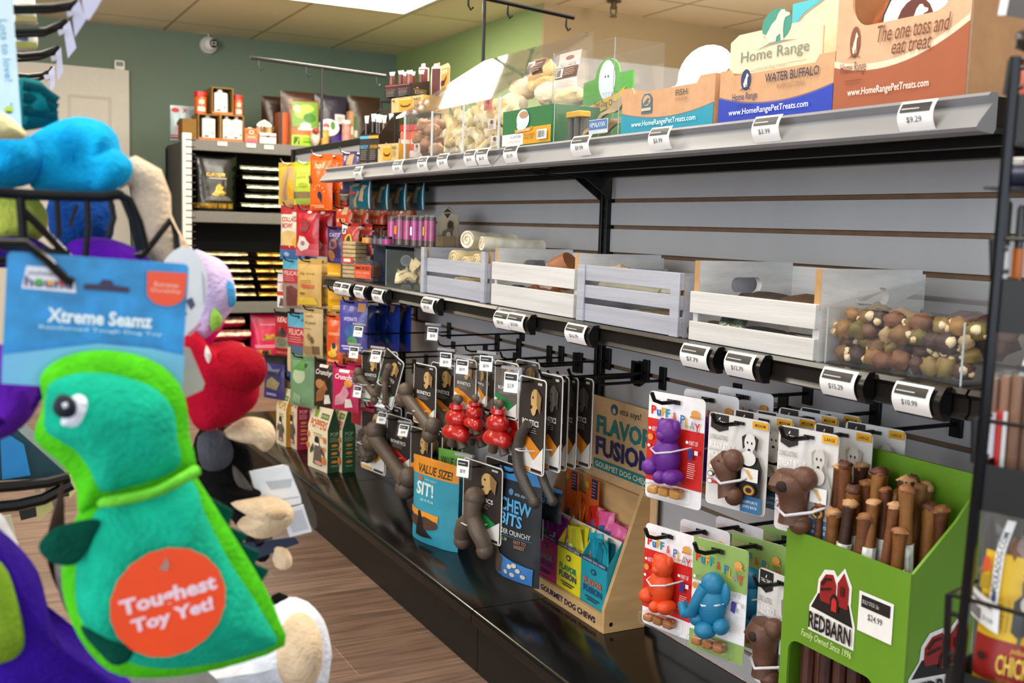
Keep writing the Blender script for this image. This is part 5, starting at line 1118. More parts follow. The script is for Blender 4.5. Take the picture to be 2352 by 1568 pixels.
# ---- snack boxes standing on the deck
def gable_box(px0, py0, px1, py1, X, label, front_col, side_col, ops, side_ops, yaw, d=.05, taper=.0):
    f = fit(px0, py0, px1, py1, X=X, yaw=yaw); H = f.t-DECKZ; w = f.w; hs = H*.66
    t = thing('gable_snack_box', label, 'snack box', (f.x, f.y, DECKZ+.001), f.th)
    b = MB(); fr = card(front_col)
    # front leans back to the ridge, sides pointed
    b.add([(-w/2, 0, 0), (w/2, 0, 0), (w/2, 0, hs), (-w/2, 0, hs), (w/2, d/2-.001, H), (-w/2, d/2-.001, H)], [(0, 1, 2, 3), (3, 2, 4, 5)], fr)
    b.add([(-w/2, d, 0), (w/2, d, 0), (w/2, d, hs), (-w/2, d, hs), (w/2, d/2+.001, H), (-w/2, d/2+.001, H)], [(1, 0, 3, 2), (2, 3, 5, 4), (5, 4, 4, 5)][:2], fr)
    b.add([(-w/2, d/2-.001, H), (w/2, d/2-.001, H), (w/2, d/2+.001, H), (-w/2, d/2+.001, H), (-w/2, 0, 0), (w/2, 0, 0), (w/2, d, 0), (-w/2, d, 0)], [(0, 1, 2, 3), (7, 6, 5, 4)], fr)
    def F(u, v, e):
        z = v*H; y = 0 if z <= hs else (z-hs)/(H-hs)*(d/2)
        return ((u-.5)*w, y-e, z)
    b.prints(ops, F, flat=False)
    b.build('box_body', t, angle=20)
    for sx in (-1, 1):
        q = MB(); x = sx*w/2; q.add([(x, 0, 0), (x, d, 0), (x, d, hs), (x, d/2, H), (x, 0, hs)], [(0, 1, 2, 3, 4) if sx > 0 else (4, 3, 2, 1, 0)], card(side_col))
        if sx > 0: q.prints(side_ops, lambda u, v, e: (w/2+e, u*d, v*H))
        q.build('gable_side', t, angle=20)
    return t
dogop = [('P', [(.30, .08), (.36, .30), (.42, .42), (.62, .42), (.70, .30), (.74, .08)], '#5f574c'), ('P', [(.30, .40), (.16, .30), (.14, .22), (.34, .30)], '#4a3f36'), ('P', [(.72, .40), (.86, .30), (.9, .22), (.70, .30)], '#4a3f36'), ('E', .5, .46, .11, .06, '#1f1b18'), ('R', .42, .38, .62, .42, '#e8ddc8'), ('E', .6, .12, .2, .03, '#c98a80')]
pop = lambda word, c: [('T', word, .1, .64, .92, .77, c, .03), ('R', .52, .80, .90, .88, '#3d4a2c'), ('R', .54, .815, .88, .865, '#8aa05c'), ('P', [(.2, .80), (.36, .80), (.38, .92), (.28, .96), (.2, .9)], '#7d9a2c'), ('E', .27, .94, .05, .03, '#2b2a20'), ('R', .3, .55, .75, .57, '#b99a6c'), ('R', .36, .51, .8, .53, '#b99a6c')]
kib = [('E', .08, .52, .06, .05, '#d0762a'), ('E', .9, .5, .07, .05, '#d0762a'), ('E', .06, .35, .06, .05, '#d0762a'), ('E', .88, .18, .10, .06, '#d0762a'), ('E', .9, .36, .05, .04, '#d0762a')]
sd = lambda c: [('T', 'POP', .2, .56, .8, .62, c, .01)]+lines(.15, .85, .54, 3, .025, c)+[('E', .5, .42, .25, .022, '#d08a3a'), ('R', .25, .36, .75, .37, c), ('E', .5, .30, .25, .022, '#d08a3a'), ('R', .25, .24, .75, .25, c), ('E', .5, .17, .25, .022, '#d08a3a'), ('R', .25, .1, .75, .11, c)]
gable_box(635, 893, 657, 1021, 1.075, 'cream snack box with amber orange side farthest along the deck', '#d9cba8', '#b07416', pop('POPS', '#c9952f')+dogop, sd('#d9a94c'), 6)
gable_box(661, 882, 682, 1046, 1.10, 'cream snack box with red side next to the amber one', '#cfc0a2', '#9c1a30', pop('POPS', '#b8452f')+dogop, sd('#e2b0b4'), 4)
gable_box(708, 931, 752, 1081, 1.082, 'cream dog snack box with green side at the front', '#dccfb0', '#24452a', pop('POPPERS', '#c2541e')+dogop+kib, sd('#9db88a'), 10)
gable_box(757, 930, 786, 1080, 1.135, 'second cream dog box with green side just behind', '#d3c5a6', '#24512e', pop('POPPERS', '#b8452f')+dogop+kib, sd('#9db88a'), 8)
# ================================================================ BLACK CHEW-TOY CARDS
NYL = rubber('#54463a'); NYLD = rubber('#433930')
GRY = rubber('#3d3731')
REDR = mat('glossy_red_rubber', '#b3140f', rough=.22, var=.12, vscale=60, bump=.4, bscale=120, coat=.4)
def toy_wish(w, h, m=NYL):
    b = MB(); r = w*.12
    b.tube([(0, -r, .34*h), (0, -r*1.3, .22*h), (0, -r*1.2, .08*h)], [r*1.15, r*1.05, r*1.1], m, 12)
    for s in (-1, 1): b.tube([(0, -r*1.2, .10*h), (s*w*.16, -r*1.5, -.03*h), (s*w*.25, -r*1.2, -.16*h), (s*w*.27, -r, -.26*h)], [r*1.0, r*1.0, r*.95, r*.9], m, 12)
    b.ell((0, -r, .36*h), r*1.25, m, 12, 8)
    for s in (-1, 1): b.ell((s*w*.27, -r, -.27*h), r*1.05, m, 12, 8)
    return b
def toy_bone(w, h, m=NYL, ang=-28):
    b = MB(); a = math.radians(ang); L = w*.62; d = Vector((math.cos(a), 0, math.sin(a)))*L
    c = Vector((0, -w*.16, 0)); bone_toy(b, c-d, c+d, w*.13, m)
    return b
def toy_ring(w, h, m=NYLD):
    b = MB(); n = 22; b.tube([(w*.30*math.cos(2*PI*i/n), -w*.18, h*.20*math.sin(2*PI*i/n)) for i in range(n)], w*.155, m, 10, closed=True)
    for i in range(11):
        a = 2*PI*i/11; b.ell((w*.36*math.cos(a), -w*.30, h*.235*math.sin(a)), w*.06, m, 8, 5)
    return b
def toy_stick(w, h, m=GRY):
    b = MB(); b.tube([(w*.05, -w*.13, .30*h), (-w*.22, -w*.15, .16*h), (-w*.34, -w*.16, -.02*h), (-w*.22, -w*.17, -.2*h), (w*.1, -w*.16, -.36*h), (w*.42, -w*.14, -.48*h)], [w*.12, w*.135, w*.14, w*.14, w*.14, w*.13], m, 12)
    b.ell((w*.44, -w*.14, -.49*h), w*.15, m, 12, 8); return b
def toy_red(parent, w, h, zc):
    b = MB(); r = w*.34
    prof = [(.20, r*.62), (.16, r*.72), (.145, r*.5), (.10, r*.95), (.03, r*1.05), (0, r*.8), (-.05, r*1.12), (-.10, r*1.25), (-.13, r*1.0)]
    b.loft([[(rr_*math.cos(2*PI*i/16)*(1+.15*(k > 5)), -w*.22+rr_*.75*math.sin(2*PI*i/16), zc+q*h*1.9) for i in range(16)] for k, (q, rr_) in enumerate(prof)], REDR)
    for s in (-1, 1): b.ell((s*r*.95, -w*.22, zc-.17*h), (r*.5, r*.55, r*.55), REDR, 12, 8)
    o = b.build('red_rubber_body', parent, angle=60)
    q = MB(); q.tube([(0, -w*.22, zc+.24*h), (0, -w*.22, zc+.36*h), (0, -w*.2, zc+.46*h)], [w*.09, w*.075, w*.11], NYL, 10); q.ell((-.06*w, -w*.2, zc+.47*h), w*.11, NYL, 10, 7); q.ell((.07*w, -w*.2, zc+.47*h), w*.11, NYL, 10, 7)
    q.build('nylon_bone', parent, angle=60); q = MB(); q.ell((0, -w*.2, zc-.18*h), w*.15, NYL, 10, 7)
    for s in (-1, 1): q.tube([(s*w*.1, -w*.2, zc-.18*h), (s*w*.22, -w*.18, zc-.34*h), (s*w*.27, -w*.17, zc-.42*h)], [w*.12, w*.12, w*.13], NYL, 10)
    q.build('nylon_bone', parent, angle=60)
def toy_card(box, X, yaw, label, w=None, acc='#d9831f', toy='bone', tz=-.5, roll=0.0, n=0, blab=None, grp=None, step=.052, name='BONETICS', hk=None, flip=None, header=None, up='#2b2420', dog=('#c7a267', '#8a6d45'), txt='$8.99', tscale=.88):
    f = fit(*box, X=X, yaw=yaw); w, h = w or f.w, f.h
    t = thing('chew_toy_card', label, 'chew toy', (f.x, f.y, f.t), f.th, grp)
    if roll: t.rotation_euler = (0, math.radians(roll), f.th)
    b = MB(); R = rr(w, h, .009, 4, -w/2, -h); b.prism(R, 0, .0012, card('#e9e6e0'))
    R2 = rr(w-.005, h-.005, .007, 4, -w/2+.0025, -h+.0025); b.add([(x, -.0005, z) for x, z in R2], [tuple(range(len(R2)))], card(up))
    R3 = rr(w-.003, h-.003, .008, 4, -w/2+.0015, -h+.0015); b.add([(x, .0017, z) for x, z in R3], [tuple(reversed(range(len(R3))))], card('#191513'))
    F = flat_F(w, h)
    b.prints([('P', [(.10, .08), (.5, .36), (.16, .42), (.03, .40), (.03, .08)], acc), ('P', [(.04, .02), (.96, .02), (.96, .30), (.62, .14), (.30, .28), (.04, .34)][0:6], '#dedcd6'), ('P', [(.30, .28), (.62, .14), (.86, .26), (.5, .36)], acc),
              ('R', .05, .025, .5, .06, acc), ('R', .55, .025, .93, .055, '#2a1719'), ('T', name, .20, .50, .80, .56, '#e4dfd6', .016)]+lines(.24, .76, .48, 3, .022, '#8e8a82')
             +[('E', .66, .78, .15, .11, dog[0]), ('E', .62, .70, .10, .09, dog[0]), ('P', [(.72, .90), (.90, .82), (.86, .64), (.74, .72)], dog[1]), ('E', .60, .80, .02, .014, '#17120f'), ('E', .55, .70, .035, .02, '#17120f'), ('R', .78, .94, .93, .965, '#bdb8ae'), ('R', .42, .955, .58, .985, '#0a0908')], F)
    b.build('backing_card', t)
    if toy == 'red': toy_red(t, w, h, tz*h)
    elif toy:
        q = {'bone': toy_bone, 'wish': toy_wish, 'ring': toy_ring, 'stick': toy_stick}[toy](w*tscale, h)
        q.v = [(x, y, z+tz*h) for x, y, z in q.v]; q.build('nylon_toy', t, angle=60)
        q = MB(); q.tube([(-w*.20, -.0005, tz*h+.02*h), (-w*.12, -w*.30, tz*h+.03*h), (w*.05, -w*.32, tz*h+.03*h), (w*.16, -.0005, tz*h+.02*h)], .0016, mat('clear_tie', '#c9ccd0', rough=.2), 6); q.build('plastic_tie', t)
    if header:
        q = MB(); q.prism(rr(w*.9, h*.34, .006, 3, -w*.45, -h*.36), -.012, -.011, BLISTER); q.build('clear_blister', t)
    if n: copies_behind(t, n, step, blab, grp, jit=.003, dyaw=3)
    hook(f.y, f.t-.006, X-.03 if not flip else X-.045, hk or 'long peg hook holding the '+' '.join(label.split()[:6]), flip=flip, txt=txt)
    return t
FL = lambda a=8: (.050, .044, a)
toy_card((830, 806, 873, 922), 1.05, 12, 'dark chew toy card hanging first by the blue bags, brown bone at its foot', acc='#1f7a3f', toy='bone', tz=-.68, n=1, blab='second dark bone card behind the first by the blue bags', grp='cards on the first peg', flip=FL(), roll=-3)
toy_card((884, 815, 930, 940), 1.04, 14, 'dark chew toy card swung at a slant with a wishbone chew', acc='#1f7a3f', toy='wish', tz=-.62, roll=22, flip=FL(20), n=0)
toy_card((950, 836, 1001, 976), 1.05, 10, 'upright card with yellow dog picture and large brown bone', acc='#d9831f', toy='bone', tz=-.78, n=4, step=.05, blab=['second bone card in the yellow dog row', 'third bone card in the yellow dog row', 'fourth bone card in the yellow dog row', 'last bone card in the yellow dog row'], grp='bone cards behind the yellow dog', tscale=1.15)
toy_card((1043, 822, 1093, 946), 1.05, 8, 'grey topped card holding a big glossy red rubber toy, leftmost', acc='#d9831f', toy='red', tz=-1.22, up='#57504a', header=True, n=1, step=.05, blab='second red rubber toy card behind the leftmost', grp='leftmost red toy cards', flip=FL(4))
toy_card((1092, 838, 1122, 930), 1.06, -8, w=.075, label= 'red rubber toy card seen nearly edge on between two others', acc='#d9831f', toy='red', tz=-1.30, up='#4d4844', header=True, flip=FL(4))
toy_card((1136, 830, 1190, 960), 1.05, 8, 'grey topped card with red rubber toy right beside the tall black cards', acc='#1f7a3f', toy='red', tz=-1.20, up='#5d564f', header=True, n=1, step=.05, blab='second red rubber toy card behind the right one', grp='right red toy cards', flip=FL(4))
toy_card((1190, 866, 1252, 1086), 1.045, 6, 'front tall black card with a long curved grey chew', acc='#d9831f', toy='stick', tz=-.78, grp='tall black cards', flip=(.05, .055, 4), txt='$12.99')
for k_, (a_, c_, d_) in enumerate([(1238, 1290, 1080), (1262, 1304, 1078), (1284, 1325, 1074), (1304, 1360, 1070)]):
    toy_card((a_, 858+2*k_, c_, d_), 1.075+.03*k_, 6, ['second', 'third', 'fourth', 'last'][k_]+' tall black card in the row right of the red toys', acc='#d9831f', toy='stick' if k_ == 0 else None, tz=-.80, grp='tall black cards', dog=('#6f6a62', '#4a453e'))
toy_card((830, 930, 886, 1083), 1.12, 10, 'lower black card with a knobbed tyre shaped chew', acc='#d9a02f', toy='ring', tz=-.58, n=1, blab='second knobbed tyre chew card behind', grp='tyre chew cards', tscale=.74)
toy_card((889, 956, 944, 1082), 1.14, 10, 'lower black card with red corner and angled brown bone', acc='#c8261c', toy='bone', tz=-.76, n=1, step=.06, blab='second red cornered card behind', grp='red cornered cards', flip=FL(18), tscale=1.3)
toy_card((943, 984, 991, 1128), 1.15, 10, 'lower black card mostly hidden by the orange topped teal pouch', acc='#d9831f', toy=None, n=3, step=.03, blab=['second lower card left of the red toys', 'third lower card left of the red toys', 'fourth lower card left of the red toys', 'last lower card left of the red toys'], grp='lower cards behind the pouch', flip=FL(18))
toy_card((1064, 1062, 1152, 1238), 1.06, 10, 'large black card with green corner and wishbone chew near deck', acc='#1c8a3c', toy='wish', tz=-.80, n=2, step=.055, blab=['second green cornered wishbone card', 'third green cornered wishbone card'], grp='green cornered wishbone cards', flip=(.05, .055, 4), tscale=1.1)
for k, (px, py, z_) in enumerate([(998, 797, 0), (878, 948, 0)]):
    p = ax(px, py, 1.06); hook(p.y, p.z+.03, 1.06, ['empty peg hook with label flap at the top of the card rows', 'peg hook with label flap over the tyre chew'][k], flip=FL(6))
# long bare hooks with back plates on the slat wall
for k, (px, py) in enumerate([(1140, 790), (1190, 800), (1260, 815), (1330, 832)]):
    p = ax(px, py, 1.305); hook(p.y, .672, 1.13+.02*k, 'long bare peg hook above the chew toy cards, number %s from the far end' % ['one', 'two', 'three', 'four'][k])
# pouches on the deck
def deck_pouch(box, X, yaw, col, ops, label, seal, d=.05, n=0, blab=None, grp=None, step=.05, fin=matte, z=DECKZ):
    f = fit(*box, X=X, yaw=yaw); f.b = z+.001; h = f.t-f.b
    r = pouch('treat_pouch', label, 'treat pouch', f, col, ops, d=d, hang=False, stand=True, seal=seal, hole=False, h=h, fin=fin, group=grp, seed=4.2)
    if n: copies_behind(r, n, step, blab, grp, jit=.0, dyaw=4)
    return r
sit = [('R', 0, .80, 1, .90, '#d98a1c'), ('T', 'VALUE SIZE!', .16, .82, .9, .92, '#2c2a24', .022), ('T', 'SIT!', .16, .56, .56, .72, '#cfe0dc', .03), ('E', .24, .755, .06, .028, '#b0603c'), ('T', 'etta says!', .34, .74, .62, .775, '#9fd0d0', .0, .2), ('P', [(.02, .32), (.4, .30), (.7, .30), (.7, .37), (.35, .38), (.02, .40)], '#d98f24'), ('E', .36, .25, .34, .075, '#4a3226'), ('P', [(.22, .08), (.28, .3), (.27, .38), (.33, .38), (.38, .28), (.44, .14), (.62, .10), (.4, .08)], '#151210'), ('T', 'etta', .3, .5, .6, .53, '#a9d6d6', .0)]
deck_pouch((950, 1056, 1053, 1250), 1.115, 14, '#2f8fa6', sit, 'teal pouch with orange VALUE SIZE top on the deck', '#d98a1c', d=.06)
sit2 = [('R', 0, .78, 1, .90, '#5f9e34'), ('T', 'VALUE SIZE!', .14, .82, .9, .92, '#26331c', .022)]+sit[2:]
deck_pouch((1006, 1034, 1075, 1215), 1.185, 24, '#1d7f9c', sit2, 'teal pouch with green VALUE SIZE top behind the orange topped one', '#5f9e34', d=.05, n=0)
chew_ops = [('E', .36, .80, .06, .028, '#3f78a6'), ('T', 'etta says!', .46, .77, .76, .81, '#8ab4d0', .0, .2), ('T', 'CHEW', .10, .62, .86, .74, '#4f9ed0', .025), ('T', 'BITS', .14, .50, .68, .61, '#4f9ed0', .025), ('T', 'TENDER CRUNCHY', .02, .42, .86, .465, '#c9ccc8', .006), ('T', 'FILL EM', .2, .36, .36, .39, '#7c9a4c', .006), ('T', 'EASY TO', .52, .36, .78, .39, '#b07a5c', .006), ('T', 'DIGEST', .54, .32, .76, .35, '#b07a5c', .006), ('R', .0, .405, .9, .41, '#3f6f96'), ('P', [(0, .03), (.92, .02), (.94, .17), (.55, .20), (.3, .22), (0, .26)], '#2f6fae'), ('P', [(0, .04), (.26, .06), (.3, .2), (.12, .27), (0, .27)], '#4a3c34')]+[('E', u, v, .05, .02, '#c9bfae') for u, v in ((.4, .09), (.55, .08), (.5, .15), (.68, .13), (.78, .09), (.6, .17))]
deck_pouch((1146, 1080, 1243, 1310), 1.10, 14, '#141a20', chew_ops, 'black pouch with blue lettering and blue top hanging over the deck', '#2f78b4', d=.05, z=.205)
deck_pouch((1242, 1118, 1290, 1200), 1.17, 8, '#12171c', chew_ops[:4], 'second black and blue pouch mostly hidden left of the pine display', '#2f78b4', d=.03, z=.34)
p = ax(1190, 1078, 1.10); hook(p.y, ax(1195, 1084, 1.1).z, 1.06, 'peg hook holding the black pouch with blue top')
# ================================================================ WOODEN COUNTER DISPLAY
PINE = mat('pine_board', '#c79f6b', rough=.6, var=.12, vscale=4, bump=.06, bscale=40, stretch=(2, 2, 9))
YN, YF = 1.83, 2.17; DXF, DXB = 1.188, 1.2915
dsp = thing('counter_display', 'pine counter display with tan lettered header card on the deck', 'display stand', (DXF, (YN+YF)/2, DECKZ+.0005), -PI/2)
DW_ = YF-YN; dd = DXB-DXF
zf = ay(1384, 1402, YN).z-DECKZ; zb_ = ay(1487, 1126, YN).z-DECKZ
prof = [(0, 0), (dd, 0), (dd, zb_), (dd*.84, zb_), (.0, zf)]
for nm, x0 in (('side_board', -DW_/2), ('side_board', DW_/2-.010)):
    b = MB(); b.loft([[(x0, y, z) for y, z in prof], [(x0+.010, y, z) for y, z in prof]], PINE)
    if x0 > 0: b.cyl((DW_/2+.0002, .018, .018), (DW_/2-.001, .018, .018), .005, BLACKM)
    b.build(nm, dsp, bevel=.001)
zl = .038
b = MB(); b.box((-DW_/2+.0102, 0, 0), (DW_/2-.0102, .009, zl), PINE)
b.prints([('R', .05, .30, .15, .80, '#1f6f76'), ('T', 'GOURMET DOG CHEWS', .18, .30, .93, .66, '#211f3c', .03)], lambda u, v, e: ((u-.5)*(DW_-.02), -e, v*zl)); b.build('front_board', dsp)
b = MB(); b.box((-DW_/2+.0102, .0092, .0), (DW_/2-.0102, dd, .006), PINE); b.build('base_board', dsp)
b = MB(); b.box((-DW_/2+.0102, dd-.008, .0062), (DW_/2-.0102, dd, zb_-.02), PINE); b.build('back_board', dsp)
fh = fit(1358, 905, 1505, 1060, X=1.30); ht = ax(1358, 902, 1.30).z-DECKZ
hc = MB(); hw = DW_*1.0
yc9 = (YN+YF)/2; hx0, hx1 = yc9-ax(1350, 980, 1.296).y, yc9-ax(1520, 980, 1.296).y; hc.box((hx0, dd+.0006, .02), (hx1, dd+.004, ht), card('#cfab7e'))
def Fh(u, v, e): return (hx0+u*(hx1-hx0), dd+.0006-e, ht*.55+v*ht*.45)
hc.prints([('E', .40, .90, .05, .06, '#1f5a6a'), ('E', .40, .885, .022, .03, '#cfab7e'), ('T', 'etta says!', .48, .85, .76, .94, '#3a342c', .0, .15), ('T', 'FLAVOR', .16, .60, .92, .80, '#1d7a78', .035), ('T', 'FUSION', .16, .36, .92, .57, '#262a62', .035), ('R', .14, .21, .96, .32, '#2a7c78'), ('T', 'GOURMET DOG CHEWS', .17, .235, .93, .295, '#e2d9c0', .012)], Fh)
hc.build('header_card', dsp)
DL = lambda x, y, z: dsp.matrix_basis @ Vector((x, y, z))
def small_packets(n, x0, x1, y, z, zs, cols, label, grp, spread=.012, hh=.075, ww=.034, seed=1):
    r_ = random.Random(seed); base = None
    for k in range(n):
        x = x0+(x1-x0)*(k+.5)/n; P = DL(x, y+r_.uniform(0, spread), z+r_.uniform(0, zs))
        f = Fit(); f.w = ww; f.h = hh; f.x, f.y, f.t, f.b = P.x, P.y, P.z+hh, P.z; f.th = -PI/2+r_.uniform(-.5, .5)
        c = cols[k % len(cols)]
        q = pouch('treat_packet', label, 'treat packet', f, c, [('R', .12, .3, .5, .62, r_.choice(['#1f5f86', '#c8632c', '#3a7a44', '#d9d4c2'])), ('R', .55, .2, .85, .5, r_.choice(['#2b5fa0', '#d06a2c', '#e6e2cc']))], d=.014, hang=False, stand=True, hole=False, group=grp, loc=(P.x, P.y, P.z))
        q.rotation_euler = (r_.uniform(-.30, .05), r_.uniform(-.3, .3), f.th)
def flavor_box(k, px0, px1, py0, py1, col, c1, c2, label, tip):
    w = (DW_-.024)/3*.98; x = -DW_/2+.0115+(k+.5)*(DW_-.023)/3; h = .132
    b = MB(); cm = card(col)
    t = thing('flavor_box', label, 'snack box', DL(x, .0115, .0068), -PI/2)
    t.rotation_euler = (0, 0, -PI/2)
    d = .036
    b.box((-w/2, 0, 0), (w/2, .0016, h), cm)
    b.prints([('R', 0, .93, 1, 1, '#22285c'), ('T', 'GOURMET DOG CHEWS', .06, .945, .94, .985, '#d9d9e2', .004), ('E', .5, .80, .10, .05, '#2b3a66'), ('E', .5, .80, .05, .028, col), ('T', 'FLAVOR', .14, .56, .86, .67, c1, .03), ('T', 'FUSION', .14, .43, .86, .54, c2, .03), ('R', .22, .35, .78, .37, '#28304c'), ('R', .3, .31, .7, .33, '#28304c'), ('R', .38, .10, .62, .22, c1)], lambda u, v, e: ((u-.5)*w, -e, v*h))
    b.build('front_wall', t)
    for sx in (-1, 1):
        q = MB(); xx = sx*(w/2-.0008); q.loft([[(xx-.0008, y_, z_) for y_, z_ in ((.0018, 0), (d, 0), (d, h+.05), (.0018, h))], [(xx+.0008, y_, z_) for y_, z_ in ((.0018, 0), (d, 0), (d, h+.05), (.0018, h))]], cm); q.build('side_wall', t)
    q = MB(); q.box((-w/2+.0018, d-.0016, .0), (w/2-.0018, d, h+.05), card('#e6ddcc')); q.build('back_wall', t)
    small_packets(8, x-w*.36, x+w*.36, .024, .070, .014, tip, ['magenta foil', 'yellow', 'teal'][k]+' treat packet in the '+['pink', 'yellow', 'teal'][k]+' box of the pine display', ['magenta', 'yellow', 'teal'][k]+' packets', spread=.008, hh=.105, ww=.044, seed=k+2)
flavor_box(0, 0, 0, 0, 0, '#b8246c', '#3aa08a', '#3a2a80', 'pink lettered box at the left of the pine display', ['#9c2c86', '#a83a94', '#7f2a7a'])
flavor_box(1, 0, 0, 0, 0, '#dfd21c', '#1f7a5a', '#2a3a6a', 'yellow lettered box in the middle of the pine display', ['#c9bd1e', '#b9b02a', '#d6c81c'])
flavor_box(2, 0, 0, 0, 0, '#1793a4', '#d9603a', '#22487c', 'teal lettered box at the right of the pine display', ['#1787a0', '#1f97aa', '#147a94'])
# upper tier: tray of orange, red and pink packets
UT = .17
t = thing('packet_tray', 'cream cardboard tray of orange and pink packets in the display', 'tray', DL(0, .0482, UT-.045), -PI/2)
b = MB(); w = DW_-.024; d = dd-.008-.0482-.001
b.box((-w/2, 0, 0), (w/2, .0015, .052), card('#e9dfd0')); b.build('front_wall', t); MB().box((-w/2, .0017, 0), (w/2, d, .0015), card('#e9dfd0')).build('base', t)
MB().box((-w/2+.002, .0, -.118), (w/2-.002, .0015, -.0003), card('#e9dfd0')).build('support', t)
small_packets(5, -w*.45, -w*.12, .058, UT-.040, .02, ['#d9681c', '#e07a24', '#c9581a'], 'orange treat packet in the upper tray of the pine display', 'orange packets', hh=.095, ww=.04, seed=21)
small_packets(4, -w*.10, w*.14, .058, UT-.040, .02, ['#c8281c', '#d9381f', '#b8221a'], 'red treat packet in the upper tray of the pine display', 'red packets', hh=.085, ww=.04, seed=22)
small_packets(4, w*.14, w*.44, .058, UT-.040, .016, ['#d9508c', '#c8408a', '#e06aa0'], 'pink treat packet in the upper tray of the pine display', 'pink packets', hh=.080, ww=.042, seed=23)
for k, (xx, lb) in enumerate([(-w*.34, 'left orange header tag with navy panel in the upper tray'), (-w*.06, 'right orange header tag with navy panel in the upper tray')]):
    q = thing('header_tag', lb, 'display card', DL(xx, .078, UT-.043), -PI/2)
    b = MB(); b.box((-.028, 0, 0), (.028, .001, .155), card('#d9601c')); b.prints([('R', .45, .72, .9, 1, '#23275c')]+lines(.5, .86, .96, 5, .045, '#c9884c')+[('E', .2, .9, .16, .05, '#c8a02c')], lambda u, v, e: (-.028+u*.056, -e, v*.155)); b.build('card', q)
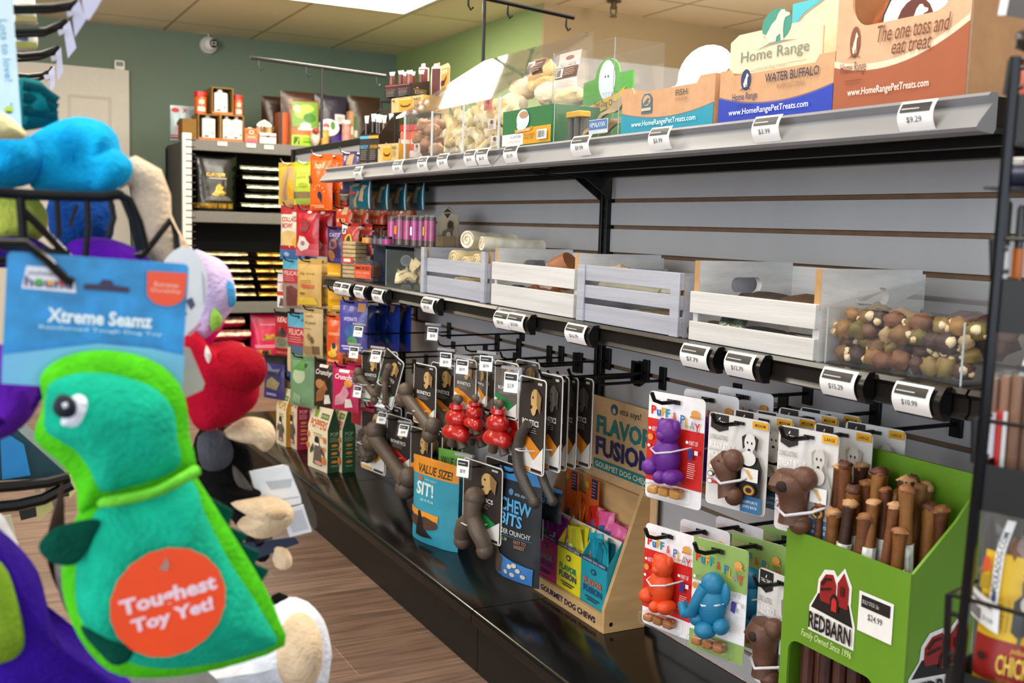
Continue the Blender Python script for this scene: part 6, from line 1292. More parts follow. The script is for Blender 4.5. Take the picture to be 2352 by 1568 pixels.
# ================================================================ NEAR SECTION: toy cards and the green box
def puffplay(box, X, yaw, label, main, toycol, shape, txtcols=('#d9281c', '#2a6fb0', '#e0a02c', '#1f8f9c'), band='#cf1f1a', top='#f0eff2', n=0, blab=None, grp=None, step=.05, treats=True, roll=0.0, tiltx=0.0):
    f = fit(*box, X=X, yaw=yaw); w, h = f.w, f.h
    t = thing('toy_blister_card', label, 'dog toy', (f.x, f.y, f.t), f.th, grp)
    b = MB(); b.prism(rr(w, h, .008, 4, -w/2, -h), 0, .0012, card(top)); F = flat_F(w, h)
    wd = [('T', 'P', .06, .79, .15, .87, txtcols[0], .04), ('T', 'u', .165, .78, .24, .84, txtcols[1], .04), ('T', 'F', .25, .785, .32, .865, txtcols[2], .04), ('T', 'F', .33, .78, .40, .86, txtcols[3], .04), ('T', '&', .46, .77, .53, .84, '#c8352c', .01), ('T', 'P', .60, .75, .68, .83, txtcols[1], .01), ('T', 'L', .69, .73, .76, .81, txtcols[2], .01), ('T', 'A', .77, .71, .86, .79, '#8a8fa0', .01), ('T', 'Y', .86, .69, .95, .78, txtcols[0], .03)]
    if main == 'red': ops = [('R', .0, .17, 1, .70, band), ('R', 0, .70, .45, .75, band)]
    else: ops = [('R', .0, .62, 1, 1, '#8cab5c'), ('R', .0, .0, 1, .17, '#8cab5c')]
    ops += wd+[('R', .36, .915, .60, .955, '#17120f'), ('E', .86, .86, .07, .035, '#e0a052'), ('R', .78, .82, .95, .84, '#d98a3c'), ('E', .08, .66, .025, .014, '#f0eeee'), ('T', 'INSERT TREAT', .12, .64, .26, .68, '#f0e4e0' if main == 'red' else '#8a8078', .004), ('E', .10, .58, .05, .03, '#d98f3a'), ('E', .08, .50, .025, .014, '#f0eeee'), ('E', .76, .60, .025, .014, '#f0eeee'), ('T', 'PART OF', .80, .58, .95, .62, '#f0e4e0' if main == 'red' else '#8a8078', .004), ('P', [(.78, .46), (.86, .44), (.88, .54), (.80, .55)], '#3a2f7a'), ('R', .90, .50, .96, .54, '#e6e4ea')]
    ops += lines(.80, .95, .42, 8, .018, '#e8c8c4' if main == 'red' else '#b9b6ae')+lines(.1, .35, .945, 3, .014, '#d9a8a4')+[('R', .3, .155, .75, .162, '#d9a8a4')]
    b.prints(ops, F); b.build('backing_card', t)
    q = MB(); m = rubber(toycol); s = w*.30; cz = -h*.52
    if shape == 'dog':
        q.ell((0, -s*.55, cz-.15*s), (s*.72, s*.6, s*.95), m, 18, 12); q.ell((s*.08, -s*.6, cz+s*1.0), (s*.56, s*.52, s*.62), m, 16, 10, amp=.12)
        for e in (-1, 1): q.ell((s*.08+e*s*.42, -s*.55, cz+s*1.25), (s*.2, s*.24, s*.34), m, 10, 8)
        q.ell((-s*.75, -s*.62, cz-s*.75), (s*.48, s*.55, s*.42), m, 14, 9); q.ell((s*.55, -s*.7, cz-s*1.0), (s*.46, s*.6, s*.38), m, 14, 9); q.ell((s*.05, -s*.9, cz-s*1.05), (s*.34, s*.5, s*.32), m, 12, 8); q.ell((0, -s*.85, cz+s*.85), (s*.3, s*.35, s*.26), m, 12, 8)
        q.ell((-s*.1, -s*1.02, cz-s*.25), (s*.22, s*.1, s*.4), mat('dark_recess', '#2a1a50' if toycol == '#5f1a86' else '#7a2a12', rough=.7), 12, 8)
    else:
        q.ell((0, -s*.55, cz), (s*.8, s*.65, s*1.15), m, 18, 12); q.ell((s*.05, -s*.6, cz+s*1.05), (s*.62, s*.55, s*.62), m, 16, 10)
        q.tube([(-s*.2, -s*.9, cz+s*.9), (-s*.5, -s*1.1, cz+s*.2), (-s*.75, -s*1.15, cz-s*.5), (-s*1.2, -s*1.1, cz-s*.7), (-s*1.5, -s*1.0, cz-s*.2)], [s*.34, s*.3, s*.3, s*.3, s*.26], m, 12)
        q.ell((s*.75, -s*.5, cz+s*.7), (s*.3, s*.2, s*.6), m, 12, 8); q.ell((-s*.05, -s*.9, cz-s*1.25), (s*.55, s*.62, s*.45), m, 14, 9); q.ell((s*.75, -s*.7, cz-s*.9), (s*.4, s*.5, s*.42), m, 12, 8); q.ell((-s*.65, -s*.75, cz-s*.85), (s*.42, s*.5, s*.42), m, 12, 8)
    q.build('rubber_toy', t, angle=60)
    q = MB(); q.tube([(-s*1.0, -.0006, cz+s*.15), (-s*.75, -s*.8, cz+s*.1), (-s*.1, -s*1.22, cz+s*.05), (s*.6, -s*.95, cz+s*.2), (s*.98, -.0006, cz+s*.35)], .0016, mat('white_tie', '#d3d0d8', rough=.3), 6); q.build('tie', t)
    if treats:
        q = MB()
        for k in range(3): q.box((-w*.34+k*w*.2, -.020, -h*.95+.004), (-w*.17+k*w*.2, -.003, -h*.86+.002*k), chew('#c9913c' if main == 'red' and toycol != '#d9460f' else '#a5662c'))
        o = q.build('treat_cubes', t, bevel=.004)
        q = MB(); q.box((-w*.40, -.024, -h*.965), (w*.36, -.0014, -h*.84), BLISTER); q.build('clear_blister', t, bevel=.004)
    if n: copies_behind(t, n, step, blab, grp, jit=.004, dyaw=4)
    hook(f.y, f.t-h*.055, X-.05, 'peg hook poking through the '+' '.join(label.split()[:6]), r=.0034)
    return t
puffplay((1487, 906, 1615, 1158), 1.03, 14, 'purple puppy toy on a white and red card', 'red', '#5f1a86', 'dog', n=2, step=.07, blab=['second purple puppy card on the peg', 'third purple puppy card on the peg'], grp='purple puppy cards')
puffplay((1480, 1214, 1592, 1452), 1.02, 14, 'bright orange puppy toy on a white and red card', 'red', '#d9460f', 'dog', n=2, step=.07, blab=['second orange puppy card on the peg', 'third orange puppy card on the peg'], grp='orange puppy cards')
puffplay((1590, 1246, 1712, 1508), 1.01, 16, 'blue elephant toy on a white and green card', 'green', '#14739c', 'elephant', n=2, step=.07, blab=['second blue elephant card on the peg', 'third blue elephant card on the peg'], grp='blue elephant cards')
def talltail(box, X, yaw, label, title, shape, dogc, n=0, blab=None, grp=None, step=.03):
    f = fit(*box, X=X, yaw=yaw); w, h = f.w, f.h
    t = thing('toy_blister_card', label, 'dog toy', (f.x, f.y, f.t), f.th, grp)
    b = MB(); b.prism(rr(w, h, .007, 4, -w/2, -h), 0, .0012, card('#dddad8')); F = flat_F(w, h)
    ops = [('P', [(.04, .99), (.34, .99), (.34, .84), (.19, .80), (.04, .84)], '#26211f'), ('T', 'TALL TAILS', .07, .89, .31, .92, '#e8e4e0', .012), dog_side(.19, .945, .015, '#e8e4e0', asp=1.4), ('R', .74, .91, .99, .985, '#e0a41c'), ('T', 'MEDIUM' if shape == 'stick' else 'LARGE', .78, .93, .95, .96, '#4a3a1c', .006), ('R', .44, .92, .62, .955, '#14100e')]
    y = .77
    for k, (s_, sc) in enumerate(title): ops.append(('T', s_, .05, y-.030-.022*sc, .05+.5*min(1, len(s_)*.05*sc), y, '#8f8a88' if k == 0 else '#f4f2f0', .02 if k else .004)); y -= .055+.02*sc
    ops += [('R', .05, .6, .5, .61, '#b9b4b0'), ('E', .10, .42, .05, .032, '#c98f3c'), ('E', .10, .42, .038, .024, '#e8e4e0'), ('E', .10, .34, .05, .032, '#2a2624'), ('E', .10, .34, .038, .024, '#e8e4e0'), ('R', .15, .325, .32, .355, '#2a2624'), ('E', .10, .26, .05, .032, '#b83a20'), ('E', .10, .26, .038, .024, '#e8e4e0'), ('R', .15, .245, .30, .275, '#b83a20'), ('R', .64, .02, .97, .20, '#2f6ea0'), ('T', 'SUPPORTS', .68, .12, .92, .15, '#e8eef4', .004), ('T', 'GIVES BACK', .68, .07, .92, .10, '#e8eef4', .004)]
    ops += [('P', [(.58, .2), (.95, .2), (.97, .5), (.9, .62), (.66, .62), (.58, .45)], dogc[1])]+dog_face(.76, .72, .12, dogc[0], dogc[1], '#171412', asp=1.0)+[('E', .76, .60, .12, .08, dogc[0]), ('R', .66, .36, .93, .50, '#eeecea'), ('P', [(.70, .48), (.78, .48), (.86, .40), (.82, .38)], '#d9b070'), ('E', .80, .27, .11, .065, '#2a2420'), ('E', .80, .27, .085, .05, '#c98f2c'), ('E', .80, .27, .05, .028, '#2a2420')]
    b.prints(ops, F); b.build('backing_card', t)
    m = mat('brown_rubber', '#5c3a2a', rough=.5, var=.08, vscale=80, bump=.15, bscale=300); q = MB()
    if shape == 'stick':
        c = -h*.62; pts = [(-w*.02, c+h*.19), (-w*.10, c+h*.12), (-w*.04, c+h*.04), (-w*.02, c-h*.05), (-w*.02, c-h*.14), (w*.02, c-h*.21)]
        q.tube([(x, -w*.15, z) for x, z in pts], [w*.13, w*.19, w*.16, w*.13, w*.13, w*.16], m, 14); q.ell((w*.10, -w*.15, c-h*.20), (w*.13, w*.14, w*.13), m, 12, 8); q.ell((w*.05, -w*.15, c+h*.17), (w*.16, w*.15, w*.16), m, 14, 9)
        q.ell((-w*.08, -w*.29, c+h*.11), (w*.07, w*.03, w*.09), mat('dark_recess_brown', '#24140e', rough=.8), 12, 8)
    else:
        c = -h*.60; q.tube([(-w*.10, -w*.2, c+h*.20), (-w*.12, -w*.2, c+h*.10), (-w*.06, -w*.2, c-.0), (-w*.05, -w*.2, c-h*.14), (-w*.04, -w*.2, c-h*.26)], [w*.22, w*.32, w*.22, w*.19, w*.22], m, 16)
        q.ell((w*.10, -w*.2, c+h*.17), (w*.20, w*.18, w*.18), m, 14, 9); q.ell((-w*.30, -w*.2, c+h*.08), (w*.16, w*.16, w*.14), m, 14, 9); q.ell((w*.08, -w*.2, c-h*.26), (w*.17, w*.17, w*.15), m, 14, 9)
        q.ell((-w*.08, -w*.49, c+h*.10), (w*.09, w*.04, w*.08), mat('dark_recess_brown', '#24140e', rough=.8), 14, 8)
    q.build('rubber_toy', t, angle=60)
    q = MB(); zc = -h*.66 if shape == 'stick' else -h*.74; k_ = w*.17 if shape == 'stick' else w*.24
    q.tube([(-k_*1.6, -.0006, zc+.006), (-k_*1.2, -k_*1.2, zc), (0, -k_*2.0 if shape != 'stick' else -k_*1.95, zc-.003), (k_*1.2, -k_*1.1, zc+.004), (k_*1.8, -.0006, zc+.012)], .0022, mat('white_tie', '#d3d0d8', rough=.3), 6); q.build('tie', t)
    if n: copies_behind(t, n, step, blab, grp, jit=.003, dyaw=3)
    hook(f.y, f.t-h*.06, X-.05, 'peg hook poking through the '+' '.join(label.split()[:6]), r=.0034)
    return t
talltail((1625, 956, 1762, 1172), 1.03, 14, 'brown bully stick holder on a grey card with a black and white dog', [('LONG LASTING', 1.0), ('BULLY STICK', 1.6), ('HOLDER', 2.2)], 'stick', ('#e2e0de', '#1f1c1b'), n=4, step=.045, blab=['second stick holder card in the row', 'third stick holder card in the row', 'fourth stick holder card in the row', 'last stick holder card in the row'], grp='stick holder cards')
talltail((1784, 986, 1920, 1232), 1.02, 14, 'large brown treat bone chew on a grey card with a pale labrador', [('LONG LASTING', 1.0), ('TREAT BONE', 1.8), ('CHEW', 2.2)], 'bone', ('#cfcac4', '#a9a4a0'), n=2, step=.06, blab=['second treat bone chew card behind', 'third treat bone chew card behind'], grp='treat bone cards')
talltail((1738, 1318, 1838, 1590), 1.05, 4, 'lowest brown holder toy on a grey card left of the green box', [('LONG LASTING', 1.0), ('BULLY STICK', 1.4), ('HOLDER', 2.2)], 'bone', ('#cfcac4', '#8a8580'))

# ---- green floor-standing box of sticks on the deck
LIME = mat('lime_green_board', '#659222', rough=.42, var=.05, vscale=12)
XF, XB = 1.0, 1.116
ya, yb = ax(2093, 1318, XF).y, ax(1808, 1215, XF).y
zl_ = (ax(1808, 1215, XF).z+ax(2093, 1318, XF).z)/2; w = yb-ya; yc_ = (ya+yb)/2
gb = thing('green_display_box', 'tall lime green cardboard box with a red barn logo, full of bully sticks', 'display box', (XF, yc_, DECKZ+.0005), -PI/2)
d = XB-XF; hF = zl_-DECKZ; hB = .703-DECKZ; th = .004
# front wall with a window cut in its lower part
wx0, wx1, wz0, wz1 = -w*.43, w*.30, .06, hF*.665
b = MB(); win = rr(wx1-wx0, wz1-wz0, .018, 4, wx0, wz0); cx, cz = (wx0+wx1)/2, (wz0+wz1)/2; outp = []
for (x, z) in win:
    dx, dz2 = x-cx, z-cz; kx = ((w/2-cx) if dx > 0 else (w/2+cx))/abs(dx) if abs(dx) > 1e-6 else 99; kz = ((hF-cz) if dz2 > 0 else cz)/abs(dz2) if abs(dz2) > 1e-6 else 99; k = min(kx, kz); outp.append([cx+dx*k, cz+dz2*k])
for qx, qz in ((-w/2, 0), (w/2, 0), (w/2, hF), (-w/2, hF)):
    i = min(range(len(win)), key=lambda q: (outp[q][0]-qx)**2+(outp[q][1]-qz)**2); outp[i] = [qx, qz]
b.loft([[(x, yy, z) for x, z in rg_] for yy, rg_ in ((0, win), (0, outp), (th, outp), (th, win), (0, win))], LIME, False)
def barn(F0, cu, cv, su, sv):
    U = lambda pts: [(cu+x*su, cv+y*sv) for x, y in pts]
    return [('P', U([(-1.0, -.95), (1.0, -.95), (1.0, -.35), (.78, .12), (.78, .62), (.45, 1.02), (.15, .72), (.0, .86), (-.42, .78), (-.66, .48), (-.70, .10), (-1.0, -.30)]), '#eceae6'),
            ('P', U([(-.92, -.32), (.92, -.40), (.7, .14), (-.62, .12)]), '#171311'), ('P', U([(-.56, .08), (-.56, .42), (-.34, .68), (-.02, .74), (.14, .5), (.14, -.05), (-.5, -.05)]), '#8f1a1a'), ('P', U([(.2, .0), (.2, .58), (.45, .90), (.68, .56), (.68, .0)]), '#8f1a1a'),
            ('P', U([(-.08, -.18), (-.08, .12), (.03, .26), (.18, .26), (.30, .12), (.30, -.18)]), '#17110f'), ('P', U([(0, -.18), (0, .08), (.06, .16), (.15, .16), (.22, .08), (.22, -.18)]), '#c02a22'), ('P', U([(-.5, .40), (-.32, .60), (-.05, .64), (-.05, .58), (-.28, .54), (-.44, .36)]), '#17110f'), ('P', U([(-.5, .28), (-.05, .40), (-.05, .34), (-.5, .22)]), '#17110f'), ('P', U([(.36, .3), (.52, .3), (.52, .55), (.36, .55)]), '#4a0f10'),
            ('T', 'REDBARN', cu-.92*su, cv-.86*sv, cu+.92*su, cv-.42*sv, '#171311', .03)]
F = lambda u, v, e: ((u-.5)*w, -e, v*hF)
b.prints(barn(F, .43, .83, .19, .115)+[('T', 'Family Owned Since 1996', .20, .69, .62, .718, '#cfe0a8', .0, .25)], F)
b.build('front_wall', gb)
for sx in (-1, 1):
    b = MB(); x = sx*(w/2-th/2); P = [(th+.0003, 0), (d-th-.0003, 0), (d-th-.0003, hB*.985), (d*.62, hF+(hB-hF)*.52), (th+.0003, hF)]
    b.loft([[(x-th/2, y, z) for y, z in P], [(x+th/2, y, z) for y, z in P]], LIME)
    if sx > 0: b.prints(barn(None, .52, .74, .46, .11)+[('T', 'Family Owned', .1, .59, .9, .62, '#cfe0a8', .0, .25)], lambda u, v, e: (w/2+e, u*d, v*hF))
    b.build('side_wall', gb)
b = MB(); b.box((-w/2, d-th, 0), (w/2, d, hB), LIME); b.build('back_wall', gb)
b = MB(); b.box((-w/2+.005, th+.0005, hF-.075), (w/2-.005, d-th-.0005, hF-.072), LIME); b.build('inner_tray', gb)
MB().box((-w/2+.005, th+.0005, .0), (w/2-.005, d-th-.0005, .003), LIME).build('base', gb)
pt = thing('price_tag', 'white price label stuck on the front of green box', 'price tag', gb.matrix_basis @ Vector((w*.27, -.0004, hF*.845)), -PI/2)
b = MB(); pw, ph = w*.26, hF*.115
b.prints([('R', 0, 0, 1, 1, '#eeece8'), ('R', .08, .62, .92, .92, '#1b1a1a'), ('T', 'BULLY STICK 12in', .12, .72, .6, .82, '#c9c6c2', .004), ('T', '$24.99', .3, .34, .72, .52, '#55565c', .006)], lambda u, v, e: ((u-.5)*pw, -e, (v-.5)*ph)); b.build('paper_label', pt)
rs = random.Random(9)
STK = ['#5a3014', '#784818', '#43220f', '#663a16', '#8a5a26', '#36190c', '#6f3f1a']
n = 0
for row in range(4):
    for k in range(7):
        px_ = -w*.36+w*.72*(k+.5)/7+rs.uniform(-.004, .004); py_ = .018+row*.024+rs.uniform(-.004, .004)
        P = gb.matrix_basis @ Vector((px_, py_, hF-.0715)); L = rs.uniform(.135, .175)-.03*(row == 0)
        t = thing('bully_stick', 'brown dried bully stick standing in the top of green box', 'dog chew', P, rs.uniform(0, 6), 'bully sticks in the top of the green box')
        r = rs.uniform(.0065, .0095); lx, ly = rs.uniform(-.14, .14)*L, rs.uniform(-.05, .05)*L; c = rs.choice(STK)
        b = MB(); b.tube([(lx*u, ly*u, L*u) for u in (0, .2, .4, .6, .8, 1)], [r*x for x in (.9, 1, 1.05, 1, .95, 1.15)], chew(c), 9); b.ell((lx, ly, L), (r*1.3, r*1.2, r*.8), chew(rs.choice(['#b98d62', '#8a5a34', '#5a3320'])), 9, 6, amp=.5, seed=n); b.build('stick', t, angle=60)
        if row < 2 and k % 2 == 0:
            q = MB(); q.tube([(lx*.28, ly*.28, L*.28), (lx*.58, ly*.58, L*.58)], r*1.22, mat('stick_wrap_label', '#e3e5df', rough=.35, var=.25, vscale=90), 9); q.build('paper_band', t)
        n += 1
for k in range(9):
    px_ = wx0+.008+(wx1-wx0-.016)*(k+.5)/9; P = gb.matrix_basis @ Vector((px_, .022+.018*(k % 2), .004))
    t = thing('bully_stick', 'dark bully stick seen through the window of green box', 'dog chew', P, rs.uniform(0, 6), 'bully sticks behind the window of the green box')
    L = hF-.085; r = .0095; b = MB(); a = rs.uniform(-.01, .01); b.tube([(a*u, 0, L*u) for u in (0, .25, .5, .75, 1)], [r, r*1.1, r*.95, r*1.05, r], chew(['#4a2418', '#5e3020', '#3c1e16', '#6e3d26'][k % 4]), 9); b.build('stick', t)
# ---- hooks in the slat wall grooves near the cards
for k, (px, py) in enumerate([(1455, 868), (1520, 878), (1690, 918), (1795, 945)]):
    p = ax(px, py, 1.305); hook(p.y, .681, 1.14, 'peg hook in the groove above the toy cards, %s from the far side' % ['first', 'second', 'third', 'fourth'][k], r=.0034)
# ================================================================ SHELVING UNIT AT THE BACK WALL
UY = 7.0; UBACK = 7.62
UX0 = ay(419, 400, UY).x; UXP = ay(440, 400, UY).x; UX1 = UX0+1.75
shl = [ay(560, 326, UY).z, ay(545, 487, UY).z, ay(590, 692.5, UY).z, .085]
lipb = [ay(560, 351, UY).z, ay(545, 512.5, UY).z, ay(590, 718, UY).z, .005]
unit = thing('shelving_unit', 'black shelving unit with grey shelf fronts against the green wall', 'shelving', (UX0, UY, 0))
DG = mat('dark_grey_shelf_front', '#6b6862', rough=.5, var=.04)
def U(x, y, z): return (x-UX0, y-UY, z)
PW = mat('pale_slotted_strip', '#d8d4cc', rough=.4, var=.05)
for x0 in (UX0, UX1-.09):
    b = MB(); zt = shl[0]+.035; b.box(U(x0, UY-.006, 0), U(x0+UXP-UX0, UY+.03, zt), PW); z = .02
    b.build('slotted_post', unit, bevel=.002)
    b = MB(); n = 0
    while z < zt-.03: b.box(U(x0+.018, UY-.0068, z), U(x0+.08, UY-.0062, z+.007), mat('dark_slot', '#2a2725', rough=.8)); z += .044
    o = b.build('slot_row', unit)
    b = MB(); b.box(U(x0+.01, UY+.031, 0), U(x0+.04, UBACK, zt-.05), BLACKM); b.build('side_panel', unit)
b = MB(); b.box(U(UX0, UBACK-.02, 0), U(UX1, UBACK, shl[0]-.03), BLACKM); b.build('back_panel', unit)
for k in range(4):
    b = MB(); b.box(U(UXP+.002, UY+.02, shl[k]-.02), U(UX1-.092, UBACK-.021, shl[k]), BLACKM); b.build('shelf_board', unit)
    b = MB(); b.box(U(UXP+.002, UY-.004, lipb[k]), U(UX1-.092, UY+.018, shl[k]), DG); b.build('shelf_front', unit, bevel=.003)
for k, px in enumerate((511, 577, 618)):
    p = ay(px, [330, 334, 338][k], UY-.012); t = thing('label_holder', ['white label clip on the back shelf below the upper carton', 'white label clip on the back shelf below the orange carton', 'white label clip on the back shelf below the stick carton'][k], 'label', (p.x, UY-.0045, p.z))
    MB().box((-.03, -.006, -.012), (.03, 0, .012), WHITEP).build('clip', t, bevel=.001); MB().box((-.025, -.0065, .002), (.025, -.0062, .006), mat('dark_line', '#444', rough=.6) if False else BLACKM).build('print_line', t)
S1 = shl[0]+.001
def bk(box, dy=0.0): return fit(*box, Y=UY+dy)
def place(f, z): f.b = z; f.h = f.t-z; return f
# bag at the far left, leaning out beside the unit
f = place(bk((391, 243, 447, 318), .26), S1)
t = pouch('litter_bag', 'pale blue bag with red logo and dog at the far left of top shelf', 'bag', f, '#b9d0d6', [('E', .2, .86, .16, .07, '#c0272d'), ('T', 'X', .48, .80, .68, .93, '#c0272d', .05), ('P', [(.2, .15), (.55, .12), (.5, .5), (.38, .66), (.22, .5)], '#3a2024'), ('P', [(.1, .2), (.35, .1), (.38, .4), (.18, .45)], '#e0b9b9'), ('R', .0, .04, 1, .09, '#a8262c'), ('R', .0, .12, 1, .15, '#a8262c')]+lines(.6, .95, .6, 4, .06, '#7d98a0'), d=.1, hang=False, stand=True, hole=False, seal='#d3dfe2')
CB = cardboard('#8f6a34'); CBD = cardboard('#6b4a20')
def open_carton(box, dy, z, dep, label, tint='#e8e4e0'):
    f = place(bk(box, dy), z); w, h = f.w, f.h
    t = thing('open_carton', label, 'carton', (f.x, f.y, z)); th = .006
    MB().box((-w/2, 0, 0), (-w/2+th, dep, h), CB).build('side_wall', t); MB().box((w/2-th, 0, 0), (w/2, dep, h), CB).build('side_wall', t)
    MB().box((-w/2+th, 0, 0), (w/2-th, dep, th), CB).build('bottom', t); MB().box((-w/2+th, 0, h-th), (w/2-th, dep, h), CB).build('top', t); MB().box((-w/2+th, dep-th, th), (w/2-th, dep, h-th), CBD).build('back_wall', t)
    MB().box((-w/2+th, -.001, 0), (w/2-th, .002, h*.09), card('#cf6a2c')).build('front_lip', t)
    return t, f
def bottle(box, dy, z, label, grp):
    f = place(bk(box, dy), z); w, h = f.w, f.h
    t = thing('broth_carton', label, 'drink carton', (f.x, f.y, z), 0, grp)
    b = MB(); b.box((-w/2, 0, 0), (w/2, w*.8, h*.84), card('#d8d4ce')); b.loft([[(-w/2, 0, h*.84), (w/2, 0, h*.84), (w/2, w*.8, h*.84), (-w/2, w*.8, h*.84)], [(-w*.28, w*.25, h*.90), (w*.28, w*.25, h*.90), (w*.28, w*.6, h*.90), (-w*.28, w*.6, h*.90)]], card('#d8d4ce'))
    b.prints([('R', 0, .0, 1, .06, '#c9703a'), ('E', .32, .15, .2, .04, '#4a3a4c'), ('R', .2, .62, .8, .66, '#b9b0a8'), ('R', .25, .5, .75, .53, '#d0c8c0'), ('E', .8, .3, .1, .05, '#c98a5c'), ('E', .5, .74, .1, .03, '#b0a090')], lambda u, v, e: ((u-.5)*w, -e, v*h*.84)); b.build('carton_body', t)
    MB().cyl((0, w*.42, h*.90), (0, w*.42, h), w*.19, WHITEP, 14).build('cap', t)
    return t
c1_, f1 = open_carton((455, 262, 507, 322), .03, S1, .32, 'lower left open brown carton on the back shelf'); c2_, f2 = open_carton((507, 264, 560, 325), .03, S1, .32, 'lower right open brown carton on the back shelf')
tz_ = c1_.location.z+f1.h+.001
c3_, f3 = open_carton((487, 201, 536, 263), .04, tz_+.004, .30, 'upper open brown carton stacked on the two lower ones')
for bx, z, lb in (((465, 264, 494, 318), S1+.0065, 'front white drink carton in the lower left box'), ((508+4, 267, 533, 321), S1+.0065, 'left white drink carton in the lower right box'), ((534, 268, 557, 322), S1+.0065, 'right white drink carton in the lower right box'), ((493, 205, 522, 258), tz_+.011, 'white drink carton in the upper box')): bottle(bx, .045, z, lb, None)
bottle((458, 266, 470, 318), .16, S1+.0065, 'white drink carton behind in the lower left box', None); bottle((520, 212, 533, 258), .16, tz_+.011, 'white drink carton behind in the upper box', None)
MB_side = thing('brown_flat_carton', 'plain brown carton side left of the open cartons', 'carton', (ay(436, 300, UY+.05).x, UY+.036, S1))
f = place(bk((420, 272, 453, 318), .02), S1); MB_side.location.x = f.x; MB().box((-f.w/2, 0, 0), (f.w/2, .14, f.h), cardboard('#7d5a24')).build('box_body', MB_side)
for bx, lb in (((448, 210, 478, 262), 'orange jar with red lid left of the upper carton'), ((538, 218, 560, 264), 'orange jar with red lid right of the upper carton')):
    f = place(bk(bx, .05), tz_); r = f.w/2; t = thing('treat_jar', lb, 'jar', (f.x, f.y+r, tz_))
    b = MB(); b.tube([(0, 0, 0), (0, 0, f.h*.74), (0, 0, f.h*.80)], [r*.94, r*.94, r*.85], mat('orange_jar_label', '#cf5a26', rough=.35, var=.1), 18); b.build('jar_body', t); MB().cyl((0, 0, f.h*.805), (0, 0, f.h), r, mat('red_lid', '#c4281f', rough=.3), 18).build('lid', t)
    q = MB(); q.grid(lambda u, v: ((r*.94+.001)*math.cos(-2.2+u*1.3), (r*.94+.001)*math.sin(-2.2+u*1.3), f.h*(.12+.2*v)), 8, 1, ink('#ecd8c4')); q.grid(lambda u, v: ((r*.94+.001)*math.cos(-2.0+u*.9), (r*.94+.001)*math.sin(-2.0+u*.9), f.h*(.45+.18*v)), 8, 1, ink('#f0d0b4')); q.build('label', t)
f = place(bk((563, 292, 592, 327), .0), S1)
t = carton('milk_carton', 'small orange carton with white cap on the back shelf', 'carton', (f.x, f.y, S1), 0, f.w, f.h*.92, f.w, '#d9733c', [('R', 0, .62, 1, .86, '#b04a2c'), ('E', .5, .72, .2, .12, '#e8d8c4'), ('E', .5, .72, .12, .07, '#2a2420'), ('R', .1, 0, .9, .16, '#c84a7a'), ('R', .2, .35, .8, .4, '#f0d9c4')]); MB().cyl((0, f.w*.5, f.h*.921), (0, f.w*.5, f.h), .014, WHITEP).build('cap', t)
f = place(bk((597, 300, 634, 329), .0), S1); w, h = f.w, f.h
t = carton('stick_carton', 'white open carton of brown sticks on the back shelf', 'carton', (f.x, f.y, S1), 0, w, h*.8, .1, '#eee9e2', [('R', 0, .6, 1, .75, '#a8453a'), ('E', .5, .68, .14, .12, '#3a2420'), ('R', .2, .3, .8, .36, '#b9a898')])
b = MB(); b.prism([(-w*.46, h*.8), (w*.46, h*.8), (w*.46, h*1.55), (w*.3, h*1.75), (0, h*1.95), (-w*.3, h*1.75), (-w*.46, h*1.55)], .094, .098, card('#f4f2ee')); b.prints([('E', .5, .5, .2, .12, '#e0a83c')], lambda u, v, e: ((u-.5)*w, .094-e, h*1.4+v*h*.5)); b.build('header_flap', t)
for k in range(9):
    q = thing('chew_stick', 'thin brown stick standing in the white carton', 'dog chew', (f.x-w*.4+w*.8*k/8, f.y+.03+.02*(k % 3), S1+h*.8+.001), 0, 'sticks in the white carton')
    b = MB(); a = ((k*7) % 5-2)*.006; b.tube([(0, 0, 0), (a, 0, h*.35), (a*1.4, 0, h*.55)], .008, chew(['#b08a4c', '#8f6a34', '#c49a5c', '#6f4a24'][k % 4]), 7); b.build('stick', q)
# big pouches
def bpouch(box, dy, col, ops, label, d=.14, seal=None, fin=film, seed=None):
    f = place(bk(box, dy), S1); return pouch('food_pouch', label, 'pouch', f, col, ops, d=d, hang=False, stand=True, hole=False, seal=seal, fin=fin, seed=seed)
bpouch((600, 222, 662, 325), .49, '#3d2418', [('P', [(.55, .2), (.95, .15), (.9, .6)], '#6b4426')], 'crumpled dark brown bag behind the white stick carton', seed=3.3)
bpouch((644, 212, 748, 326), .30, '#4a2c1e', [], 'large brown bag standing behind the salad pouch', seed=8.1)
f = place(bk((640, 258, 664, 326), .16), S1); t = carton('orange_carton', 'narrow orange and brown carton left of the salad pouch', 'carton', (f.x, f.y, S1), 0, f.w, f.h, .1, '#c2571c', [('R', .0, 0, .35, 1, '#3a2218')])
bpouch((664, 230, 733, 330), .12, '#8a5a34', [('R', .08, .42, .95, .96, '#6f9a3a'), ('E', .4, .7, .25, .1, '#9cc04a'), ('E', .65, .62, .22, .1, '#3f7a2c'), ('E', .25, .8, .14, .08, '#d9b59a'), ('E', .55, .82, .25, .08, '#b9d04a'), ('E', .5, .44, .18, .07, '#e6e2d4'), ('R', .06, .24, .96, .38, '#c4642c'), ('R', .25, .35, .9, .40, '#e8dcc8'), ('R', .06, .0, .96, .24, '#a9cc2c'), ('R', .12, .04, .3, .2, '#3f5a24'), ('R', .4, .08, .9, .12, '#6f9a2c'), ('R', .4, .15, .9, .18, '#6f9a2c')], 'pouch with salad picture and lime base on the back shelf', d=.10)
